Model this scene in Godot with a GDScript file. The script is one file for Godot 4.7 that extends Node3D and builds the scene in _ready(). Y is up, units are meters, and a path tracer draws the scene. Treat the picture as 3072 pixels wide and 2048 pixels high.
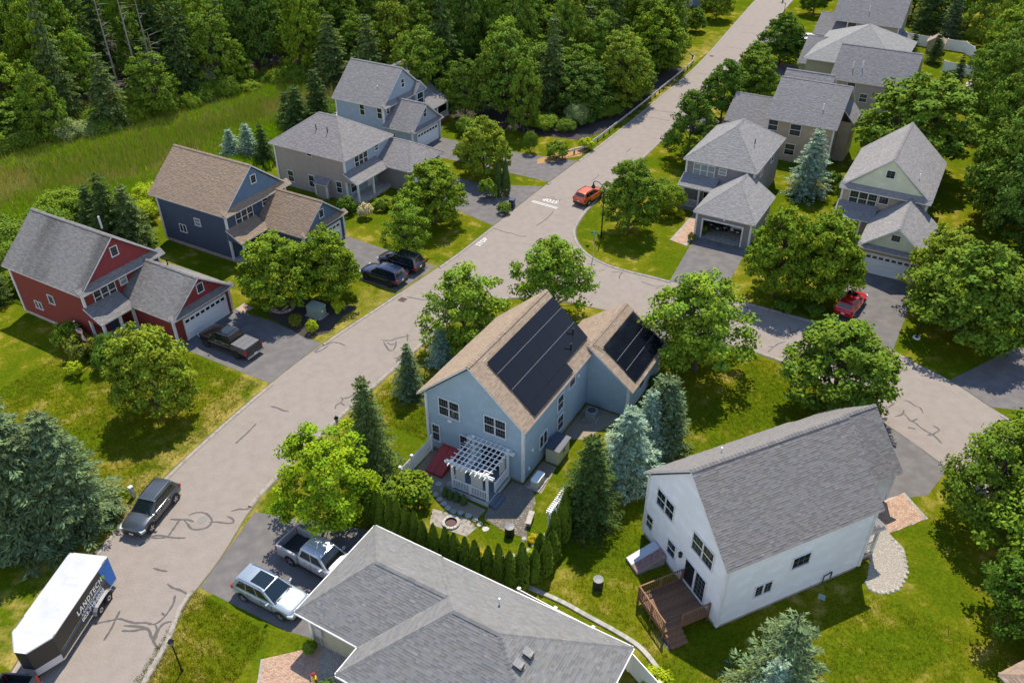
extends Node3D
# World axes follow the street grid: -z runs up the road, +x crosses it towards the solar house.

var rng := RandomNumberGenerator.new()
var M := {}
var counts := {}
var hp := Vector3.ZERO          # plan origin of the thing being built
var mesh_cache := {}
var noise := FastNoiseLite.new()

class MB:
	var v := PackedVector3Array()
	var n := PackedVector3Array()
	var c := PackedColorArray()
	var uv := PackedVector2Array()
	var use_uv := false
	func tri(a: Vector3, b: Vector3, d: Vector3, col := Color.WHITE) -> void:
		var nn := (b - a).cross(d - a).normalized()
		v.append(a); v.append(d); v.append(b)
		for k in 3:
			n.append(nn); c.append(col)
	func quad(a: Vector3, b: Vector3, d: Vector3, e: Vector3, col := Color.WHITE) -> void:
		var nn := (d - a).cross(e - b).normalized()
		v.append(a); v.append(d); v.append(b); v.append(a); v.append(e); v.append(d)
		for k in 6:
			n.append(nn); c.append(col)
	func quad_uv(a: Vector3, b: Vector3, d: Vector3, e: Vector3, u0: Vector2, u1: Vector2, u2: Vector2, u3: Vector2) -> void:
		quad(a, b, d, e); use_uv = true
		uv.append(u0); uv.append(u2); uv.append(u1); uv.append(u0); uv.append(u3); uv.append(u2)
	func bx(x0: float, y0: float, z0: float, x1: float, y1: float, z1: float, col := Color.WHITE) -> void:
		obb(Vector3((x0 + x1) / 2, (y0 + y1) / 2, (z0 + z1) / 2), Vector3(absf(x1 - x0), absf(y1 - y0), absf(z1 - z0)), Basis(), col)
	func obb(o: Vector3, s: Vector3, b := Basis(), col := Color.WHITE) -> void:
		var X := b.x * s.x / 2; var Y := b.y * s.y / 2; var Z := b.z * s.z / 2
		var p := [o - X - Y - Z, o + X - Y - Z, o + X + Y - Z, o - X + Y - Z, o - X - Y + Z, o + X - Y + Z, o + X + Y + Z, o - X + Y + Z]
		quad(p[4], p[5], p[6], p[7], col); quad(p[1], p[0], p[3], p[2], col)
		quad(p[5], p[1], p[2], p[6], col); quad(p[0], p[4], p[7], p[3], col)
		quad(p[7], p[6], p[2], p[3], col); quad(p[0], p[1], p[5], p[4], col)
	func bar(a: Vector3, b: Vector3, w: float, h: float, col := Color.WHITE) -> void:
		var d := (b - a); var L := d.length(); d /= maxf(L, 1e-6)
		var up := Vector3.UP if absf(d.y) < 0.95 else Vector3.RIGHT
		var s := d.cross(up).normalized(); var u := s.cross(d)
		obb((a + b) / 2, Vector3(L, h, w), Basis(d, u, s), col)
	func cyl(a: Vector3, b: Vector3, r0: float, r1: float, seg := 8, col := Color.WHITE, caps := true) -> void:
		var d := (b - a).normalized()
		var up := Vector3.UP if absf(d.y) < 0.95 else Vector3.RIGHT
		var s := d.cross(up).normalized(); var u := s.cross(d)
		for k in seg:
			var t0 := TAU * k / seg; var t1 := TAU * (k + 1) / seg
			var e0 := s * cos(t0) + u * sin(t0); var e1 := s * cos(t1) + u * sin(t1)
			var st := v.size()
			quad(a + e0 * r0, b + e0 * r1, b + e1 * r1, a + e1 * r0, col)
			n[st] = e0; n[st + 1] = e1; n[st + 2] = e0; n[st + 3] = e0; n[st + 4] = e1; n[st + 5] = e1
			if caps:
				tri(a, a + e0 * r0, a + e1 * r0, col); tri(b, b + e1 * r1, b + e0 * r1, col)
	func poly(pts: PackedVector2Array, y: float, o := Vector3.ZERO, uvs := 0.0, uvo := Vector2.ZERO) -> void:
		var idx := Geometry2D.triangulate_polygon(pts)
		for k in range(0, idx.size(), 3):
			var q := []
			for j in 3:
				q.append(Vector3(pts[idx[k + j]].x, y, pts[idx[k + j]].y) - o)
			if (q[1] - q[0]).cross(q[2] - q[0]).y < 0:
				var t = q[1]; q[1] = q[2]; q[2] = t
			tri(q[0], q[1], q[2])
			if uvs > 0:
				use_uv = true
				for p in [q[0], q[2], q[1]]:
					uv.append((Vector2(p.x + o.x, p.z + o.z) - uvo) * uvs)
	func slab(pts: PackedVector2Array, y0: float, y1: float, o := Vector3.ZERO) -> void:
		poly(pts, y1, o)
		var m := pts.size()
		var ctr := Vector2.ZERO
		for p in pts: ctr += p / m
		for k in m:
			var a := pts[k]; var b := pts[(k + 1) % m]
			var A := Vector3(a.x, y0, a.y) - o; var B := Vector3(b.x, y0, b.y) - o
			var U := Vector3(0, y1 - y0, 0)
			var nn := (B - A).cross(U)
			if nn.dot(Vector3((a.x + b.x) / 2 - ctr.x, 0, (a.y + b.y) / 2 - ctr.y)) > 0: quad(A, B, B + U, A + U)
			else: quad(B, A, A + U, B + U)
	func lathe(prof: Array, seg := 12, o := Vector3.ZERO, col := Color.WHITE) -> void:
		for k in prof.size() - 1:
			var p: Vector2 = prof[k]; var q: Vector2 = prof[k + 1]
			for j in seg:
				var t0 := TAU * j / seg; var t1 := TAU * (j + 1) / seg
				var d0 := Vector3(cos(t0), 0, sin(t0)); var d1 := Vector3(cos(t1), 0, sin(t1))
				quad(o + d0 * p.x + Vector3(0, p.y, 0), o + d0 * q.x + Vector3(0, q.y, 0), o + d1 * q.x + Vector3(0, q.y, 0), o + d1 * p.x + Vector3(0, p.y, 0), col)
	func mesh(m: Material) -> ArrayMesh:
		var a := []
		a.resize(Mesh.ARRAY_MAX)
		a[Mesh.ARRAY_VERTEX] = v; a[Mesh.ARRAY_NORMAL] = n; a[Mesh.ARRAY_COLOR] = c
		if use_uv and uv.size() == v.size(): a[Mesh.ARRAY_TEX_UV] = uv
		var am := ArrayMesh.new()
		if v.size() > 0:
			am.add_surface_from_arrays(Mesh.PRIMITIVE_TRIANGLES, a)
			am.surface_set_material(0, m)
		return am

func numbered(n: String) -> String:
	var k: int = counts.get(n, 0)
	counts[n] = k + 1
	return n if k == 0 else "%s_%03d" % [n, k]

func lin(r: float, g: float, b: float) -> Color:
	return Color(r, g, b).linear_to_srgb()

func mat(key: String, col: Color, rough := 0.8, metal := 0.0, vc := false) -> StandardMaterial3D:
	var m := StandardMaterial3D.new()
	m.albedo_color = col; m.roughness = rough; m.metallic = metal
	m.vertex_color_use_as_albedo = vc
	m.resource_name = key
	M[key] = m
	return m

func add_mi(parent: Node, called: String, me: Mesh, m: Material = null, xf := Transform3D()) -> MeshInstance3D:
	var o := MeshInstance3D.new()
	o.name = called; o.mesh = me; o.transform = xf
	if m: o.material_override = m
	o.cast_shadow = GeometryInstance3D.SHADOW_CASTING_SETTING_ON
	parent.add_child(o, true)
	return o

func part(parent: Node, called: String, b: MB, m: Material) -> MeshInstance3D:
	return add_mi(parent, called, b.mesh(m))

func thing(called: String, label: String, category: String, at := Vector3.ZERO, turn := 0.0, group := "") -> Node3D:
	var o := Node3D.new()
	o.name = numbered(called); add_child(o)
	o.position = at; o.rotation.y = turn
	tag(o, label, category, group)
	return o

func tag(o: Node, label: String, category := "", group := "") -> void:
	o.set_meta("label", label)
	if category != "": o.set_meta("category", category)
	if group != "": o.set_meta("group", group)

func struct(called: String, b: MB, m: Material, label := "") -> MeshInstance3D:
	var o := add_mi(self, numbered(called), b.mesh(m))
	o.set_meta("kind", "structure")
	if label != "": o.set_meta("label", label)
	return o

func W(x: float, y: float, z: float) -> Vector3:
	return Vector3(x, y, z) - hp

func P2(a: Array) -> PackedVector2Array:
	var r := PackedVector2Array()
	for k in range(0, a.size(), 2): r.append(Vector2(a[k], a[k + 1]))
	return r

func noise_tex(size: int, freq: float, ramp: Array, seed_: int, normal := false, octaves := 4, bump := 4.0) -> NoiseTexture2D:
	var f := FastNoiseLite.new()
	f.noise_type = FastNoiseLite.TYPE_SIMPLEX_SMOOTH
	f.seed = seed_; f.frequency = freq; f.fractal_octaves = octaves
	var t := NoiseTexture2D.new()
	t.width = size; t.height = size; t.seamless = true; t.noise = f
	if normal:
		t.as_normal_map = true; t.bump_strength = bump
	elif ramp.size() > 0:
		var g := Gradient.new()
		g.offsets = PackedFloat32Array(ramp[0]); g.colors = PackedColorArray(ramp[1])
		t.color_ramp = g
	return t

func grime(m: StandardMaterial3D, seed_: int, scale: float, lo: float, freq := 0.012) -> void:
	# blotches of dust and wear over a plain colour
	m.albedo_texture = noise_tex(256, freq, [[0.0, 0.5, 1.0], [Color(lo, lo, lo * 0.98), Color(0.94, 0.94, 0.94), Color(1, 1, 1)]], seed_)
	m.uv1_triplanar = true; m.uv1_world_triplanar = true
	m.uv1_scale = Vector3.ONE * scale

func make_materials() -> void:
	var m: StandardMaterial3D
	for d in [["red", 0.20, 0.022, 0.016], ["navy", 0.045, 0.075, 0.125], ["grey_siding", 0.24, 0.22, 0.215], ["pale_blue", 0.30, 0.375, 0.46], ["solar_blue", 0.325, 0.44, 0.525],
			["white_siding", 0.80, 0.82, 0.84], ["cream", 0.60, 0.62, 0.46], ["tan", 0.42, 0.34, 0.24], ["taupe", 0.36, 0.31, 0.275], ["olive_siding", 0.38, 0.38, 0.26], ["red_gable", 0.23, 0.028, 0.032], ["navy_gable", 0.09, 0.16, 0.25]]:  # red_gable: the light on the upper red gables, put into the siding colour
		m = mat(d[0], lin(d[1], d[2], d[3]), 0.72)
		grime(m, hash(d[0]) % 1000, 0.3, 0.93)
	m = mat("trim", lin(0.74, 0.745, 0.75), 0.6); grime(m, 5, 0.5, 0.9)
	mat("ac_hood", lin(0.2, 0.2, 0.2), 0.7)
	mat("vinyl", lin(0.80, 0.81, 0.80), 0.5)
	m = mat("concrete", lin(0.42, 0.39, 0.35), 0.9); grime(m, 9, 0.6, 0.7)
	m = mat("glass", lin(0.012, 0.018, 0.022), 0.05); m.metallic_specular = 0.55
	m = mat("curtain_glass", lin(0.22, 0.26, 0.25), 0.08)
	m = mat("shingle", Color.WHITE, 1.0, 0.0, true); m.metallic_specular = 0.15
	mat("window_grid", lin(0.17, 0.18, 0.18), 0.6)
	m = mat("solar_glass", lin(0.006, 0.008, 0.014), 0.14); m.metallic_specular = 0.35
	mat("solar_frame", lin(0.008, 0.008, 0.011), 0.5, 0.0)
	mat("alu", lin(0.42, 0.43, 0.45), 0.4, 0.7)
	mat("black_metal", lin(0.012, 0.012, 0.013), 0.4, 0.3)
	mat("door_white", lin(0.66, 0.70, 0.74), 0.5)
	m = mat("bulkhead_red", lin(0.46, 0.045, 0.035), 0.6); grime(m, 15, 1.0, 0.82)
	m = mat("hatch_weathered", lin(0.30, 0.17, 0.15), 0.7); grime(m, 17, 1.2, 0.6)
	mat("rail_grey", lin(0.14, 0.145, 0.155), 0.7, 0.0)
	# pavements
	m = mat("asphalt", Color.WHITE, 0.95); m.metallic_specular = 0.25
	m.albedo_texture = noise_tex(1024, 0.006, [[0.0, 0.35, 0.55, 0.75, 1.0], [lin(0.238, 0.206, 0.180), lin(0.258, 0.223, 0.195), lin(0.265, 0.229, 0.2), lin(0.272, 0.235, 0.206), lin(0.29, 0.25, 0.22)]], 21, false, 7)
	m.uv1_triplanar = true; m.uv1_world_triplanar = true; m.uv1_scale = Vector3.ONE * 0.13
	m.normal_enabled = true; m.normal_texture = noise_tex(512, 0.06, [], 22, true, 4, 6.0); m.normal_scale = 0.25
	m = mat("drive", Color.WHITE, 0.95); m.metallic_specular = 0.25
	m.albedo_texture = noise_tex(1024, 0.008, [[0.0, 0.4, 0.6, 1.0], [lin(0.125, 0.117, 0.114), lin(0.143, 0.134, 0.13), lin(0.153, 0.143, 0.138), lin(0.18, 0.168, 0.16)]], 31, false, 7)
	m.uv1_triplanar = true; m.uv1_world_triplanar = true; m.uv1_scale = Vector3.ONE * 0.09
	m = mat("drive_dark", Color.WHITE, 0.9)
	m.albedo_texture = noise_tex(512, 0.01, [[0.0, 0.5, 1.0], [lin(0.085, 0.09, 0.10), lin(0.12, 0.122, 0.13), lin(0.17, 0.165, 0.165)]], 33, false, 7)
	m.uv1_triplanar = true; m.uv1_world_triplanar = true; m.uv1_scale = Vector3.ONE * 0.12
	m = mat("kerb", lin(0.34, 0.305, 0.26), 0.95); grime(m, 41, 0.4, 0.72, 0.02)
	mat("crack_seal", lin(0.085, 0.075, 0.072), 0.75)
	m = mat("paint_white", lin(0.72, 0.70, 0.67), 0.7); grime(m, 43, 2.0, 0.72, 0.03)
	m = mat("gravel_base", Color.WHITE, 0.95)
	m.albedo_texture = noise_tex(512, 0.12, [[0.0, 0.35, 0.6, 1.0], [lin(0.10, 0.09, 0.08), lin(0.30, 0.27, 0.23), lin(0.42, 0.38, 0.33), lin(0.62, 0.58, 0.52)]], 51, false, 3)
	m.uv1_triplanar = true; m.uv1_world_triplanar = true; m.uv1_scale = Vector3.ONE * 0.2
	m = mat("brown_gravel", Color.WHITE, 0.95)
	m.albedo_texture = noise_tex(512, 0.12, [[0.0, 0.35, 0.6, 1.0], [lin(0.09, 0.07, 0.05), lin(0.21, 0.165, 0.115), lin(0.30, 0.24, 0.175), lin(0.44, 0.37, 0.28)]], 52, false, 3)
	m.uv1_triplanar = true; m.uv1_world_triplanar = true; m.uv1_scale = Vector3.ONE * 0.2
	m = mat("dark_mulch", Color.WHITE, 1.0)
	m.albedo_texture = noise_tex(512, 0.08, [[0.0, 0.5, 1.0], [lin(0.015, 0.012, 0.010), lin(0.045, 0.035, 0.03), lin(0.11, 0.09, 0.075)]], 53, false, 4)
	m.uv1_triplanar = true; m.uv1_world_triplanar = true; m.uv1_scale = Vector3.ONE * 0.5
	m = mat("orange_mulch", Color.WHITE, 1.0)
	m.albedo_texture = noise_tex(512, 0.06, [[0.0, 0.5, 1.0], [lin(0.16, 0.08, 0.03), lin(0.36, 0.20, 0.08), lin(0.52, 0.33, 0.16)]], 54, false, 4)
	m.uv1_triplanar = true; m.uv1_world_triplanar = true; m.uv1_scale = Vector3.ONE * 0.5
	m = mat("paver_pink", lin(0.83, 0.55, 0.39), 0.9, 0.0, true); grime(m, 61, 0.8, 0.8, 0.03)
	mat("stone", lin(0.45, 0.43, 0.39), 0.9, 0.0, true)
	m = mat("deck_wood", lin(0.25, 0.131, 0.069), 0.75, 0.0, true); grime(m, 63, 1.2, 0.72, 0.02)
	mat("rubber", lin(0.012, 0.012, 0.012), 0.85)
	mat("rim", lin(0.50, 0.50, 0.51), 0.3, 0.8)
	mat("rim_dark", lin(0.05, 0.05, 0.052), 0.4, 0.6)
	m = mat("car_glass", lin(0.008, 0.014, 0.016), 0.03); m.metallic_specular = 0.7
	mat("lamp_clear", lin(0.55, 0.57, 0.58), 0.15)
	mat("lamp_red", lin(0.35, 0.01, 0.008), 0.2)
	mat("cladding", lin(0.02, 0.02, 0.021), 0.7)
	mat("plate", lin(0.6, 0.62, 0.6), 0.5)
	mat("chrome", lin(0.6, 0.6, 0.6), 0.15, 1.0)
	mat("galvanised", lin(0.5, 0.52, 0.54), 0.45, 0.3)
	mat("plastic_black", lin(0.015, 0.015, 0.016), 0.5)
	# foliage: vertex colours carry the leaf tones, the material the hue of the kind
	for d in [["leaf_maple", 0.115, 0.175, 0.02], ["leaf_mid", 0.095, 0.155, 0.024], ["leaf_dark", 0.06, 0.115, 0.02], ["leaf_bright", 0.175, 0.265, 0.018], ["leaf_light", 0.145, 0.195, 0.025], ["leaf_locust", 0.135, 0.215, 0.03],
			["leaf_forest", 0.088, 0.145, 0.026], ["leaf_forest_yellow", 0.125, 0.175, 0.026], ["leaf_forest_dark", 0.06, 0.11, 0.026], ["leaf_silver", 0.18, 0.23, 0.13], ["leaf_olive", 0.11, 0.125, 0.025],
			["needle_blue", 0.20, 0.285, 0.32], ["needle_green", 0.085, 0.125, 0.055], ["needle_grey", 0.095, 0.142, 0.10], ["needle_dark", 0.05, 0.085, 0.032], ["leaf_arborvitae", 0.075, 0.12, 0.018], ["leaf_lime", 0.25, 0.32, 0.02], ["leaf_gold", 0.33, 0.27, 0.02], ["leaf_rust", 0.22, 0.08, 0.06], ["flower_white", 0.45, 0.40, 0.36],
			["leaf_fern", 0.26, 0.36, 0.02], ["reed", 0.23, 0.30, 0.045], ["grass_blade", 0.155, 0.185, 0.009], ["grass_straw", 0.30, 0.255, 0.055], ["reed_tan", 0.34, 0.31, 0.13]]:
		m = mat(d[0], lin(d[1] * 2.2, d[2] * 2.15, d[3] * 1.3), 0.6, 0.0, true)
		m.metallic_specular = 0.12
		m.backlight_enabled = true
		m.backlight = lin(d[1] * 0.55, d[2] * 0.6, d[3] * 0.2)
	m = mat("bark", lin(0.13, 0.105, 0.085), 0.95); grime(m, 71, 1.5, 0.5, 0.03)
	m = mat("bark_pale", lin(0.36, 0.33, 0.29), 0.95); grime(m, 72, 1.5, 0.5, 0.03)

class Leaves:
	var v := PackedVector3Array()
	var n := PackedVector3Array()
	var c := PackedColorArray()
	var i := PackedInt32Array()
	func leaf(p: Vector3, nn: Vector3, along: Vector3, l: float, w: float, col: Color, soft: Vector3) -> void:
		# a diamond leaf or leaf spray, folded a little along its rib
		var s := nn.cross(along).normalized() * (w * 0.5)
		var a := s.normalized().cross(nn).normalized() * l
		var k := v.size()
		var g := (nn * 0.78 + soft * 0.22).normalized()
		v.append(p - a * 0.5); v.append(p + s - nn * (w * 0.12)); v.append(p + a * 0.5); v.append(p - s - nn * (w * 0.12))
		var g1 := (g + s.normalized() * 0.25).normalized(); var g2 := (g - s.normalized() * 0.25).normalized()
		n.append(g); n.append(g1); n.append(g); n.append(g2)
		var cs := Color(col.r * 0.6, col.g * 0.6, col.b * 0.6)   # vertex colours hold 0..1: tones are stored at 0.6
		c.append(cs); c.append(cs); c.append(cs); c.append(cs)
		i.append(k); i.append(k + 1); i.append(k + 2); i.append(k); i.append(k + 2); i.append(k + 3)
	func mesh(m: Material) -> ArrayMesh:
		var a := []
		a.resize(Mesh.ARRAY_MAX)
		a[Mesh.ARRAY_VERTEX] = v; a[Mesh.ARRAY_NORMAL] = n; a[Mesh.ARRAY_COLOR] = c; a[Mesh.ARRAY_INDEX] = i
		var am := ArrayMesh.new()
		am.add_surface_from_arrays(Mesh.PRIMITIVE_TRIANGLES, a)
		am.surface_set_material(0, m)
		return am

func rdir() -> Vector3:
	var y := rng.randf_range(-1, 1); var t := rng.randf() * TAU
	var r := sqrt(1 - y * y)
	return Vector3(r * cos(t), y, r * sin(t))

func tone(lo: float, hi: float, warm := 0.12) -> Color:
	var k := rng.randf_range(lo, hi); var w := rng.randf_range(-warm, warm)
	return Color(k * (1 + w), k, k * (1 - w * 1.5))

# Broad-leaved tree, 9 m tall and 4 m in crown radius before scaling.
func make_broadleaf(seed_: int, clumps: int, per: int, leaf: float, cr: float, low: float, top_narrow: float, open_: float) -> Dictionary:
	rng.seed = seed_
	var L := Leaves.new()
	var T := MB.new()
	var base_h := 9.0 * low
	var ch := 9.0 - base_h
	var trunk_top := base_h + ch * 0.62
	var lean := Vector3(rng.randf_range(-0.2, 0.2), 0, rng.randf_range(-0.2, 0.2))
	T.cyl(Vector3(0, -0.15, 0), Vector3(0, base_h, 0) + lean * 0.3, 0.21, 0.15, 8)
	T.cyl(Vector3(0, base_h, 0) + lean * 0.3, Vector3(0, trunk_top, 0) + lean, 0.15, 0.05, 7)
	var lobes := []
	for k in 7:
		lobes.append([rdir(), rng.randf_range(0.8, 1.16)])
	for k in clumps:
		var d := rdir()
		if d.y < -0.78: d.y *= -0.6
		d = d.normalized()
		var bulge := 1.0
		for lb in lobes:
			bulge += maxf(0.0, d.dot(lb[0]) - 0.55) * (lb[1] - 1.0) * 2.0
		var yt: float = d.y * 0.5 + 0.5
		var rad := 4.0 * (1.0 - top_narrow * maxf(0.0, yt - 0.35))
		var depth := pow(rng.randf(), 0.42 if open_ < 0.5 else 0.6)
		depth = 0.28 + 0.72 * depth
		if rng.randf() < 0.12: depth *= rng.randf_range(1.02, 1.1)
		var p := Vector3(d.x * rad * depth * bulge, base_h + ch * (0.43 + 0.52 * d.y * depth * bulge), d.z * rad * depth * bulge)
		p += lean * 0.6
		var size := cr * rng.randf_range(0.7, 1.35) * (1.15 - 0.3 * yt)
		var ct := tone(0.8, 1.2, 0.1)
		var root := Vector3(lean.x, clampf(p.y - 1.2 - Vector2(p.x, p.z).length() * 0.45, base_h * 0.9, trunk_top), lean.z)
		if k % 4 == 0 or open_ > 0.5 and k % 2 == 0:
			T.cyl(root, p, 0.045, 0.012, 4, Color.WHITE, false)
		var out := (d + Vector3.UP * 0.35).normalized()
		var cnt := int(per * rng.randf_range(0.7, 1.3))
		for j in cnt:
			var e := rdir()
			var rr := pow(rng.randf(), 0.4) * size
			var q := p + Vector3(e.x * rr * 1.15, e.y * rr * 0.62, e.z * rr * 1.15)
			var nn := (out * 0.45 + e * 0.35 + Vector3.UP * 0.4 + rdir() * 0.8).normalized()
			var al := (e + rdir() * 0.6 + Vector3.DOWN * 0.25)
			var s := leaf * rng.randf_range(0.65, 1.3)
			var t := tone(0.82, 1.2, 0.1)
			L.leaf(q, nn, al, s * 1.45, s, Color(ct.r * t.r, ct.g * t.g, ct.b * t.b), (out + e * 0.6).normalized())
	return {"crown": L, "trunk": T}

# Spruce, 8 m tall, 2 m in radius before scaling: whorls of drooping boughs with needle sprays.
func make_spruce(seed_: int, whorls: int, boughs: int, sprays: int, droop: float, fat: float, ls := 1.0) -> Dictionary:
	rng.seed = seed_
	var L := Leaves.new()
	var T := MB.new()
	T.cyl(Vector3(0, -0.15, 0), Vector3(0, 7.9, 0), 0.16, 0.02, 7)
	for w in whorls:
		var f := (w + rng.randf_range(-0.3, 0.3)) / float(whorls)
		var y := 0.25 + 7.5 * pow(clampf(f, 0, 1), 0.92)
		var len_ := 2.0 * pow(1.0 - clampf(y / 8.0, 0, 1), fat) + 0.12
		var nb := int(boughs * (0.45 + 0.55 * len_ / 2.0)) + 3
		var a0 := rng.randf() * TAU
		for b in nb:
			var a := a0 + TAU * b / nb + rng.randf_range(-0.2, 0.2)
			var bl := len_ * rng.randf_range(0.6, 1.18)
			var dir := Vector3(cos(a), 0, sin(a)); var side := Vector3(-sin(a), 0, cos(a))
			var ct := tone(0.8, 1.2, 0.07)
			var up0 := rng.randf_range(-0.08, 0.16) + (0.5 if f > 0.85 else 0.0)
			var ns := int(sprays * (0.25 + 0.75 * bl / 2.0)) + 3
			for k in ns:
				var t := pow(rng.randf(), 0.7)
				var wid := 0.34 * bl * (1.0 - t * 0.75)
				var sx := rng.randf_range(-1, 1)
				var yy := y + bl * t * up0 - droop * bl * t * t * 0.6 + rng.randf_range(-0.045, 0.03) + 0.12 * bl * maxf(0, t - 0.8)
				var p := dir * bl * t + side * sx * wid + Vector3(0, yy - absf(sx) * wid * 0.25, 0)
				var al := (dir * 0.8 + side * sx * 0.9 + Vector3(0, 0.15 - droop * 0.5, 0) + rdir() * 0.35).normalized()
				var nn := (Vector3.UP * 0.8 + dir * 0.35 + rdir() * 0.6).normalized()
				var tn := tone(0.55, 0.9, 0.06) if rng.randf() < 0.6 else tone(1.2, 1.5, 0.05)
				L.leaf(p, nn, al, rng.randf_range(0.24, 0.42) * ls, rng.randf_range(0.07, 0.12) * ls, Color(ct.r * tn.r, ct.g * tn.g, ct.b * tn.b), (Vector3.UP * 0.7 + dir * 0.7).normalized())
	return {"crown": L, "trunk": T}

# Arborvitae: flame-shaped column, 3.5 m tall and 0.5 m in radius before scaling.
func make_column(seed_: int, count: int) -> Dictionary:
	rng.seed = seed_
	var L := Leaves.new()
	var T := MB.new()
	T.cyl(Vector3(0, -0.1, 0), Vector3(0, 2.6, 0), 0.05, 0.02, 6)
	for k in count:
		var y := 3.5 * pow(rng.randf(), 0.85)
		var f := y / 3.5
		var r := 0.5 * pow(clampf(1.0 - f, 0, 1), 0.55) * minf(1.0, 0.55 + f * 2.2)
		var a := rng.randf() * TAU
		r *= 1.0 + 0.16 * sin(a * 3.0 + y * 2.1 + seed_) + rng.randf_range(-0.16, 0.10)
		var d := Vector3(cos(a), 0, sin(a))
		var nn := (d * 0.9 + Vector3.UP * 0.25 + rdir() * 0.5).normalized()
		var al := (Vector3.UP + d * 0.35 + rdir() * 0.3).normalized()
		L.leaf(d * r + Vector3(0, y, 0), nn, al, rng.randf_range(0.13, 0.24), rng.randf_range(0.06, 0.11), tone(0.75, 1.25, 0.12), d)
	return {"crown": L, "trunk": T}

# Rounded bush, radius 1 m and height 1.6 m before scaling.
func make_bush(seed_: int, clumps: int, per: int, leaf: float, size: float) -> Dictionary:
	rng.seed = seed_
	var L := Leaves.new()
	var T := MB.new()
	for k in 5:
		var a := TAU * k / 5.0
		T.cyl(Vector3(0, -0.05, 0), Vector3(cos(a) * 0.5, 0.8, sin(a) * 0.5), 0.03, 0.01, 4, Color.WHITE, false)
	for k in clumps:
		var d := rdir()
		d.y = absf(d.y) if rng.randf() < 0.8 else d.y * 0.5
		var depth := 0.55 + 0.45 * pow(rng.randf(), 0.5)
		var p := Vector3(d.x * 0.85 * depth, 0.62 + d.y * 0.78 * depth, d.z * 0.85 * depth)
		var ct := tone(0.8, 1.2, 0.1)
		for j in per:
			var e := rdir()
			var q := p + e * size * pow(rng.randf(), 0.4)
			if q.y < 0.03: q.y = 0.03 + rng.randf() * 0.1
			var t := tone(0.8, 1.22, 0.1)
			var s := leaf * rng.randf_range(0.7, 1.3)
			L.leaf(q, (d * 0.6 + e * 0.4 + Vector3.UP * 0.4 + rdir() * 0.6).normalized(), rdir(), s * 1.4, s, Color(ct.r * t.r, ct.g * t.g, ct.b * t.b), (d + e * 0.5).normalized())
	return {"crown": L, "trunk": T}

var plant_kinds := {}

func finish_kind(key: String, d: Dictionary, leaf_mat: String, bark := "bark") -> void:
	plant_kinds[key] = [d.crown.mesh(M[leaf_mat]), d.trunk.mesh(M[bark])]

func make_plants() -> void:
	for k in 3: finish_kind("maple%d" % k, make_broadleaf(100 + k, 265, 64, 0.205, 0.5, 0.09, 0.5, 0.0), "leaf_maple")
	for k in 2: finish_kind("locust%d" % k, make_broadleaf(120 + k, 150, 72, 0.2, 0.62, 0.12, 0.4, 1.0), "leaf_locust")
	finish_kind("clumpy", make_broadleaf(131, 105, 150, 0.17, 0.56, 0.1, 0.35, 0.0), "leaf_bright")
	finish_kind("pear", make_broadleaf(141, 170, 85, 0.18, 0.58, 0.05, 0.85, 0.0), "leaf_dark")
	for k in 4: finish_kind("forest%d" % k, make_broadleaf(150 + k, 220, 64, 0.18, 0.5, 0.08, 0.45 if k % 2 == 0 else 0.75, 0.2), "leaf_forest")
	for k in 2: finish_kind("spruce%d" % k, make_spruce(200 + k, 18, 15, 50, 0.35, 0.8, 0.82), "needle_green")
	for k in 2: finish_kind("bluespruce%d" % k, make_spruce(210 + k, 16, 16, 52, 0.22, 0.72, 0.8), "needle_blue")
	for k in 2: finish_kind("sprucebig%d" % k, make_spruce(230 + k, 19, 17, 72, 0.3, 0.75, 0.66), "needle_grey")
	finish_kind("sprucesparse", make_spruce(240, 15, 11, 40, 0.1, 0.7, 0.75), "needle_grey")
	finish_kind("roundspruce", make_spruce(220, 28, 15, 34, 0.2, 0.5), "needle_grey")
	for k in 3: finish_kind("column%d" % k, make_column(300 + k, 2300), "leaf_arborvitae")
	for k in 3: finish_kind("bush%d" % k, make_bush(320 + k, 46, 40, 0.11, 0.26), "leaf_mid")
	for k in 2: finish_kind("bushbig%d" % k, make_bush(340 + k, 150, 46, 0.05, 0.2), "leaf_mid")
	finish_kind("ball", make_bush(330, 140, 18, 0.075, 0.16), "leaf_mid")

# places one plant: kind, x, z, height, radius
func plant(called: String, kind: String, x: float, z: float, h: float, r: float, label: String, category := "tree", leaf := "", group := "", turn := -1.0) -> Node3D:
	var o := thing(called, label, category, Vector3(x, 0, z), rng.randf() * TAU if turn < 0 else turn, group)
	var ref := Vector2(9, 4)
	if kind.begins_with("spruce") or kind.begins_with("bluespruce") or kind.begins_with("roundspruce"): ref = Vector2(8, 1.7)
	elif kind.begins_with("column"): ref = Vector2(3.5, 0.5)
	elif kind.begins_with("bush") or kind.begins_with("ball"): ref = Vector2(1.45, 1.0)
	var xf := Transform3D(Basis.from_scale(Vector3(r / ref.y, h / ref.x, r / ref.y)), Vector3.ZERO)
	var mm = plant_kinds[kind]
	add_mi(o, "trunk" if category != "shrub" and category != "bush" else "stem", mm[1], null, xf)
	add_mi(o, "crown" if category != "shrub" and category != "bush" else "foliage", mm[0], M[leaf] if leaf != "" else null, xf)
	return o

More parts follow.
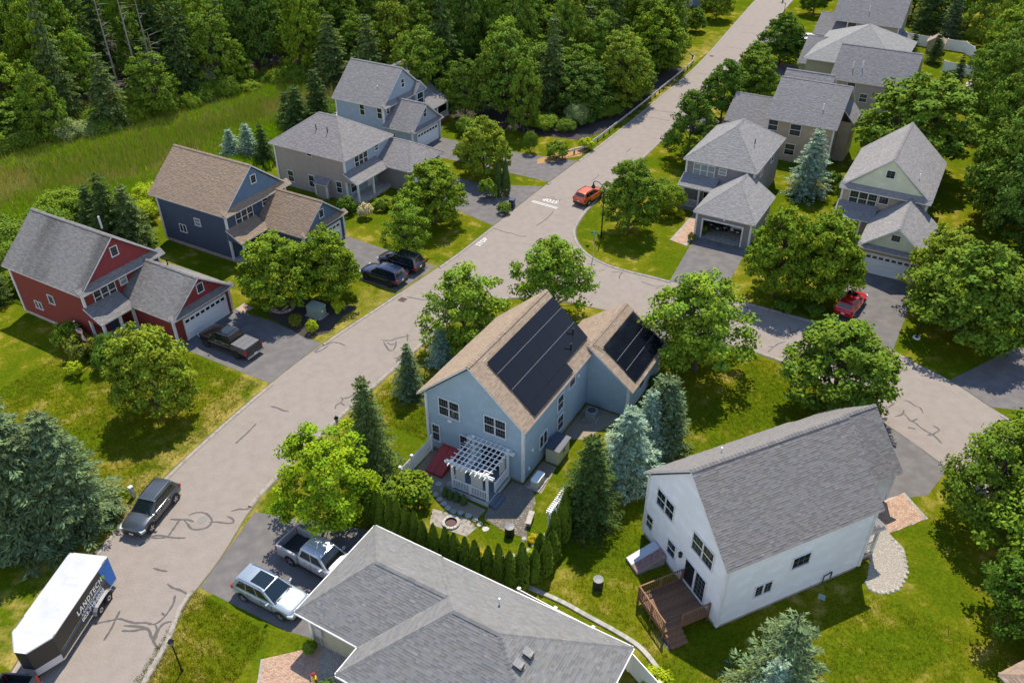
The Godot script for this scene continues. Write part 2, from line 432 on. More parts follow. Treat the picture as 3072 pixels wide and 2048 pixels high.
# interval of a convex polygon (x, y) at height y
func span(poly: Array, y: float) -> Vector2:
	var lo := 1e9; var hi := -1e9
	for k in poly.size():
		var a: Vector2 = poly[k]; var b: Vector2 = poly[(k + 1) % poly.size()]
		if (a.y <= y and b.y >= y) or (a.y >= y and b.y <= y):
			if absf(a.y - b.y) < 1e-6:
				lo = minf(lo, minf(a.x, b.x)); hi = maxf(hi, maxf(a.x, b.x))
			else:
				var x := a.x + (b.x - a.x) * (y - a.y) / (b.y - a.y)
				lo = minf(lo, x); hi = maxf(hi, x)
	return Vector2(lo, hi)

# clapboard wall from a to b (left to right seen from outside); prof: (along, height) convex outline
func clap(parent: Node, a: Vector3, b: Vector3, prof: Array, m: Material, lap := 0.16, called := "wall") -> MeshInstance3D:
	var q := MB.new()
	var d := (b - a).normalized(); var out := d.cross(Vector3.UP).normalized()
	var y0 := 1e9; var y1 := -1e9
	for p in prof:
		y0 = minf(y0, p.y); y1 = maxf(y1, p.y)
	var y := y0
	while y < y1 - 0.01:
		var t := minf(y + lap, y1)
		var s0 := span(prof, y + 0.002); var s1 := span(prof, t - 0.002)
		var A := a + d * s0.x + Vector3(0, y, 0) + out * 0.02; var B := a + d * s0.y + Vector3(0, y, 0) + out * 0.02
		var C := a + d * s1.y + Vector3(0, t, 0); var D := a + d * s1.x + Vector3(0, t, 0)
		q.quad(A, B, C, D)
		q.quad(A - out * 0.02, B - out * 0.02, B, A)
		y = t
	# inner face, so that the wall has a thickness
	for k in range(1, prof.size() - 1):
		var tri := [prof[0], prof[k], prof[k + 1]]
		var w := []
		for p in tri: w.append(a + d * p.x + Vector3(0, p.y, 0) - out * 0.14)
		q.tri(w[0], w[2], w[1])
	return part(parent, called, q, m)

func rect_prof(w: float, y0: float, y1: float) -> Array:
	return [Vector2(0, y0), Vector2(w, y0), Vector2(w, y1), Vector2(0, y1)]

func gable_prof(w: float, y0: float, ye: float, yr: float, xr := -1.0) -> Array:
	return [Vector2(0, y0), Vector2(w, y0), Vector2(w, ye), Vector2(w / 2 if xr < 0 else xr, yr), Vector2(0, ye)]

# four walls of a block in plan coordinates; gable: "x" ridge along x (gables face +-x), "z", or ""
func walls(parent: Node, x0: float, x1: float, z0: float, z1: float, ye: float, yr: float, gable: String, m: Material, y0 := 0.35, skip := "", gm: Material = null, rz := -1.0) -> void:
	var w := x1 - x0; var d := z1 - z0
	var gz := rect_prof(d, y0, ye) if gable != "x" else gable_prof(d, y0, ye, yr)
	var gx := rect_prof(w, y0, ye) if gable != "z" else gable_prof(w, y0, ye, yr)
	if not "S" in skip: clap(parent, W(x0, 0, z1), W(x1, 0, z1), gx, m)
	if not "N" in skip: clap(parent, W(x1, 0, z0), W(x0, 0, z0), gx, m)
	if not "E" in skip: clap(parent, W(x1, 0, z1), W(x1, 0, z0), gz, m)
	if not "W" in skip: clap(parent, W(x0, 0, z0), W(x0, 0, z1), gz, m)
	var f := MB.new()
	var e := 0.03
	f.bx(x0 + e - hp.x, -0.1, z0 + e - hp.z, x1 - e - hp.x, y0, z1 - e - hp.z)
	part(parent, "foundation", f, M.concrete)

func corner_boards(parent: Node, pts: Array, y0 := 0.3) -> void:
	for p in pts:
		var b := MB.new()
		b.bx(p[0] - 0.1 - hp.x, y0, p[1] - 0.1 - hp.z, p[0] + 0.1 - hp.x, p[2], p[1] + 0.1 - hp.z)
		part(parent, "corner_board", b, M.trim)

# one shingled roof plane. pts: eave left, eave right (seen from outside), then the upper corners, all in plan coordinates
func roof_plane(parent: Node, pts: Array, col: Color, expo := 0.16, tabw := 0.28, singles := 0, gutter := false, streak := 0.0, fascia: Material = null) -> void:
	var p0: Vector3 = pts[0] - hp; var p1: Vector3 = pts[1] - hp
	var e := (p1 - p0).normalized()
	var last: Vector3 = pts[pts.size() - 1] - hp
	if (last - p0).cross(e).length() < 0.01: last = pts[2] - hp
	var n := e.cross(last - p0).normalized()
	if n.y < 0: n = -n
	var up := n.cross(e)
	var poly := []; var top := 0.0
	for p in pts:
		var q: Vector3 = p - hp - p0
		poly.append(Vector2(q.dot(e), q.dot(up)))
		top = maxf(top, q.dot(up))
	# deck with fascia and soffit
	var D := MB.new()
	var m := pts.size()
	var th := Vector3(0, -0.14, 0)
	for k in m:
		var a: Vector3 = pts[k] - hp - n * 0.006; var b: Vector3 = pts[(k + 1) % m] - hp - n * 0.006
		D.quad(a + th, b + th, b, a)
	for k in range(1, m - 1):
		var a0: Vector3 = pts[0] - hp; var b0: Vector3 = pts[k] - hp; var c0: Vector3 = pts[k + 1] - hp
		D.tri(a0 - n * 0.006, b0 - n * 0.006, c0 - n * 0.006)
		D.tri(a0 + th - n * 0.006, c0 + th - n * 0.006, b0 + th - n * 0.006)
	var deck := part(parent, "roof", D, fascia if fascia else M.trim)
	if gutter:
		var gt := MB.new()
		var od := Vector3(-up.x, 0, -up.z).normalized()
		gt.bar(p0 + od * 0.065 - Vector3(0, 0.085, 0), p1 + od * 0.065 - Vector3(0, 0.085, 0), 0.1, 0.11)
		part(deck, "gutter", gt, M.trim)
	var S := MB.new()
	var rows := int(ceil(top / expo))
	var made := 0
	var kinds := []
	for r in rows:
		var w0 := r * expo; var w1 := minf(w0 + expo * 1.02, top)
		var s0 := span(poly, w0 + 0.003); var s1 := span(poly, w1 - 0.003)
		var lo := maxf(s0.x, s1.x) if absf(s0.x - s1.x) < expo * 1.4 else minf(s0.x, s1.x)
		var hi := minf(s0.y, s1.y) if absf(s0.y - s1.y) < expo * 1.4 else maxf(s0.y, s1.y)
		lo = (s0.x + s1.x) / 2; hi = (s0.y + s1.y) / 2
		if hi - lo < 0.05: continue
		var x := lo - rng.randf() * tabw
		var row_lift := rng.randf_range(0.9, 1.1)
		while x < hi:
			var tw := tabw * rng.randf_range(0.45, 1.45)
			var xa := maxf(x, lo); var xb := minf(x + tw, hi)
			x += tw
			if xb - xa < 0.03: continue
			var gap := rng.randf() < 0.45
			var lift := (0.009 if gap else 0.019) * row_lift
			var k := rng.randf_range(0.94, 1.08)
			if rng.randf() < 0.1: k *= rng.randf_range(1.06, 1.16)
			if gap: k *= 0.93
			if streak > 0.0:
				k *= 1.0 - streak * clampf(noise.get_noise_2d(xa * 9.0 + p0.x * 3.0, w0 * 1.1) * 2.2 + 0.15, 0.0, 1.0)
			var wv := rng.randf_range(-0.035, 0.035)
			var cc := Color(col.r * k * (1 + wv), col.g * k, col.b * k * (1 - wv))
			var o0 := w0 if r > 0 else -0.045
			var a := p0 + e * xa + up * o0; var b := p0 + e * xb + up * o0
			var c := p0 + e * xb + up * w1; var d := p0 + e * xa + up * w1
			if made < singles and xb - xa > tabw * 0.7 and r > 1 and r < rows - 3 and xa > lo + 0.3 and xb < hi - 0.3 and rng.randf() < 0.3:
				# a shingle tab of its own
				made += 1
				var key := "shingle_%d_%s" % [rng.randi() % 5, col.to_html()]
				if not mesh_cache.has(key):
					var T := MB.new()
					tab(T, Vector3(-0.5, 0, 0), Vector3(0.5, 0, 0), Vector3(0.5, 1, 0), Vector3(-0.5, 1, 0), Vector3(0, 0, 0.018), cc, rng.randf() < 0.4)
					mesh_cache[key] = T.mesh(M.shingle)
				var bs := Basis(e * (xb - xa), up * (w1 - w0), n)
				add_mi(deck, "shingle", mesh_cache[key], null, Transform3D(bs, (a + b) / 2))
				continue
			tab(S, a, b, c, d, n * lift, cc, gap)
	var sh := part(deck, "shingles", S, M.shingle)
	sh.set_meta("kind", "stuff")

# one shingle tab; the recessed tabs get a darker strip along their upper edge
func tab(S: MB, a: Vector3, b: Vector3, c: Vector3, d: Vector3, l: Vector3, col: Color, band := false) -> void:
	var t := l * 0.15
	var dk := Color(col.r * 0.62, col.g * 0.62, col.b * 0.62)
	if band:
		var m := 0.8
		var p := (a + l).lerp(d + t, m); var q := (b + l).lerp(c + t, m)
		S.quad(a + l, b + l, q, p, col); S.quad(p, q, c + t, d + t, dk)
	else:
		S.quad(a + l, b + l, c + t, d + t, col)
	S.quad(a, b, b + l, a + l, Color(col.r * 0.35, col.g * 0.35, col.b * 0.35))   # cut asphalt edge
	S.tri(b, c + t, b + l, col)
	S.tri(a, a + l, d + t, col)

# row of cap shingles along a ridge or hip
func caps(parent: Node, a_: Vector3, b_: Vector3, col: Color, drop := 0.09, half := 0.16) -> void:
	var a := a_ - hp; var b := b_ - hp
	var q := MB.new()
	var d := b - a; var L := d.length(); d /= L
	var s := d.cross(Vector3.UP).normalized()
	var u := s.cross(d).normalized()
	var nn := int(ceil(L / 0.26))
	for k in nn:
		var p0 := a + d * (L * k / nn) + u * 0.05; var p1 := a + d * (L * (k + 1) / nn) + u * 0.026
		var kk := rng.randf_range(0.85, 1.1)
		var c := Color(col.r * kk, col.g * kk, col.b * kk)
		q.quad(p0 + s * half - u * drop, p1 + s * half - u * drop, p1, p0, c)
		q.quad(p1 - s * half - u * drop, p0 - s * half - u * drop, p0, p1, c)
		q.tri(p0 + s * half - u * drop, p0, p0 - s * half - u * drop, c)
	part(parent, "ridge_cap", q, M.shingle)

# gable roof over x0..x1, z0..z1 (overhangs included)
func gable_roof(parent: Node, x0: float, x1: float, z0: float, z1: float, ye: float, yr: float, axis: String, col: Color, expo := 0.16, singles := 0, streak := 0.0, sides := "AB", tabw := 0.28) -> void:
	if axis == "x":
		var zr := (z0 + z1) / 2
		if "A" in sides: roof_plane(parent, [Vector3(x0, ye, z1), Vector3(x1, ye, z1), Vector3(x1, yr, zr), Vector3(x0, yr, zr)], col, expo, tabw, singles, false, streak)
		if "B" in sides: roof_plane(parent, [Vector3(x1, ye, z0), Vector3(x0, ye, z0), Vector3(x0, yr, zr), Vector3(x1, yr, zr)], col, expo, tabw, 0, false, streak)
		caps(parent, Vector3(x0, yr, zr), Vector3(x1, yr, zr), col)
	else:
		var xr := (x0 + x1) / 2
		if "A" in sides: roof_plane(parent, [Vector3(x1, ye, z1), Vector3(x1, ye, z0), Vector3(xr, yr, z0), Vector3(xr, yr, z1)], col, expo, tabw, singles, false, streak)
		if "B" in sides: roof_plane(parent, [Vector3(x0, ye, z0), Vector3(x0, ye, z1), Vector3(xr, yr, z1), Vector3(xr, yr, z0)], col, expo, tabw, 0, false, streak)
		caps(parent, Vector3(xr, yr, z1), Vector3(xr, yr, z0), col)

# hip roof with ridge r0 -> r1 (r0 at the -x or -z end)
func hip_roof(parent: Node, x0: float, x1: float, z0: float, z1: float, ye: float, r0: Vector3, r1: Vector3, along_x: bool, col: Color, expo := 0.16, singles := 0, skip := "", tabw := 0.28, gut := false) -> void:
	var A := Vector3(x0, ye, z1); var B := Vector3(x1, ye, z1); var C := Vector3(x1, ye, z0); var D := Vector3(x0, ye, z0)
	var south: Array; var north: Array; var east: Array; var west: Array
	if along_x:
		south = [A, B, r1, r0]; north = [C, D, r0, r1]; east = [B, C, r1]; west = [D, A, r0]
	else: # r0 is the +z end, r1 the -z end
		east = [B, C, r1, r0]; west = [D, A, r0, r1]; south = [A, B, r0]; north = [C, D, r1]
	if not "S" in skip: roof_plane(parent, south, col, expo, tabw, singles, gut)
	if not "N" in skip: roof_plane(parent, north, col, expo, tabw, singles / 3, gut)
	if not "E" in skip: roof_plane(parent, east, col, expo, tabw, 0, gut)
	if not "W" in skip: roof_plane(parent, west, col, expo, tabw, singles / 3, gut)
	if r0.distance_to(r1) > 0.2: caps(parent, r0, r1, col)
	if along_x:
		caps(parent, A, r0, col); caps(parent, D, r0, col); caps(parent, B, r1, col); caps(parent, C, r1, col)
	else:
		caps(parent, A, r0, col); caps(parent, B, r0, col); caps(parent, C, r1, col); caps(parent, D, r1, col)

# window unit facing local +z, origin at its centre
func window_meshes(w: float, h: float, cols: int, rows: int, dh: bool) -> Array:
	var key := "win_%.2f_%.2f_%d_%d_%s" % [w, h, cols, rows, dh]
	if mesh_cache.has(key): return mesh_cache[key]
	var f := MB.new(); var t := 0.065; var dp := 0.07
	f.bx(-w / 2 - t, h / 2, -0.02, w / 2 + t, h / 2 + t, dp)
	f.bx(-w / 2 - t - 0.03, -h / 2 - t, -0.02, w / 2 + t + 0.03, -h / 2, dp + 0.03)
	f.bx(-w / 2 - t, -h / 2, -0.02, -w / 2, h / 2, dp); f.bx(w / 2, -h / 2, -0.02, w / 2 + t, h / 2, dp)
	if dh: f.bx(-w / 2, -0.03, 0.0, w / 2, 0.03, 0.055)
	var g := MB.new()
	g.bx(-w / 2, -h / 2, 0.0, w / 2, (-0.03 if dh else h / 2), 0.028)
	var g2 := MB.new()
	if dh: g2.bx(-w / 2, 0.03, 0.008, w / 2, h / 2, 0.036)
	var k := MB.new(); var b := 0.009
	for i in range(1, cols):
		var x := -w / 2 + w * i / cols
		k.bx(x - b, -h / 2, 0.029, x + b, h / 2, 0.044)
	for i in range(1, rows):
		var y := -h / 2 + h * i / rows
		if dh and absf(y) < 0.05: continue
		k.bx(-w / 2, y - b, 0.0295, w / 2, y + b, 0.0425)
	mesh_cache[key] = [f.mesh(M.trim), g.mesh(M.glass), g2.mesh(M.glass) if dh else null, k.mesh(M.window_grid) if cols > 1 or rows > 1 else null]
	return mesh_cache[key]

func window(parent: Node, at: Vector3, out: Vector3, w: float, h: float, cols := 2, rows := 4, dh := true, glass := "") -> void:
	var r := Vector3.UP.cross(out).normalized()
	var xf := Transform3D(Basis(r, Vector3.UP, out), at - hp + out * 0.022)
	var ms := window_meshes(w, h, cols, rows, dh)
	var o := add_mi(parent, "window", ms[0], null, xf)
	add_mi(o, "pane", ms[1], M[glass] if glass != "" else null)
	if ms[2]: add_mi(o, "pane", ms[2], M[glass] if glass != "" else null)
	if ms[3]: add_mi(o, "grille", ms[3])

# windows by their outline on a wall: x facing walls take z range, z facing walls take x range
func win_x(parent: Node, x: float, za: float, zb: float, y0: float, y1: float, units := 1, cols := 2, rows := 4, out := 1.0, dh := true, glass := "") -> void:
	var w := absf(zb - za) / units
	for k in units:
		var zc := minf(za, zb) + w * (k + 0.5)
		window(parent, Vector3(x, (y0 + y1) / 2, zc), Vector3(out, 0, 0), w - 0.11, absf(y1 - y0) - 0.11, cols, rows, dh, glass)

func win_z(parent: Node, z: float, xa: float, xb: float, y0: float, y1: float, units := 1, cols := 2, rows := 4, out := 1.0, dh := true, glass := "") -> void:
	var w := absf(xb - xa) / units
	for k in units:
		var xc := minf(xa, xb) + w * (k + 0.5)
		window(parent, Vector3(xc, (y0 + y1) / 2, z), Vector3(0, 0, out), w - 0.11, absf(y1 - y0) - 0.11, cols, rows, dh, glass)

# sectional garage door facing +x or +z; lo..hi along the wall
func garage_door(parent: Node, at: Vector3, out: Vector3, w: float, h: float) -> void:
	var r := Vector3.UP.cross(out).normalized()
	var xf := Transform3D(Basis(r, Vector3.UP, out), at - hp + out * 0.02)
	var f := MB.new()
	f.bx(-w / 2 - 0.14, 0, 0, -w / 2, h + 0.14, 0.08); f.bx(w / 2, 0, 0, w / 2 + 0.14, h + 0.14, 0.08); f.bx(-w / 2, h, 0, w / 2, h + 0.14, 0.08)
	var o := add_mi(parent, "garage_door", f.mesh(M.trim), null, xf)
	var ph := h / 4
	for k in 4:
		var p := MB.new()
		p.bx(-w / 2, k * ph + 0.012, 0, w / 2, (k + 1) * ph - 0.004, 0.04)
		add_mi(o, "panel", p.mesh(M.door_white))
	var n := int(round(w / 0.62))
	for k in n:
		var g := MB.new()
		var x0 := -w / 2 + w * k / n + 0.09; var x1 := -w / 2 + w * (k + 1) / n - 0.09
		g.bx(x0, h - ph + 0.13, 0.03, x1, h - 0.13, 0.052)
		var pn := add_mi(o, "pane", g.mesh(M.glass))

func pipe_vent(parent: Node, at: Vector3, h: float, m: Material, r := 0.06) -> void:
	var b := MB.new()
	b.cyl(at - hp - Vector3(0, 0.2, 0), at - hp + Vector3(0, h, 0), r, r, 8)
	var o := part(parent, "vent_pipe", b, m)

func post(parent: Node, called: String, x: float, z: float, y0: float, y1: float, t: float, m: Material) -> void:
	var b := MB.new()
	b.bx(x - t / 2 - hp.x, y0, z - t / 2 - hp.z, x + t / 2 - hp.x, y1, z + t / 2 - hp.z)
	part(parent, called, b, m)

# baluster railing between two plan points
func railing(parent: Node, a: Vector3, b: Vector3, h: float, m: Material, gap := 0.13, t := 0.035, foot := 0.1) -> void:
	var A := a - hp; var B := b - hp
	var r := MB.new()
	r.bar(A + Vector3(0, h, 0), B + Vector3(0, h, 0), 0.08, 0.05)
	var o := part(parent, "railing", r, m)
	r = MB.new(); r.bar(A + Vector3(0, foot, 0), B + Vector3(0, foot, 0), 0.05, 0.06)
	part(o, "bottom_rail", r, m)
	var L := A.distance_to(B); var n := int(L / gap)
	var key := "bal_%.2f_%.2f" % [h, t]
	if not mesh_cache.has(key):
		var q := MB.new(); q.bx(-t / 2, foot, -t / 2, t / 2, h - 0.02, t / 2)
		mesh_cache[key] = q.mesh(m)
	for k in range(1, n):
		add_mi(o, "baluster", mesh_cache[key], m, Transform3D(Basis(), A.lerp(B, float(k) / n)))

func house(label: String, x: float, z: float, turn := 0.0) -> Node3D:
	hp = Vector3(x, 0, z)
	return thing("house", label, "house", hp, turn)

# pent roof strip along an x facing front: x at the wall, z from za (near) to zb (far)
func pent_x(o: Node, x: float, depth: float, z0: float, z1: float, ytop: float, ybot: float, col: Color) -> void:
	roof_plane(o, [Vector3(x + depth, ybot, z1), Vector3(x + depth, ybot, z0), Vector3(x, ytop, z0), Vector3(x, ytop, z1)], col, 0.16, 0.28, 0, false)

func pent_z(o: Node, z: float, depth: float, x0: float, x1: float, ytop: float, ybot: float, col: Color) -> void:
	roof_plane(o, [Vector3(x0, ybot, z + depth), Vector3(x1, ybot, z + depth), Vector3(x1, ytop, z), Vector3(x0, ytop, z)], col, 0.16, 0.28, 0, false)

func box_part(o: Node, called: String, x0: float, y0: float, z0: float, x1: float, y1: float, z1: float, m: Material) -> MeshInstance3D:
	var b := MB.new()
	b.bx(x0 - hp.x, y0, z0 - hp.z, x1 - hp.x, y1, z1 - hp.z)
	return part(o, called, b, m)

func lantern_fixture(o: Node, at: Vector3) -> void:
	var b := MB.new()
	b.obb(at - hp, Vector3(0.16, 0.3, 0.16)); b.obb(at - hp + Vector3(0, 0.2, 0), Vector3(0.22, 0.06, 0.22))
	part(o, "wall_lantern", b, M.black_metal)

func build_red_house() -> void:
	var col := Color(0.201, 0.193, 0.185)
	var o := house("red clapboard house with grey streaked roof and attached garage", -68, -38.3)
	walls(o, -72.7, -62.6, -42.4, -34.2, 5.3, 8.75, "x", M.red, 0.4, "E")
	clap(o, W(-62.6, 0, -34.2), W(-62.6, 0, -42.4), rect_prof(8.2, 0.4, 5.6), M.red)
	clap(o, W(-62.58, 0, -34.2), W(-62.58, 0, -42.4), [Vector2(0.35, 5.6), Vector2(7.85, 5.6), Vector2(4.1, 8.75)], M.red_gable)  # same red siding, tinted pinker to paint in the light up here
	gable_roof(o, -73.2, -62.2, -42.75, -33.85, 5.2, 9.0, "x", col, 0.16, 0, 0.42)
	pent_x(o, -62.58, 0.62, -42.8, -33.8, 5.72, 5.28, col)
	walls(o, -62.6, -55.9, -44.0, -37.5, 2.85, 5.3, "x", M.red, 0.15, "WE")
	clap(o, W(-55.9, 0, -37.5), W(-55.9, 0, -44.0), rect_prof(6.5, 0.15, 3.1), M.red)
	clap(o, W(-55.89, 0, -37.5), W(-55.89, 0, -44.0), [Vector2(0.3, 3.1), Vector2(6.2, 3.1), Vector2(3.25, 5.3)], M.red_gable)
	gable_roof(o, -62.6, -55.4, -44.35, -37.2, 2.85, 5.55, "x", col, 0.16, 0, 0.2)
	pent_x(o, -55.89, 0.55, -44.4, -37.15, 3.22, 2.9, col)
	garage_door(o, Vector3(-55.9, 0.05, -41.0), Vector3(1, 0, 0), 4.8, 2.1)
	roof_plane(o, [Vector3(-60.6, 2.75, -33.9), Vector3(-60.6, 2.75, -37.5), Vector3(-62.6, 3.85, -37.5), Vector3(-62.6, 3.85, -33.9)], col, 0.16)
	clap(o, W(-62.6, 0, -34.0), W(-60.8, 0, -34.0), [Vector2(0, 2.6), Vector2(1.8, 2.6), Vector2(0, 3.6)], M.red)
	box_part(o, "porch_floor", -62.6, -0.05, -37.5, -60.7, 0.45, -34.0, M.concrete)
	for z in [-34.2, -35.9, -37.3]: post(o, "porch_post", -60.85, z, 0.45, 2.65, 0.22, M.trim)
	box_part(o, "front_door", -62.6, 0.5, -36.6, -62.53, 2.6, -35.7, M.navy)
	corner_boards(o, [[-62.6, -34.2, 5.3], [-72.7, -34.2, 5.3], [-62.6, -42.4, 5.3], [-55.9, -37.5, 2.8], [-55.9, -44.0, 2.8]])
	win_x(o, -62.6, -35.2, -37.45, 3.35, 4.95, 3, 3, 4)
	win_x(o, -62.6, -37.95, -38.7, 4.05, 5.0, 1, 2, 2, 1.0, true, "curtain_glass")
	win_x(o, -62.56, -37.93, -38.67, 6.97, 7.9, 1, 3, 3, 1.0, false)
	win_x(o, -55.87, -40.65, -41.4, 3.78, 4.68, 1, 3, 3, 1.0, false)
	win_z(o, -34.2, -70.5, -69.5, 1.33, 2.15, 2, 1, 2, 1.0, false)
	win_z(o, -34.2, -67.95, -67.15, 2.65, 3.55, 1, 3, 3, 1.0, false)
	pipe_vent(o, Vector3(-66.0, 8.2, -40.0), 1.0, M.galvanised, 0.09)
	pipe_vent(o, Vector3(-60.3, 5.2, -41.6), 0.45, M.black_metal)
	lantern_fixture(o, Vector3(-55.78, 2.55, -41.0))
	# small rear deck with a white rail
	box_part(o, "rear_deck", -76.2, 0.7, -40.2, -72.75, 0.85, -35.6, M.deck_wood)
	railing(o, Vector3(-76.1, 0.85, -35.7), Vector3(-72.9, 0.85, -35.7), 0.95, M.trim)
	for x in [-76.1, -74.4, -73.0]: post(o, "deck_post", x, -35.7, 0, 1.9, 0.12, M.trim)

func build_navy_house() -> void:
	var col := Color(0.270, 0.205, 0.150)
	var o := house("dark navy house with brown shingle roof and garage", -68, -55.4)
	walls(o, -72.5, -62.6, -59.5, -50.9, 5.45, 8.95, "x", M.navy, 0.45, "E")
	clap(o, W(-62.6, 0, -50.9), W(-62.6, 0, -59.5), rect_prof(8.6, 0.45, 5.8), M.navy)
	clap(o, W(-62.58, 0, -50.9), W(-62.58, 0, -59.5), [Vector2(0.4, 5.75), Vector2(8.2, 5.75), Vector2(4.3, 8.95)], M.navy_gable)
	gable_roof(o, -73.4, -62.3, -59.95, -50.55, 5.4, 9.2, "x", col, 0.16)
	pent_x(o, -62.58, 0.62, -60.0, -50.5, 5.9, 5.45, col)
	walls(o, -62.6, -56.2, -61.0, -54.8, 2.9, 5.4, "x", M.navy, 0.15, "WE")
	clap(o, W(-56.2, 0, -54.8), W(-56.2, 0, -61.0), rect_prof(6.2, 0.15, 3.2), M.navy)
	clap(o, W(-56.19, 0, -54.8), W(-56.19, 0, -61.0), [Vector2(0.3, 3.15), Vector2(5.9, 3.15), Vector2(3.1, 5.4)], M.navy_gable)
	gable_roof(o, -62.6, -55.8, -61.3, -54.5, 2.9, 5.65, "x", col, 0.16)
	pent_x(o, -56.19, 0.5, -61.35, -54.45, 3.3, 2.98, col)
	garage_door(o, Vector3(-56.2, 0.05, -57.9), Vector3(1, 0, 0), 4.8, 2.1)
	roof_plane(o, [Vector3(-60.7, 2.8, -50.6), Vector3(-60.7, 2.8, -54.8), Vector3(-62.6, 3.85, -54.8), Vector3(-62.6, 3.85, -50.6)], col, 0.16)
	clap(o, W(-62.6, 0, -50.75), W(-60.9, 0, -50.75), [Vector2(0, 2.6), Vector2(1.7, 2.6), Vector2(0, 3.6)], M.navy)
	box_part(o, "porch_floor", -62.6, -0.05, -54.8, -60.8, 0.45, -50.9, M.concrete)
	for z in [-51.1, -54.6]: post(o, "porch_post", -60.95, z, 0.45, 2.7, 0.22, M.trim)
	railing(o, Vector3(-60.95, 0.45, -51.2), Vector3(-60.95, 0.45, -53.2), 0.9, M.trim)
	corner_boards(o, [[-62.6, -50.9, 5.5], [-72.5, -50.9, 5.5], [-62.6, -59.5, 5.5], [-56.2, -54.8, 2.85], [-56.2, -61.0, 2.85]])
	win_x(o, -62.6, -52.15, -54.55, 3.48, 5.1, 3, 2, 4)
	win_x(o, -62.6, -56.0, -56.8, 4.2, 5.1, 1, 2, 2)
	win_x(o, -62.56, -55.0, -55.75, 7.13, 8.05, 1, 3, 3, 1.0, false)
	win_x(o, -56.17, -57.4, -58.1, 3.76, 4.7, 1, 3, 3, 1.0, false)
	win_z(o, -50.9, -69.9, -68.9, 1.78, 2.7, 2, 1, 2, 1.0, false)
	win_z(o, -50.9, -67.3, -66.45, 3.15, 4.0, 1, 2, 2, 1.0, true, "curtain_glass")

func build_hip_house() -> void:
	var col := Color(0.226, 0.215, 0.211)
	var o := house("taupe and pale blue house with hipped grey roof and porch", -66, -72.2)
	walls(o, -71.9, -61.3, -76.4, -67.9, 5.3, 5.3, "", M.taupe, 0.3, "E")
	clap(o, W(-61.3, 0, -67.9), W(-61.3, 0, -76.4), rect_prof(8.5, 0.3, 5.3), M.pale_blue)
	hip_roof(o, -72.4, -60.85, -76.85, -67.45, 5.35, Vector3(-68.0, 8.4, -72.15), Vector3(-65.3, 8.4, -72.15), true, col)
	walls(o, -61.3, -56.5, -80.1, -73.6, 2.85, 2.85, "", M.grey_siding, 0.1, "W")
	hip_roof(o, -63.0, -56.0, -80.5, -73.2, 2.9, Vector3(-61.3, 5.0, -76.85), Vector3(-58.5, 5.0, -76.85), true, col, 0.16, 0, "W")
	garage_door(o, Vector3(-56.5, 0.05, -76.85), Vector3(1, 0, 0), 4.8, 2.1)
	roof_plane(o, [Vector3(-59.4, 2.75, -67.5), Vector3(-59.4, 2.75, -73.6), Vector3(-61.3, 3.75, -73.6), Vector3(-61.3, 3.75, -67.5)], col)
	clap(o, W(-61.3, 0, -67.7), W(-59.6, 0, -67.7), [Vector2(0, 2.6), Vector2(1.7, 2.6), Vector2(0, 3.5)], M.taupe)
	box_part(o, "porch_floor", -61.3, -0.05, -73.6, -59.4, 0.45, -67.8, M.concrete)
	for z in [-67.8, -70.6]: post(o, "porch_post", -59.55, z, 0.45, 2.65, 0.2, M.trim)
	box_part(o, "front_door", -61.3, 0.5, -72.6, -61.23, 2.6, -71.6, M.door_white)
	win_x(o, -61.3, -68.5, -69.6, 0.9, 2.4, 1, 2, 2)
	win_x(o, -61.3, -69.65, -72.1, 3.48, 5.0, 3, 1, 2)
	win_x(o, -61.3, -73.5, -74.2, 4.3, 5.1, 1, 2, 2)
	win_z(o, -67.9, -66.85, -66.0, 4.7, 5.15, 1, 3, 1, 1.0, false)
	win_z(o, -67.9, -70.4, -69.45, 0.75, 2.2, 1, 2, 4)
	win_z(o, -67.9, -67.1, -66.2, 0.75, 2.3, 1, 2, 4)
	win_z(o, -67.9, -62.85, -62.0, 0.95, 2.4, 1, 2, 4)
	# bump-out with a tiny shed roof
	walls(o, -65.5, -63.8, -67.9, -67.2, 1.85, 1.85, "", M.taupe, 0.2, "N")
	roof_plane(o, [Vector3(-65.65, 1.9, -67.0), Vector3(-63.65, 1.9, -67.0), Vector3(-63.65, 2.45, -67.9), Vector3(-65.65, 2.45, -67.9)], col)
	corner_boards(o, [[-71.9, -67.9, 5.25], [-61.3, -67.9, 5.25], [-65.5, -67.2, 1.8], [-63.8, -67.2, 1.8]])
	pipe_vent(o, Vector3(-66.9, 7.0, -70.1), 0.7, M.black_metal); pipe_vent(o, Vector3(-65.2, 7.0, -70.1), 0.7, M.black_metal)

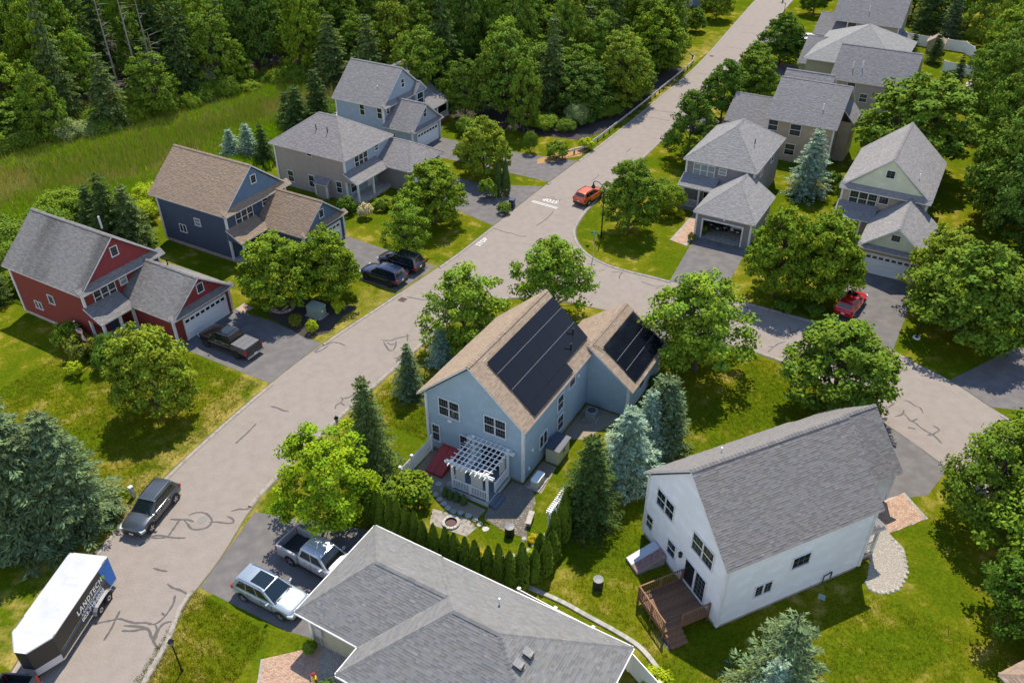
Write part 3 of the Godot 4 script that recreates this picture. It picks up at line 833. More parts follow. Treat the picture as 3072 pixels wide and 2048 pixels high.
func build_far_blue_house() -> void:
	var col := Color(0.226, 0.217, 0.213)
	var o := house("pale blue house at the wood edge with cross gables and garage", -71, -88.4)
	walls(o, -75.8, -67.9, -93.0, -84.0, 5.3, 9.0, "x", M.pale_blue, 0.35, "E")
	clap(o, W(-67.9, 0, -84.0), W(-67.9, 0, -93.0), rect_prof(9.0, 0.35, 5.5), M.pale_blue)
	clap(o, W(-67.88, 0, -84.0), W(-67.88, 0, -93.0), [Vector2(0.3, 5.5), Vector2(8.7, 5.5), Vector2(4.5, 9.0)], M.pale_blue)
	gable_roof(o, -76.3, -67.6, -93.4, -83.7, 5.3, 9.3, "x", col)
	pent_x(o, -67.88, 0.6, -93.0, -83.7, 5.75, 5.3, col)
	walls(o, -67.9, -63.3, -90.2, -83.8, 2.8, 5.5, "x", M.pale_blue, 0.1, "W")
	gable_roof(o, -67.9, -62.9, -90.5, -83.5, 2.85, 5.75, "x", col)
	pent_x(o, -63.29, 0.5, -90.5, -83.5, 3.15, 2.85, col)
	garage_door(o, Vector3(-63.3, 0.05, -87.2), Vector3(1, 0, 0), 4.6, 2.1)
	# dormer bay above the garage
	walls(o, -67.9, -67.3, -92.6, -90.4, 5.6, 6.7, "x", M.pale_blue, 3.0, "W")
	gable_roof(o, -69.5, -67.0, -92.9, -90.1, 5.5, 6.8, "x", col)
	win_x(o, -67.3, -90.8, -92.2, 3.5, 5.2, 1, 3, 4)
	# long roof running down to the entrance porch
	roof_plane(o, [Vector3(-66.0, 2.75, -90.5), Vector3(-66.0, 2.75, -97.0), Vector3(-74.0, 7.2, -97.0), Vector3(-74.0, 7.2, -90.5)], col)
	clap(o, W(-67.9, 0, -93.0), W(-67.9, 0, -96.6), rect_prof(3.6, 0.35, 3.6), M.pale_blue)
	walls(o, -75.6, -67.9, -96.6, -93.0, 3.4, 3.4, "", M.pale_blue, 0.35, "SE")
	box_part(o, "porch_floor", -67.9, -0.05, -96.8, -66.2, 0.5, -91.0, M.deck_wood)
	for z in [-91.2, -94.0, -96.6]: post(o, "porch_post", -66.3, z, 0.5, 2.65, 0.2, M.trim)
	railing(o, Vector3(-66.3, 0.5, -94.0), Vector3(-66.3, 0.5, -96.6), 0.9, M.trim)
	win_z(o, -84.0, -71.8, -70.95, 3.65, 5.2, 1, 1, 2); win_z(o, -84.0, -68.9, -68.05, 3.65, 5.25, 1, 1, 2)
	win_x(o, -67.9, -84.6, -85.2, 4.1, 5.15, 1, 2, 2)
	win_x(o, -67.86, -88.15, -88.87, 6.65, 7.8, 1, 2, 4)
	win_x(o, -63.27, -86.4, -87.15, 3.95, 5.1, 1, 2, 4)
	win_z(o, -83.8, -66.75, -66.0, 1.3, 2.25, 1, 3, 3, 1.0, false)
	corner_boards(o, [[-75.8, -84.0, 5.3], [-67.9, -84.0, 5.3], [-63.3, -83.8, 2.8], [-63.3, -90.2, 2.8]])
	pipe_vent(o, Vector3(-70.0, 6.4, -85.9), 0.9, M.vinyl, 0.07)
	box_part(o, "side_deck", -80.0, 1.0, -90.0, -75.9, 1.15, -84.6, M.trim)

func build_solar_house() -> void:
	var col := Color(0.300, 0.232, 0.172)
	var o := house("blue house with tan roof carrying black solar panels", -25, -43)
	walls(o, -29.0, -20.9, -48.2, -37.7, 5.35, 8.95, "z", M.solar_blue, 0.3)
	gable_roof(o, -29.6, -20.6, -48.85, -37.35, 5.2, 9.2, "z", col, 0.165, 300, 0.0, "AB", 0.3)
	walls(o, -24.4, -17.4, -54.9, -48.2, 2.95, 5.6, "z", M.solar_blue, 0.15)
	gable_roof(o, -24.8, -17.0, -55.3, -48.0, 2.75, 5.75, "z", col, 0.165, 0, 0.0, "AB", 0.3)
	corner_boards(o, [[-29.0, -37.7, 5.3], [-20.9, -37.7, 5.3], [-17.4, -48.2, 2.85], [-17.4, -54.9, 2.85]])
	win_z(o, -37.7, -27.9, -26.1, 3.75, 5.35, 2, 4, 4); win_z(o, -37.7, -24.05, -22.25, 3.7, 5.3, 2, 4, 4)
	win_z(o, -37.7, -28.65, -27.95, 0.95, 2.55, 1, 3, 4); win_z(o, -37.7, -26.2, -25.5, 0.95, 2.5, 1, 3, 4)
	box_part(o, "patio_door", -24.3, 0.5, -37.7, -22.6, 2.55, -37.62, M.glass)
	win_x(o, -20.9, -44.7, -45.7, 3.85, 5.2, 1, 2, 4); win_x(o, -20.9, -42.8, -43.8, 2.9, 4.3, 1, 2, 4)
	win_x(o, -20.9, -40.05, -41.25, 1.4, 2.65, 2, 1, 2, 1.0, false); win_x(o, -20.9, -42.9, -43.9, 0.9, 2.3, 1, 2, 4)
	win_x(o, -17.4, -50.4, -51.4, 1.2, 2.5, 1, 2, 4)
	garage_door(o, Vector3(-20.9, 0.05, -54.9), Vector3(0, 0, -1), 4.8, 2.1)
	for q in [[-20.8, 2.4, -38.9], [-20.8, 1.0, -38.4], [-20.8, 4.2, -46.2]]:
		var b := MB.new(); b.obb(W(q[0], q[1], q[2]), Vector3(0.14, 0.2, 0.14)); part(o, "wall_vent", b, M.vinyl)
	var fl := MB.new(); fl.obb(W(-26.95, 3.45, -37.6), Vector3(0.3, 0.14, 0.14)); part(o, "flood_light", fl, M.vinyl)
	pipe_vent(o, Vector3(-21.6, 6.1, -46.3), 0.75, M.black_metal); pipe_vent(o, Vector3(-22.1, 6.55, -47.6), 0.75, M.black_metal)
	# solar panels, each with a thin frame, on the slopes facing +x
	solar_row(o, Vector3(-25.1, 9.2, 0), Vector3(-20.6, 5.2, 0), [[0.72, 1.78, -48.7, -38.95, 6], [1.81, 3.27, -48.7, -39.0, 6], [3.30, 4.9, -48.75, -39.05, 6]], [[4.93, 5.75, -45.0, -39.05, 4]])
	solar_row(o, Vector3(-20.9, 5.75, 0), Vector3(-17.0, 2.75, 0), [[0.85, 2.35, -54.95, -49.1, 4], [2.38, 3.4, -54.95, -49.1, 4], [3.43, 4.55, -54.95, -49.05, 4]], [])
	# conduit crossing the two roofs
	var cd := MB.new()
	cd.bar(W(-21.2, 5.85, -48.1), W(-20.4, 5.55, -48.7), 0.03, 0.03); cd.bar(W(-20.4, 5.5, -48.7), W(-19.6, 4.9, -49.0), 0.03, 0.03)
	part(o, "conduit", cd, M.black_metal)

func solar_row(o: Node, ridge: Vector3, eave: Vector3, rows: Array, extra: Array) -> void:
	var dn := (eave - ridge).normalized()
	var nn := Vector3(-dn.y, dn.x, 0).normalized()
	if nn.y < 0: nn = -nn
	for r in rows + extra:
		var cnt: int = r[4]
		for k in cnt:
			var z0: float = lerpf(r[2], r[3], float(k) / cnt) + 0.002; var z1: float = lerpf(r[2], r[3], float(k + 1) / cnt) - 0.002
			var c: Vector3 = ridge + dn * ((r[0] + r[1]) / 2) + nn * 0.13; c.z = (z0 + z1) / 2
			var w: float = r[1] - r[0]
			var b := MB.new()
			var bs := Basis(dn, nn, dn.cross(nn))
			b.obb(c - hp, Vector3(w, 0.04, z1 - z0), bs)
			var p := part(o, "solar_panel", b, M.solar_frame)
			var g := MB.new()
			g.obb(c - hp + nn * 0.021, Vector3(w - 0.016, 0.006, z1 - z0 - 0.008), bs)
			part(p, "pane", g, M.solar_glass)
		# rail showing in the gap below the row
		if r in rows and rows.find(r) < rows.size() - 1:
			var rl := MB.new()
			var a: Vector3 = ridge + dn * (r[1] + 0.015) + nn * 0.145
			rl.bar(Vector3(a.x, a.y, r[2]) - hp, Vector3(a.x, a.y, r[3]) - hp, 0.04, 0.01)
			part(o, "panel_rail", rl, M.rail_grey)

func build_white_house() -> void:
	# local frame: x runs to the front of the house, -z across it
	hp = Vector3.ZERO
	var col := Color(0.193, 0.184, 0.178)
	var o := thing("house", "white house with grey shingle roof and small brown rear deck", "house", Vector3(-4.9, 0, -32.82), deg_to_rad(54.25))
	walls(o, 0, 11.0, -8.2, 0, 5.45, 9.25, "x", M.white_siding, 0.3)
	gable_roof(o, -0.25, 11.4, -8.65, 0.2, 5.45, 9.5, "x", col, 0.15, 300, 0.0, "AB", 0.3)
	walls(o, 11.0, 17.0, -10.3, -3.7, 2.9, 6.0, "x", M.white_siding, 0.15, "W")
	gable_roof(o, 11.0, 17.4, -10.65, -3.4, 2.95, 6.2, "x", col, 0.15, 0, 0.0, "AB", 0.3)
	corner_boards(o, [[0, 0, 5.4], [0, -8.2, 5.4], [11.0, 0, 5.4], [17.0, -3.7, 2.8]])
	win_x(o, 0, -7.2, -5.3, 4.0, 5.4, 2, 2, 2, -1.0); win_x(o, 0, -8.0, -7.2, 1.2, 2.4, 1, 2, 2, -1.0)
	win_x(o, 0, -5.5, -4.6, 1.2, 2.5, 1, 2, 2, -1.0); win_x(o, 0, -3.3, -1.2, 3.9, 5.35, 2, 3, 4, -1.0)
	# sliding door to the deck
	window(o, Vector3(0, 1.7, -3.05), Vector3(-1, 0, 0), 0.95, 1.9, 1, 1, false); window(o, Vector3(0, 1.7, -1.95), Vector3(-1, 0, 0), 0.95, 1.9, 3, 5, false)
	win_z(o, 0, 4.9, 6.3, 2.95, 4.0, 1, 3, 2, 1.0, false); win_z(o, 0, 2.4, 3.7, 1.7, 2.7, 2, 2, 3, 1.0, false)
	lantern_fixture(o, Vector3(-0.12, 2.35, -4.05))
	garage_door(o, Vector3(17.0, 0.05, -7.0), Vector3(1, 0, 0), 4.8, 2.1)
	pipe_vent(o, Vector3(3.6, 7.6, -6.2), 0.55, M.vinyl, 0.06)
	# entrance porch at the front
	roof_plane(o, [Vector3(12.9, 2.75, -0.25), Vector3(12.9, 2.75, -3.6), Vector3(11.0, 3.4, -3.6), Vector3(11.0, 3.4, -0.9)], col)
	roof_plane(o, [Vector3(11.0, 2.75, -0.2), Vector3(12.9, 2.75, -0.2), Vector3(11.0, 3.4, -0.9)], col)
	box_part(o, "porch_floor", 11.0, -0.05, -3.6, 12.7, 0.4, -0.4, M.concrete)
	for z in [-0.5, -2.6]: post(o, "porch_post", 12.6, z, 0.4, 2.7, 0.18, M.trim)
	railing(o, Vector3(11.1, 0.4, -0.5), Vector3(12.5, 0.4, -0.5), 0.9, M.trim)
	# gas pipe on the long wall
	var gp := MB.new()
	gp.bar(W(8.0, 0.3, 0.12), W(8.0, 0.9, 0.12), 0.05, 0.05); gp.bar(W(8.0, 0.9, 0.12), W(8.6, 1.0, 0.12), 0.05, 0.05); gp.bar(W(8.6, 1.0, 0.12), W(8.6, 0.4, 0.12), 0.05, 0.05)
	part(o, "gas_pipe", gp, M.black_metal)
	# rear deck: planks, posts, rails and steps
	var dk := MB.new()
	dk.bx(-3.3, 0.45, -3.6, -0.05, 0.62, -0.7)
	var df := part(o, "deck", dk, M.deck_wood)
	for k in 21:
		var z0 := -3.6 + k * 0.138
		var pl := MB.new()
		var kk := rng.randf_range(0.8, 1.2)
		pl.bx(-3.35, 0.622, z0, -0.05, 0.655, z0 + 0.13, Color(0.8 * kk, 0.8 * kk, 0.8 * kk))
		part(df, "plank", pl, M.deck_wood)
	for q in [[-3.28, -3.55], [-1.7, -3.55], [-0.1, -3.55], [-3.28, -2.1], [-3.28, -0.75], [-2.0, -0.75], [-0.1, -0.75]]: post(o, "deck_post", q[0], q[1], 0, 1.62, 0.1, M.deck_wood)
	railing(o, Vector3(-3.28, 0.65, -3.55), Vector3(-0.1, 0.65, -3.55), 0.95, M.deck_wood, 0.14, 0.045)
	railing(o, Vector3(-3.28, 0.65, -3.55), Vector3(-3.28, 0.65, -0.75), 0.95, M.deck_wood, 0.14, 0.045)
	railing(o, Vector3(-2.0, 0.65, -0.75), Vector3(-0.1, 0.65, -0.75), 0.95, M.deck_wood, 0.14, 0.045)
	for k in 3:
		var st := MB.new()
		st.bx(-3.2, 0, -0.7 + k * 0.28, -2.05, 0.48 - k * 0.16, -0.42 + k * 0.28)
		part(o, "step", st, M.deck_wood)
	# basement bulkhead
	bulkhead(o, -2.2, -0.1, -6.8, -5.4, M.galvanised)

# sloping basement hatch against an x wall: low edge at xl, high edge at xh
func bulkhead(o: Node, xl: float, xh: float, z0: float, z1: float, m: Material) -> void:
	var b := MB.new()
	var y0 := 0.22; var y1 := 0.85
	var p := [W(xl, 0, z0), W(xl, 0, z1), W(xh, 0, z1), W(xh, 0, z0)]
	var t := [W(xl, y0, z0), W(xl, y0, z1), W(xh, y1, z1), W(xh, y1, z0)]
	for k in 4:
		var j := (k + 1) % 4
		b.quad(p[k], p[j], t[j], t[k])
	b.quad(t[0], t[1], t[2], t[3])
	var f := part(o, "bulkhead", b, M.concrete)
	for s in 2:
		var d := MB.new()
		var za := lerpf(z0, z1, 0.03 + s * 0.475); var zb := lerpf(z0, z1, 0.495 + s * 0.475)
		var up := Vector3(0, 0.03, 0)
		var q := [W(xl, y0, za) + up, W(xl, y0, zb) + up, W(xh, y1, zb) + up, W(xh, y1, za) + up]
		d.quad(q[0], q[1], q[2], q[3])
		for k in 4: d.quad(q[k] - up, q[(k + 1) % 4] - up, q[(k + 1) % 4], q[k])
		part(f, "hatch_door", d, m if m != M.galvanised else (M.galvanised if s == 0 else M.hatch_weathered))

func build_front_hip_house() -> void:
	var col := Color(0.192, 0.191, 0.188)
	var o := house("olive walled one storey house with broad grey hip roof", -15, -22.5)
	walls(o, -25.3, -21.0, -26.7, -20.2, 2.85, 2.85, "", M.olive_siding, 0.3)
	hip_roof(o, -25.8, -20.8, -27.2, -19.75, 3.0, Vector3(-22.6, 5.35, -23.5), Vector3(-17.3, 5.35, -23.5), true, col, 0.15, 80, "E", 0.3, true)
	walls(o, -20.7, -8.6, -26.6, -18.3, 2.85, 2.85, "", M.olive_siding, 0.3)
	hip_roof(o, -21.2, -8.1, -27.15, -17.8, 3.0, Vector3(-16.6, 6.05, -22.45), Vector3(-13.75, 6.05, -22.45), true, col, 0.15, 220, "", 0.3, true)
	garage_door(o, Vector3(-25.3, 0.05, -23.5), Vector3(-1, 0, 0), 4.8, 2.1)
	corner_boards(o, [[-25.3, -20.2, 2.8], [-21.0, -20.2, 2.8]])
	for q in [[-12.1, -22.6], [-12.2, -21.75]]:
		var y: float = 3.0 + (-8.1 - q[0]) * 0.54
		var b := MB.new(); b.obb(W(q[0], y + 0.1, q[1]), Vector3(0.4, 0.3, 0.34))
		var v := part(o, "roof_vent", b, M.black_metal)
		b = MB.new(); b.obb(W(q[0] - 0.05, y + 0.27, q[1]), Vector3(0.55, 0.04, 0.46), Basis(Vector3.BACK, -0.35))
		part(v, "vent_hood", b, M.ac_hood)
	pipe_vent(o, Vector3(-15.3, 4.4, -25.0), 0.6, M.vinyl, 0.06)
	var em := MB.new(); em.obb(W(-24.6, 1.5, -20.12), Vector3(0.45, 0.75, 0.16)); part(o, "electric_meter", em, M.galvanised)
	var ep := MB.new(); ep.bar(W(-24.6, 0.2, -20.1), W(-24.6, 1.2, -20.1), 0.06, 0.06); part(o, "conduit", ep, M.galvanised)

func build_open_garage_house() -> void:
	var col := Color(0.238, 0.233, 0.231)
	var o := house("grey house with hipped roofs and an open garage", -22.5, -90)
	walls(o, -27.3, -19.5, -98.6, -87.5, 5.3, 5.3, "", M.grey_siding, 0.3)
	hip_roof(o, -27.7, -19.15, -99.0, -87.15, 5.35, Vector3(-23.4, 8.4, -91.9), Vector3(-23.4, 8.4, -94.5), false, col)
	# garage: walls round a real opening
	var x0 := -23.1; var x1 := -17.2; var z0 := -87.5; var z1 := -79.9
	clap(o, W(x0, 0, z0), W(x0, 0, z1), rect_prof(z1 - z0, 0.1, 3.0), M.grey_siding)
	clap(o, W(x1, 0, z1), W(x1, 0, z0), rect_prof(z1 - z0, 0.1, 3.0), M.grey_siding)
	clap(o, W(x0, 0, z1), W(-22.35, 0, z1), rect_prof(0.75, 0.1, 3.0), M.grey_siding)
	clap(o, W(-18.1, 0, z1), W(x1, 0, z1), rect_prof(0.9, 0.1, 3.0), M.grey_siding)
	clap(o, W(-22.35, 0, z1), W(-18.1, 0, z1), rect_prof(4.25, 2.2, 3.0), M.grey_siding)
	var fr := MB.new()
	fr.bx(-22.5 - hp.x, 0, z1 - hp.z, -22.35 - hp.x, 2.2, z1 + 0.08 - hp.z); fr.bx(-18.1 - hp.x, 0, z1 - hp.z, -17.95 - hp.x, 2.2, z1 + 0.08 - hp.z); fr.bx(-22.5 - hp.x, 2.2, z1 - hp.z, -17.95 - hp.x, 2.36, z1 + 0.08 - hp.z)
	part(o, "garage_door_frame", fr, M.trim)
	box_part(o, "garage_floor", x0 + 0.15, -0.02, z0, x1 - 0.15, 0.04, z1 + 0.05, M.concrete)
	box_part(o, "garage_ceiling", x0 + 0.15, 2.7, z0 + 0.1, x1 - 0.15, 2.78, z1 - 0.2, M.trim)
	hip_roof(o, -23.5, -16.8, -87.5, -79.6, 3.0, Vector3(-20.2, 5.15, -84.5), Vector3(-20.2, 5.15, -87.5), false, col, 0.16, 0, "N")
	var em := MB.new(); em.obb(W(-20.1, 2.75, z1 + 0.06), Vector3(0.2, 0.3, 0.12)); part(o, "wall_lantern", em, M.vinyl)
	# porch
	roof_plane(o, [Vector3(-27.5, 2.9, -85.4), Vector3(-23.3, 2.9, -85.4), Vector3(-23.3, 3.7, -87.5), Vector3(-27.5, 3.7, -87.5)], col)
	box_part(o, "porch_floor", -27.2, -0.05, -87.5, -23.1, 0.4, -85.5, M.grey_siding)
	for x in [-27.0, -24.9]: post(o, "porch_post", x, -85.65, 0.4, 2.8, 0.18, M.trim)
	railing(o, Vector3(-27.0, 0.4, -85.65), Vector3(-25.0, 0.4, -85.65), 0.9, M.trim)
	win_z(o, -87.5, -24.9, -23.6, 0.9, 2.6, 1, 2, 2)
	win_z(o, -87.5, -26.45, -23.95, 3.55, 5.0, 3, 1, 2, 1.0, true, "curtain_glass"); win_z(o, -87.5, -23.5, -22.6, 4.2, 4.95, 1, 1, 2, 1.0, true, "curtain_glass")
	win_x(o, -19.5, -90.0, -91.0, 3.7, 5.1, 1, 1, 2); win_x(o, -19.5, -94.5, -95.5, 3.7, 5.1, 1, 1, 2)
	corner_boards(o, [[-27.3, -87.5, 5.25], [-19.5, -87.5, 5.25], [x0, z1, 2.9], [x1, z1, 2.9]])
	pipe_vent(o, Vector3(-21.0, 7.0, -91.6), 0.4, M.black_metal)

func build_cream_house() -> void:
	var col := Color(0.244, 0.233, 0.228)
	var o := house("cream and tan gabled house with white garage door", -6, -90)
	walls(o, -10.3, -1.9, -100.2, -88.9, 5.25, 8.9, "z", M.tan, 0.3, "S")
	clap(o, W(-10.3, 0, -88.9), W(-1.9, 0, -88.9), rect_prof(8.4, 0.3, 5.5), M.tan)
	clap(o, W(-10.3, 0, -88.88), W(-1.9, 0, -88.88), [Vector2(0.3, 5.5), Vector2(8.1, 5.5), Vector2(4.2, 8.9)], M.cream)
	gable_roof(o, -10.65, -1.5, -100.6, -88.6, 5.3, 9.2, "z", col)
	pent_z(o, -88.88, 0.6, -10.65, -1.5, 5.75, 5.3, col)
	walls(o, -6.4, -0.4, -88.9, -81.0, 2.85, 5.3, "z", M.tan, 0.1, "NS")
	clap(o, W(-6.4, 0, -81.0), W(-0.4, 0, -81.0), rect_prof(6.0, 0.1, 3.1), M.tan)
	clap(o, W(-6.4, 0, -80.99), W(-0.4, 0, -80.99), [Vector2(0.3, 3.1), Vector2(5.7, 3.1), Vector2(3.0, 5.3)], M.cream)
	gable_roof(o, -6.75, -0.1, -88.9, -80.7, 2.85, 5.5, "z", col)
	pent_z(o, -80.99, 0.5, -6.75, -0.1, 3.2, 2.9, col)
	garage_door(o, Vector3(-3.4, 0.05, -81.0), Vector3(0, 0, 1), 4.8, 2.1)
	roof_plane(o, [Vector3(-10.5, 2.8, -86.7), Vector3(-6.4, 2.8, -86.7), Vector3(-6.4, 3.7, -88.9), Vector3(-10.5, 3.7, -88.9)], col)
	for x in [-10.2, -7.6]: post(o, "porch_post", x, -86.9, 0, 2.7, 0.18, M.trim)
	box_part(o, "porch_floor", -10.3, -0.05, -88.9, -6.4, 0.35, -86.8, M.concrete)
	win_z(o, -88.9, -9.5, -6.7, 3.4, 5.0, 3, 3, 4); win_z(o, -88.9, -6.55, -5.55, 4.1, 4.95, 1, 3, 3, 1.0, false)
	win_z(o, -88.86, -6.5, -5.6, 7.0, 7.9, 1, 2, 3, 1.0, false); win_z(o, -80.97, -3.95, -3.05, 4.0, 4.75, 1, 3, 3, 1.0, false)
	win_x(o, -1.9, -91.0, -92.0, 3.7, 5.1, 1, 2, 2); win_x(o, -1.9, -95.0, -96.0, 3.7, 5.1, 1, 2, 2)
	corner_boards(o, [[-10.3, -88.9, 5.25], [-1.9, -88.9, 5.25], [-6.4, -81.0, 2.8], [-0.4, -81.0, 2.8]])
	lantern_fixture(o, Vector3(-2.0, 2.75, -80.9))
	pipe_vent(o, Vector3(-3.4, 6.8, -90.4), 0.7, M.vinyl)

func build_row_houses() -> void:
	var col := Color(0.210, 0.205, 0.206)
	var o := house("tan house with grey gable roof behind the blue spruce", -19, -110)
	walls(o, -22.9, -14.8, -115.3, -105.2, 5.25, 8.8, "x", M.tan, 0.3)
	gable_roof(o, -23.3, -14.4, -115.6, -104.8, 5.3, 9.1, "x", col)
	gable_roof(o, -23.2, -17.0, -117.0, -106.4, 5.2, 9.7, "x", col)
	walls(o, -29.0, -22.9, -116.0, -108.4, 2.9, 5.3, "x", M.tan, 0.1)
	gable_roof(o, -29.4, -22.9, -116.4, -108.0, 2.9, 5.5, "x", col)
	win_z(o, -105.2, -22.9, -21.6, 3.7, 5.1, 1, 2, 4); win_z(o, -105.2, -20.1, -18.7, 3.5, 5.0, 1, 2, 4); win_z(o, -105.2, -20.3, -19.0, 0.9, 2.4, 1, 2, 4)
	walls(o, -14.8, -13.4, -112.5, -108.5, 5.15, 5.15, "", M.tan, 0.3)
	roof_plane(o, [Vector3(-13.1, 5.2, -108.2), Vector3(-13.1, 5.2, -112.8), Vector3(-14.8, 7.0, -112.8), Vector3(-14.8, 7.0, -108.2)], col)
	corner_boards(o, [[-14.8, -105.2, 5.25], [-22.9, -105.2, 5.25]])
	pipe_vent(o, Vector3(-16.9, 6.7, -106.9), 0.8, M.vinyl)
	o = house("taupe house with long grey roof above the leafy tree", -17, -133)
	walls(o, -19.4, -9.3, -133.6, -125.0, 5.25, 8.8, "x", M.taupe, 0.3)
	gable_roof(o, -19.8, -8.9, -134.0, -124.7, 5.3, 9.05, "x", col)
	walls(o, -25.0, -12.3, -149.5, -133.6, 5.2, 5.2, "", M.olive_siding, 0.3, "S")
	clap(o, W(-25.0, 0, -133.4), W(-19.4, 0, -133.4), rect_prof(5.6, 0.3, 5.2), M.olive_siding)
	hip_roof(o, -25.4, -11.7, -150.0, -132.6, 5.3, Vector3(-18.3, 9.0, -141.8), Vector3(-18.3, 9.0, -142.2), false, Color(0.256, 0.254, 0.248))
	walls(o, -27.0, -20.0, -147.0, -138.6, 2.9, 5.7, "x", M.olive_siding, 0.1)
	gable_roof(o, -27.3, -19.0, -148.3, -138.2, 2.9, 6.0, "x", col)
	win_z(o, -125.0, -17.25, -16.1, 3.7, 5.1, 1, 2, 4); win_z(o, -125.0, -15.3, -14.2, 2.6, 3.8, 1, 2, 4)
	pipe_vent(o, Vector3(-17.2, 6.7, -126.4), 0.9, M.vinyl); pipe_vent(o, Vector3(-16.0, 6.9, -126.6), 0.9, M.vinyl)
	corner_boards(o, [[-19.4, -125.0, 5.2], [-9.3, -125.0, 5.2]])
	o = house("farthest taupe house cut by the top of the picture", -21, -164)
	walls(o, -24.0, -15.7, -167.5, -158.0, 5.25, 8.9, "x", M.taupe, 0.3)
	gable_roof(o, -26.8, -15.3, -168.0, -157.6, 5.3, 9.3, "x", col)
	walls(o, -28.8, -24.0, -165.5, -156.8, 2.8, 5.4, "x", M.taupe, 0.1)
	gable_roof(o, -29.2, -24.3, -166.0, -156.2, 2.9, 5.6, "x", col)
	win_z(o, -158.0, -24.0, -22.5, 3.75, 5.1, 1, 2, 4)
	corner_boards(o, [[-24.0, -158.0, 5.2], [-15.7, -158.0, 5.2]])
	pipe_vent(o, Vector3(-21.2, 6.9, -159.6), 0.9, M.vinyl)
	roof_plane(o, [Vector3(-13.6, 2.7, -157.8), Vector3(-13.6, 2.7, -162.0), Vector3(-15.7, 4.4, -162.0), Vector3(-15.7, 4.4, -157.8)], col)
	# house beyond the wood, only its lower walls in the picture
	o = house("pale grey house among the trees at the top edge", -62, -178)
	walls(o, -68.5, -54.0, -186.0, -176.0, 5.4, 9.0, "x", M.pale_blue, 0.3)
	gable_roof(o, -69, -53.6, -186.4, -175.6, 5.4, 9.3, "x", col)
	walls(o, -61.5, -58.0, -176.0, -174.2, 2.9, 2.9, "", M.trim, 0.3)
	roof_plane(o, [Vector3(-61.8, 2.9, -173.9), Vector3(-57.7, 2.9, -173.9), Vector3(-57.7, 3.8, -176.0), Vector3(-61.8, 3.8, -176.0)], col)
	win_z(o, -174.2, -60.6, -59.0, 0.9, 2.5, 1, 2, 2); win_z(o, -176.0, -66.0, -64.5, 0.9, 2.5, 1, 2, 2); win_z(o, -176.0, -56.6, -55.2, 0.9, 2.5, 1, 2, 2)
	corner_boards(o, [[-68.5, -176.0, 5.3], [-54.0, -176.0, 5.3]])
	# corner of a house at the lower right edge
	hp = Vector3.ZERO
	o = thing("house", "corner of a house with brown roof at the lower right edge", "house", Vector3(9.4, 0, -35.3), deg_to_rad(54.25))
	walls(o, 0.6, 9.4, 0.6, 8.4, 2.85, 2.85, "", M.white_siding, 0.3)
	hip_roof(o, 0, 10, 0, 9, 3.0, Vector3(4.5, 5.8, 4.5), Vector3(5.5, 5.8, 4.5), true, Color(0.30, 0.22, 0.165))
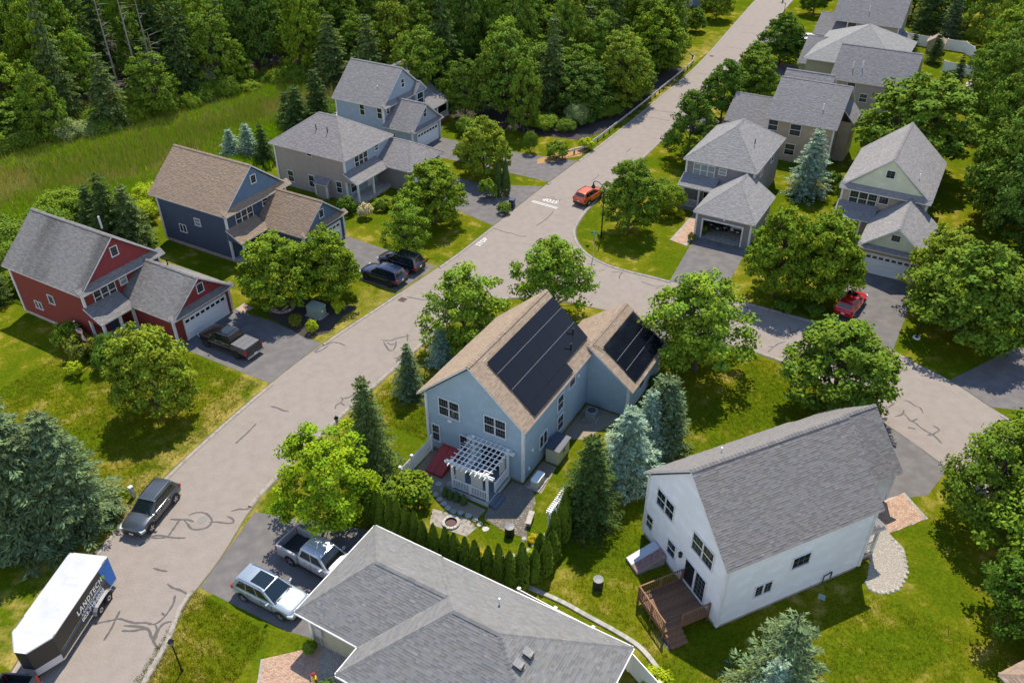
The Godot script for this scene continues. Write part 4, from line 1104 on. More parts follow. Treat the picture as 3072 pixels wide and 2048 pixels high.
const CRACKS = [
	[-37.15,-15.92,-36.86,-15.36,-36.54,-14.79,-36.23,-14.01],
	[-37.76,-14.36,-37.47,-14.75,-37.11,-15.09,-36.66,-15.52,-36.19,-15.61,-35.54,-15.8,-35.11,-16.09,-34.5,-16.31,-34.41,-16.9,-34.5,-17.35,-34.71,-17.92,-35.1,-18.4],
	[-36.04,-15.3,-35.41,-15.61,-34.65,-15.87,-34.21,-15.77,-34.11,-15.57],
	[-35.86,-14.99,-35.26,-15.33,-34.62,-15.84,-34.12,-15.65,-33.58,-15.44,-33.24,-15.3,-32.7,-15.31],
	[-34.5,-16.31,-34.08,-16.11,-33.82,-15.64,-33.58,-15.35],
	[-33.68,-17,-34.05,-16.66,-34.03,-16.23,-33.71,-15.71,-33.55,-15.37],
	[-34.81,-17.08,-34.48,-17.04],
	[-38.01,-19.2,-37.47,-19.31,-37,-19.47],
	[-36.22,-18.78,-35.71,-18.73,-35.07,-18.85,-34.18,-18.83],
	[-40.39,-22.7,-39.77,-23,-39.31,-23.26,-38.77,-23.34],
	[-39.77,-23,-39.55,-22.33,-39.29,-21.59],
	[-39.56,-23.58,-39.29,-24.03,-38.73,-24.29,-38.09,-24.19,-37.69,-23.95,-37.61,-23.43,-37.92,-23.04,-38.4,-22.81,-39,-22.98,-39.47,-23.11],
	[-37.82,-23.83,-37.43,-24.1,-36.87,-24.31,-36.37,-24.63,-36.71,-24.86,-37.2,-24.83],
	[-40.94,-19.78,-40.53,-19.88,-40.24,-20.17,-40.19,-20.58,-40.24,-20.99,-39.87,-21.31,-39.22,-21.52,-38.68,-21.74,-38.14,-22.05],
	[-40.17,-20.92,-39.68,-21.14,-39.25,-21.55],
	[-42.4,-33.09,-42.24,-32.07,-42.16,-31.17,-42.12,-30.56],
	[-37.28,-25.32,-36.91,-25.77,-36.44,-26.04,-36.51,-26.95],
	[-42.92,-35.22,-42.34,-35.35,-41.65,-35.35,-41.17,-35.47],
	[-38.15,-37.55,-38.4,-37.99,-38.25,-38.34,-37.95,-38.32,-37.78,-38.26],
	[-38.25,-38.34,-38.39,-38.79,-38.77,-38.98],
	[-38.48,-38.9,-38.14,-39.26,-37.99,-39.91],
	[-38.16,-45.46,-37.88,-45.72,-37.91,-46.07],
	[-37.88,-45.63,-37.53,-45],
	[-40.5,-47.07,-39.92,-46.63,-39.05,-46.26,-39.16,-47.06,-39.52,-47.63],
	[-40.14,-47.08,-39.6,-47,-39.41,-47.31],
	[-44.83,-42.7,-44.87,-43.62,-44.67,-44.12,-44.38,-44.67,-43.82,-44.89,-43.04,-44.85],
	[-44.69,-42.68,-44.43,-43.4,-44.39,-44.09],
	[-40.8,-47.15,-40.07,-47.47,-39.64,-48.2,-38.92,-48.95],
	[-39.32,-49.08,-38.66,-48.17],
	[-43.07,-54.21,-42.35,-54.38,-41.45,-54.56,-40.92,-55.08],
	[-40.56,-55.29,-39.5,-55.22],
	[-37.77,-48.78,-37.52,-49.61,-37.6,-50.06,-37.56,-50.89],
	[-43.32,-70.62,-42.38,-70.56,-41.49,-70.48,-40.72,-70.62],
	[-39.23,-73.39,-39.07,-75.15,-39.1,-76.54,-39.24,-77.73],
	[-40.72,-70.62,-39.68,-70.48,-38.95,-70.75],
	[-42.18,-80.44,-41.45,-80.44,-40.46,-80.5,-39.8,-80.2,-40.01,-80.75,-39.77,-80.99],
	[-41.36,-80.83,-40.96,-80.89,-40.8,-81.15],
	[-38.96,-87.51,-38.91,-88.65,-38.95,-89.38],
	[-27.77,-68.24,-27.33,-68.61,-26.57,-68.8],
	[-26.76,-68.69,-26.74,-68.08,-26.5,-67.49],
	[-24.44,-68.09,-23.65,-68.01,-22.95,-67.98,-22.37,-68.26,-22.09,-68.55],
	[-22.65,-67.52,-22.43,-68.11],
	[-28.96,-67.94,-28.57,-68.41],
	[-13.88,-68.75,-13.47,-68.11,-12.93,-67.67,-12.15,-67.84],
	[-12.93,-67.67,-12.53,-67.37,-12.39,-66.72],
	[-42.89,-150.98,-41.24,-151.13,-39.18,-151.51],
	[-43.44,-161.72,-40.72,-162.38],
	[-42.3,-134.18,-39.99,-134.49],
	[-42.26,-114.73,-41.16,-114.56,-40.29,-114.52,-38.6,-114.95],
	[-42.23,-111.12,-41.06,-111.36,-39.74,-111.4,-38.06,-111.35],
	[-38.89,-97.71,-38.84,-99.23],
	[-45.01,-166.77,-42.26,-167.22],
	[-39.46,-119.27,-38.59,-119.49],
	[-10.49,-65.25,-9.89,-65.2,-9.29,-65.15],
	[-9.45,-67.26,-9.11,-66.34,-9.22,-65.28],
	[-9.11,-66.34,-8.56,-67.46],
	[-10.35,-63.33,-9.86,-63.51,-9.68,-64.09,-9.16,-64.87],
	[-10.09,-62.44,-9.86,-63.51],
	[0.42,-59.68,0.62,-60.19,0.79,-60.6],
	[1.38,-61.3,1.77,-61.36,2.23,-61.02,2.65,-60.95,2.98,-60.33],
	[1.09,-58.85,1.41,-59.16,1.59,-59.57,1.56,-60.01],
	[1.59,-59.54,1.96,-59.24,2.18,-58.91,2.55,-58.82,3.27,-58.27,4.02,-57.96,4.46,-57.57,4.73,-57.23],
	[2.35,-58.85,2.69,-59.43],
	[3.62,-57.71,3.97,-58.01,4.16,-58.4,4.35,-58.73,4.2,-59.01,3.87,-59.08],
	[2.22,-57.82,2.27,-57.99,2.75,-58]]

func lawn_texture() -> ImageTexture:
	# 100 m of lawn: green, olive and dried straw patches; straw gathers in a ragged band beside the kerbs
	var S := 1024
	var f1 := FastNoiseLite.new(); f1.seed = 3; f1.frequency = 0.012; f1.fractal_octaves = 5
	var f2 := FastNoiseLite.new(); f2.seed = 4; f2.frequency = 0.05; f2.fractal_octaves = 4
	var f3 := FastNoiseLite.new(); f3.seed = 5; f3.frequency = 0.9; f3.fractal_octaves = 2
	var a := f1.get_image(S, S, false, false, false); var b := f2.get_image(S, S, false, false, false); var c := f3.get_image(S, S, false, false, false)
	a.convert(Image.FORMAT_L8); b.convert(Image.FORMAT_L8); c.convert(Image.FORMAT_L8)
	var pa := a.get_data(); var pb := b.get_data(); var pc := c.get_data()
	var out := PackedByteArray(); out.resize(S * S * 3)
	var g0 := Color(0.070, 0.104, 0.004); var g1 := Color(0.152, 0.148, 0.008); var g2 := Color(0.30, 0.235, 0.06)
	for y in S:
		var z := -110.0 + 100.0 * y / S
		var kl := kerb_left(z)
		var kr := kerb_right(z)
		for x in S:
			var i := y * S + x
			var wx := -80.0 + 100.0 * x / S
			var na := pa[i] / 255.0; var nb := pb[i] / 255.0; var nc := pc[i] / 255.0
			var t := clampf((na - 0.36) * 1.8 + (nb - 0.5) * 0.8 + 0.1, 0, 1)
			var dry := clampf((nb - 0.56) * 2.2 + (na - 0.55) * 1.5, 0, 0.85)
			var dl := kl - wx; var dr := wx - kr
			if dl > -0.5 and dl < 5.0 and z > -62: dry = maxf(dry, clampf((1.0 - dl / 5.0) * 0.9 + (nb - 0.5) * 1.8 - 0.2, 0, 0.95) * (1.0 if z > -48 else 0.55))
			if dr > -0.5 and dr < 1.2: dry = maxf(dry, clampf(0.5 - dr * 0.4 + (nb - 0.5) * 1.5, 0, 0.7))
			var col := g0.lerp(g1, t).lerp(g2, dry)
			var k := 0.45 + 1.1 * nc
			col = Color(col.r * k, col.g * k, col.b * k).linear_to_srgb()
			out[i * 3] = int(clampf(col.r, 0, 1) * 255); out[i * 3 + 1] = int(clampf(col.g, 0, 1) * 255); out[i * 3 + 2] = int(clampf(col.b, 0, 1) * 255)
	var im := Image.create_from_data(S, S, false, Image.FORMAT_RGB8, out)
	return ImageTexture.create_from_image(im)

const LEFT_KERB = [-35.0, 2.0, -38.2, -8.0, -41.0, -14.0, -42.4, -18.5, -43.2, -21.4, -44.0, -25.9, -44.6, -31.1, -45.0, -37.5, -45.0, -44.0, -44.3, -52.5, -43.5, -62.3, -43.4, -70.0, -43.4, -81.0, -43.2, -92.0, -43.0, -104.0, -43.1, -117.5, -43.6, -138.0, -46.4, -168.5, -48.2, -187.8, -52.0, -240.0]
const RIGHT_KERB = [-27.0, 2.0, -29.6, -8.0, -31.8, -13.5, -32.8, -16.0, -34.0, -18.2, -34.8, -21.7, -36.4, -27.0, -37.0, -36.0, -37.1, -46.6, -37.0, -53.0, -36.2, -56.0, -34.5, -58.6, -31.5, -60.4, -28.0, -61.2, -25.0, -61.6, -16.4, -61.8, -9.0, -61.6, -4.5, -60.3, -1.0, -58.4, 3.0, -56.2, 8.0, -52.8, 14.0, -48.0, 40.0, -27.0]
const RIGHT_KERB_FAR = [44.0, -36.0, 20.0, -55.0, 12.0, -61.0, 7.3, -64.0, 4.4, -65.9, 1.7, -67.0, -1.0, -68.3, -4.0, -69.0, -7.8, -69.4, -14.8, -69.5, -22.8, -69.6, -28.0, -69.5, -31.0, -70.4, -33.3, -72.2, -34.9, -74.6, -35.6, -77.5, -36.0, -81.0, -36.1, -90.0, -36.2, -100.0, -36.9, -114.0, -38.0, -140.0, -39.5, -169.0, -40.9, -188.0, -44.0, -240.0]

func kerb_left(z: float) -> float:
	for k in range(0, LEFT_KERB.size() - 2, 2):
		if z <= LEFT_KERB[k + 1] and z >= LEFT_KERB[k + 3]:
			return lerpf(LEFT_KERB[k], LEFT_KERB[k + 2], (LEFT_KERB[k + 1] - z) / (LEFT_KERB[k + 1] - LEFT_KERB[k + 3]))
	return -43.5

func kerb_right(z: float) -> float:
	for k in range(0, 18, 2):
		if z <= RIGHT_KERB[k + 1] and z >= RIGHT_KERB[k + 3]:
			return lerpf(RIGHT_KERB[k], RIGHT_KERB[k + 2], (RIGHT_KERB[k + 1] - z) / (RIGHT_KERB[k + 1] - RIGHT_KERB[k + 3]))
	return 1e6

func smooth_line(a: Array, step := 1.2) -> PackedVector2Array:
	var c := Curve2D.new()
	var p := P2(a)
	for k in p.size():
		var t := (p[mini(k + 1, p.size() - 1)] - p[maxi(k - 1, 0)]) * 0.5
		var l0 := p[k].distance_to(p[maxi(k - 1, 0)]); var l1 := p[k].distance_to(p[mini(k + 1, p.size() - 1)])
		var tn := t.normalized()
		c.add_point(p[k], -tn * l0 * 0.33, tn * l1 * 0.33)
	c.bake_interval = step
	return c.tessellate_even_length(5, step)

# low asphalt berm beside the road, swept along a line; side +1: on the right of travel
func berm(line: PackedVector2Array, side: float, gaps: Array, label: String) -> void:
	var b := MB.new(); var seam := MB.new()
	var prof := [Vector2(0.0, 0.012), Vector2(0.07, 0.075), Vector2(0.2, 0.095), Vector2(0.32, 0.06), Vector2(0.36, -0.02)]
	for k in line.size() - 1:
		var a := line[k]; var c := line[k + 1]
		var mid := (a + c) / 2
		var cut := false
		for g in gaps:
			if mid.x > g[0] and mid.x < g[1] and mid.y > g[2] and mid.y < g[3]: cut = true
		var na := ((line[mini(k + 1, line.size() - 1)] - line[maxi(k - 1, 0)]).normalized()).orthogonal() * side
		var nc := ((line[mini(k + 2, line.size() - 1)] - line[k]).normalized()).orthogonal() * side
		var A := Vector3(a.x, 0, a.y); var C := Vector3(c.x, 0, c.y); var NA := Vector3(na.x, 0, na.y); var NC := Vector3(nc.x, 0, nc.y)
		if rng.randf() < 0.93:
			var w := rng.randf_range(0.035, 0.075)
			var sa := A - NA * 0.05 + Vector3(0, 0.0145, 0); var sc := C - NC * 0.05 + Vector3(0, 0.0145, 0)
			if side > 0: seam.quad(sa, sc, sc - NC * w, sa - NA * w)
			else: seam.quad(sc, sa, sa - NA * w, sc - NC * w)
		if cut: continue
		for j in prof.size() - 1:
			var p: Vector2 = prof[j]; var q: Vector2 = prof[j + 1]
			var v0 := A + NA * p.x + Vector3(0, p.y, 0); var v1 := C + NC * p.x + Vector3(0, p.y, 0); var v2 := C + NC * q.x + Vector3(0, q.y, 0); var v3 := A + NA * q.x + Vector3(0, q.y, 0)
			if (v1 - v0).cross(v3 - v0).y > 0: b.quad(v0, v1, v2, v3)
			else: b.quad(v3, v2, v1, v0)
	var o := struct("kerb", b, M.kerb, label)
	part(o, "joint_seal", seam, M.crack_seal)

func sheet(called: String, pts: Array, y: float, m: Material, label := "") -> MeshInstance3D:
	var b := MB.new()
	b.poly(P2(pts), y)
	return struct(called, b, m, label)

func ribbon(b: MB, pts: PackedVector2Array, w: float, y: float) -> void:
	var prev := PackedVector3Array()
	for k in pts.size():
		var t := (pts[mini(k + 1, pts.size() - 1)] - pts[maxi(k - 1, 0)]).normalized()
		var n := Vector2(-t.y, t.x) * w * 0.5 * rng.randf_range(0.6, 1.25)
		if k == 0 or k == pts.size() - 1: n *= 0.5
		var cur := PackedVector3Array([Vector3(pts[k].x + n.x, y, pts[k].y + n.y), Vector3(pts[k].x - n.x, y, pts[k].y - n.y)])
		if k > 0: b.quad(prev[0], cur[0], cur[1], prev[1])
		prev = cur

func build_ground() -> void:
	var m := mat("lawn", Color.WHITE, 1.0)
	m.metallic_specular = 0.0
	m.albedo_texture = lawn_texture()
	m.texture_repeat = true
	m.normal_enabled = true
	var g := MB.new()
	g.poly(PackedVector2Array([Vector2(-420, 60), Vector2(260, 60), Vector2(260, -520), Vector2(-420, -520)]), 0.0, Vector3.ZERO, 0.01, Vector2(-80, -110))
	m.normal_enabled = false
	struct("lawn", g, m, "mown lawn with dry yellow patches")
	# roads
	var L := smooth_line(LEFT_KERB); var R := smooth_line(RIGHT_KERB); var F := smooth_line(RIGHT_KERB_FAR)
	var outline := PackedVector2Array()
	outline.append_array(L)
	var Fr := F.duplicate(); Fr.reverse()
	outline.append_array(Fr)
	var Rr := R.duplicate(); Rr.reverse()
	outline.append_array(Rr)
	var rd := MB.new(); rd.poly(outline, 0.010)
	var road := struct("road", rd, M.asphalt, "pale worn asphalt street meeting a side street")
	berm(L, -1.0, [[-50, -40, -44.2, -37.4], [-50, -40, -60.6, -54.5], [-50, -40, -83.5, -71.0], [-50, -40, -92.0, -84.5], [-60, -40, -260, -186]], "low asphalt kerb on the left side of the street")
	berm(R, 1.0, [[-40, -30, -26.3, -19.4], [-0.2, 7.0, -62, -50], [-27, -20, -63, -60]], "low asphalt kerb round the solar house corner")
	berm(F, 1.0, [[-22.2, -16.6, -72, -66], [-6.6, -0.6, -72, -66], [4.2, 8.4, -68, -60], [-45, -30, -120, -100]], "low asphalt kerb on the far side of the side street")
	# sealed cracks
	for k in CRACKS.size():
		var b := MB.new()
		var c: Array = CRACKS[k]
		var far: float = 0.15 if c[1] > -60 else 0.115
		ribbon(b, smooth_line(c, 0.3), far, 0.0165 + 0.0008 * (k % 5))
		part(road, "crack_seal", b, M.crack_seal)
	# stop line and lettering
	for dz in [0.0, 0.3]:
		var sl := MB.new(); sl.poly(P2([-42.7, -79.0 + dz, -39.2, -78.75 + dz, -39.2, -78.62 + dz, -42.7, -78.87 + dz]), 0.0215)
		part(road, "stop_line", sl, M.paint_white)
	road_text(road, "STOP", Vector3(-40.8, 0.0215, -79.9), PI, 0.8, 1.35)
	road_text(road, "STOP", Vector3(-42.55, 0.0215, -67.3), PI / 2, 0.8, 1.0)
	# driveways
	sheet("driveway", [-56.0, -44.2, -52.0, -44.6, -45.1, -44.05, -45.1, -37.5, -50.0, -37.4, -56.0, -37.4], 0.006, M.drive, "grey driveway of the red house")
	sheet("driveway", [-56.2, -61.2, -50.0, -60.8, -44.0, -60.5, -44.4, -54.6, -50.0, -54.6, -56.2, -54.7], 0.006, M.drive, "driveway of the navy house with two dark cars")
	sheet("driveway", [-57.0, -80.2, -50.0, -80.0, -43.5, -83.0, -43.5, -71.2, -50.0, -72.6, -57.0, -73.6], 0.006, M.drive, "shaded driveway of the hipped taupe house")
	sheet("driveway", [-63.3, -90.2, -55.0, -90.0, -43.3, -92.0, -43.4, -84.5, -55.0, -84.5, -63.3, -84.0], 0.0065, M.drive, "driveway of the pale blue house at the wood")
	sheet("driveway", [-23.0, -80.0, -17.2, -80.0, -16.6, -69.6, -22.0, -69.7], 0.006, M.drive, "driveway in front of the open garage")
	sheet("driveway", [-6.4, -81.0, -0.4, -81.0, -0.6, -68.4, -6.6, -69.3], 0.006, M.drive, "driveway of the cream house with a red car")
	sheet("driveway", [4.3, -66.1, 9.3, -75.0, 20.0, -84.0, 26.0, -76.0, 14.0, -66.0, 7.6, -63.9], 0.006, M.drive, "wide driveway at the right edge under tree shade")
	sheet("driveway", [0.8, -57.7, 5.6, -55.0, 4.6, -51.0, 2.0, -48.8, -1.5, -44.0, -5.2, -47.4, -1.0, -53.0], 0.006, M.drive, "driveway behind the white house")
	sheet("driveway", [-34.2, -19.6, -35.8, -26.1, -28.0, -28.7, -25.4, -28.9, -25.4, -20.3, -27.3, -19.9], 0.006, M.drive, "driveway of the hip roofed house with two silver vehicles")
	sheet("driveway", [-20.9, -55.0, -18.3, -55.0, -18.3, -61.9, -23.6, -61.9, -23.6, -55.0], 0.006, M.drive, "driveway behind the solar house")
	# distant drives on the right of the upper road
	for q in [[-29.0, -115.5, -109.0], [-27.0, -146.5, -139.0], [-28.8, -165, -157]]:
		sheet("driveway", [q[0], q[1], q[0], q[2], -38.5, q[2], -38.5, q[1]], 0.006, M.drive, "short driveway off the upper road at %d metres" % int(-q[1]))
	# fresh asphalt apron in front of the open garage
	sheet("asphalt_patch", [-56.1, -44.0, -52.8, -44.2, -54.0, -37.9, -56.0, -37.7], 0.0105, M.drive_dark, "darker asphalt by the red house garage")
	# beds, patios, gravel
	sheet("mulch_bed", [-50.2, -44.6, -47.0, -44.0, -45.7, -45.6, -46.3, -48.6, -46.0, -50.3, -48.5, -50.5, -53.0, -48.2, -53.6, -45.6, -51.5, -44.8], 0.008, M.dark_mulch, "dark mulch bed round the green transformer box")
	sheet("mulch_bed", [-47.3, -88.6, -44.4, -92.8, -43.7, -93.6, -43.6, -96.5, -45.0, -97.0, -46.6, -93.5, -48.0, -90.0], 0.008, M.orange_mulch, "orange wood chip bed at the guardrail end")
	sheet("mulch_bed", [-34.8, -41.4, -33.9, -40.9, -33.0, -41.4, -32.7, -42.3, -33.3, -43.1, -34.4, -43.1, -35.0, -42.3], 0.008, M.dark_mulch, "round mulch ring under the small fir")
	sheet("gravel_bed", [2.2, -42.8, 2.3, -41.1, 2.7, -40.5, 3.5, -40.7, 4.2, -41.5, 4.4, -43.2, 3.9, -45.0, 2.8, -45.9, 1.6, -46.2, 0.9, -44.6], 0.009, M.gravel_base, "pale gravel bed edged with stones by the white house")
	sheet("gravel_bed", [1.9, -48.9, 2.7, -49.8, 3.3, -48.9, 2.5, -47.9], 0.013, M.gravel_base, "small gravel square beside the brick walk")
	sheet("gravel_bed", [-24.1, -21.5, -22.8, -20.2, -21.0, -20.2, -21.2, -18.2, -22.6, -18.0, -24.6, -19.8, -25.2, -20.3, -25.3, -21.0], 0.0095, M.gravel_base, "grey gravel bed along the olive wall")
	sheet("gravel_bed", [-21.7, -37.6, -20.0, -37.6, -19.2, -36.5, -18.9, -34.6, -18.2, -33.4, -20.0, -33.2, -21.6, -33.5, -21.9, -34.6], 0.009, M.brown_gravel, "brown gravel patch between bench and solar house")
	sheet("gravel_bed", [-28.5, -37.6, -25.0, -37.6, -25.0, -34.4, -21.9, -34.2, -22.0, -33.3, -24.3, -33.0, -27.0, -34.1, -28.5, -34.9], 0.008, M.brown_gravel, "shaded gravel strip below the pergola")
	sheet("gravel_bed", [-20.8, -48.1, -17.5, -48.1, -18.4, -46.0, -19.2, -44.2, -20.8, -43.2], 0.0085, M.brown_gravel, "brown gravel round the air conditioner")
	sheet("gravel_bed", [-20.8, -40.5, -19.6, -40.5, -19.3, -37.5, -20.8, -37.5], 0.0085, M.brown_gravel, "shaded gravel round the generator")
	sheet("patio", [-25.2, -32.5, -22.6, -32.9, -21.6, -32.5, -21.8, -31.5, -24.6, -31.2], 0.010, M.kerb, "pale patio with the fire pit")
	paver_walk("brick_walk", "orange brick walk with grey border leading to the corner house", [-27.2, -17.7, -24.6, -20.3, -21.4, -16.2, -24.2, -13.6], 0.205, 0.102, 300)
	paver_walk("brick_walk", "pink brick walk in front of the white house", [1.0, -47.0, 3.1, -50.4, 4.9, -48.6, 2.7, -45.7], 0.24, 0.12, 160)
	paver_walk("brick_walk", "tan brick walk beside the open garage", [-25.1, -77.7, -23.0, -77.3, -23.1, -85.4, -25.0, -85.6], 0.34, 0.17, 120)
	paver_walk("brick_walk", "brick path at the corner of the red house garage", [-57.6, -37.2, -55.8, -37.3, -55.8, -36.3, -57.8, -36.2], 0.3, 0.15, 20)
	paver_walk("brick_walk", "brick path between the red garage and the lawn", [-56.0, -45.6, -54.6, -45.4, -54.8, -44.3, -56.0, -44.3], 0.3, 0.15, 20)

func road_text(parent: Node, s: String, at: Vector3, turn: float, size: float, stretch: float) -> void:
	var t := TextMesh.new()
	t.text = s; t.font_size = 64; t.pixel_size = size / 64.0; t.depth = 0.002
	t.font = font_sans(true)
	t.material = M.paint_white
	var bs := Basis(Vector3.UP, turn) * Basis(Vector3.RIGHT, -PI / 2) * Basis.from_scale(Vector3(1, stretch, 1))
	add_mi(parent, "road_lettering", t, null, Transform3D(bs, at))

func font_sans(bold := false) -> SystemFont:
	var f := SystemFont.new()
	f.font_names = PackedStringArray(["Droid Sans"])
	f.font_weight = 700 if bold else 400
	return f

# bricks laid in running bond inside a convex quad (plan coordinates)
func paver_walk(called: String, label: String, q: Array, bw: float, bh: float, most: int) -> void:
	var base := MB.new(); base.poly(P2(q), 0.012)
	var o := struct(called, base, M.kerb, label)
	var p := P2(q)
	var e := (p[1] - p[0]).normalized(); var n := Vector2(-e.y, e.x)
	if n.dot(p[2] - p[1]) < 0: n = -n
	var poly := []
	for v in p: poly.append(Vector2((v - p[0]).dot(e), (v - p[0]).dot(n)))
	var y0 := 1e9; var y1 := -1e9
	for v in poly:
		y0 = minf(y0, v.y); y1 = maxf(y1, v.y)
	var rest := MB.new()
	var made := 0; var row := 0
	var y := y0
	while y < y1 - bh * 0.5:
		var s := span(poly, y + bh * 0.5)
		var x := s.x - (0.5 * bw if row % 2 == 1 else 0.0)
		while x < s.y:
			var a := maxf(x, s.x) + 0.006; var b := minf(x + bw, s.y) - 0.006
			x += bw
			if b - a < 0.03: continue
			var edge := a < s.x + bw * 0.5 or b > s.y - bw * 0.5
			var k := rng.randi() % 5
			var c2 := p[0] + e * (a + b) / 2 + n * (y + bh * 0.5)
			var key := "paver_%d_%s" % [k, edge]
			if not mesh_cache.has(key):
				var mb := MB.new()
				var t := rng.randf_range(0.78, 1.15)
				mb.obb(Vector3.ZERO, Vector3.ONE, Basis(), Color(0.45 * t, 0.66 * t, 0.87 * t) if edge else Color(0.6 * t * rng.randf_range(0.95, 1.08), 0.6 * t, 0.6 * t))
				mesh_cache[key] = mb.mesh(M.paver_pink)
			var bs := Basis(Vector3(e.x, 0, e.y) * (b - a), Vector3(0, 0.03, 0), Vector3(-n.x, 0, -n.y) * (bh - 0.01))
			var at := Vector3(c2.x, 0.018 + rng.randf_range(-0.002, 0.003), c2.y)
			if made < most:
				add_mi(o, "brick", mesh_cache[key], null, Transform3D(bs, at)); made += 1
			else:
				var t2 := rng.randf_range(0.78, 1.15)
				rest.obb(at, Vector3.ONE, bs, Color(0.45 * t2, 0.66 * t2, 0.87 * t2) if edge else Color(0.6 * t2, 0.6 * t2, 0.6 * t2))
		y += bh; row += 1
	if rest.v.size() > 0:
		var r := part(o, "bricks", rest, M.paver_pink)
		r.set_meta("kind", "stuff")

func paint(key: String, r: float, g: float, b: float, metal := 0.3, rough := 0.28) -> StandardMaterial3D:
	if M.has(key): return M[key]
	var m := mat(key, lin(r, g, b), rough, metal)
	m.clearcoat_enabled = true; m.clearcoat = 0.8; m.clearcoat_roughness = 0.06
	return m

# loft of rings with smooth normals; rings: Array of PackedVector3Array of equal size, closed at both ends
func loft(rings: Array) -> MB:
	var b := MB.new()
	var nr := rings.size(); var np: int = rings[0].size()
	var nrm := []
	for i in nr:
		var row := PackedVector3Array()
		for j in np:
			var du: Vector3 = rings[mini(i + 1, nr - 1)][j] - rings[maxi(i - 1, 0)][j]
			var dv: Vector3 = rings[i][(j + 1) % np] - rings[i][(j - 1 + np) % np]
			row.append(du.cross(dv).normalized())
		nrm.append(row)
	for i in nr - 1:
		for j in np:
			var k := (j + 1) % np
			var st := b.v.size()
			b.quad(rings[i][j], rings[i + 1][j], rings[i + 1][k], rings[i][k])
			var nn := [nrm[i][j], nrm[i + 1][k], nrm[i + 1][j], nrm[i][j], nrm[i][k], nrm[i + 1][k]]
			var face: Vector3 = b.n[st]
			for q in 6:
				b.n[st + q] = nn[q] if nn[q].dot(face) > 0.55 else face
	for s in [0, nr - 1]:
		var c := Vector3.ZERO
		for p in rings[s]: c += p / np
		for j in np:
			var k := (j + 1) % np
			if s == 0: b.tri(c, rings[s][j], rings[s][k])
			else: b.tri(c, rings[s][k], rings[s][j])
	return b

# ring round the body at x: half width hw, bottom yb, top yt
func body_ring(x: float, hw: float, yb: float, yt: float, crown: float) -> PackedVector3Array:
	var half := [Vector2(0, yb), Vector2(hw * 0.86, yb), Vector2(hw * 0.965, yb + 0.08), Vector2(hw, lerpf(yb, yt, 0.42)), Vector2(hw * 0.99, lerpf(yb, yt, 0.72)), Vector2(hw * 0.965, yt - 0.06), Vector2(hw * 0.9, yt - 0.01), Vector2(hw * 0.55, yt + crown * 0.8)]
	var r := PackedVector3Array()
	# bottom centre, out the +z side, over the top, down the -z side
	for p in half: r.append(Vector3(x, p.y, p.x))
	r.append(Vector3(x, yt + crown, 0))
	for k in range(half.size() - 1, 0, -1): r.append(Vector3(x, half[k].y, -half[k].x))
	return r

func pane_quad(o: Node, called: String, a: Vector3, b: Vector3, c: Vector3, d: Vector3, inset: Array, m: Material) -> void:
	# bilinear inset of the face a,b,c,d (counter clockwise from outside), lifted a little
	var f := func(u: float, v: float) -> Vector3: return a.lerp(b, u).lerp(d.lerp(c, u), v)
	var n := (c - a).cross(d - b).normalized()
	var p: Array = [f.call(inset[0], inset[2]), f.call(inset[1], inset[2]), f.call(inset[1] - inset[4], inset[3]), f.call(inset[0] + inset[5], inset[3])]
	var q := MB.new()
	var l := n * 0.008
	q.quad(p[0] + l, p[1] + l, p[2] + l, p[3] + l)
	for k in 4:
		var j := (k + 1) % 4
		q.quad(p[k], p[j], p[j] + l, p[k] + l)
	part(o, called, q, m)

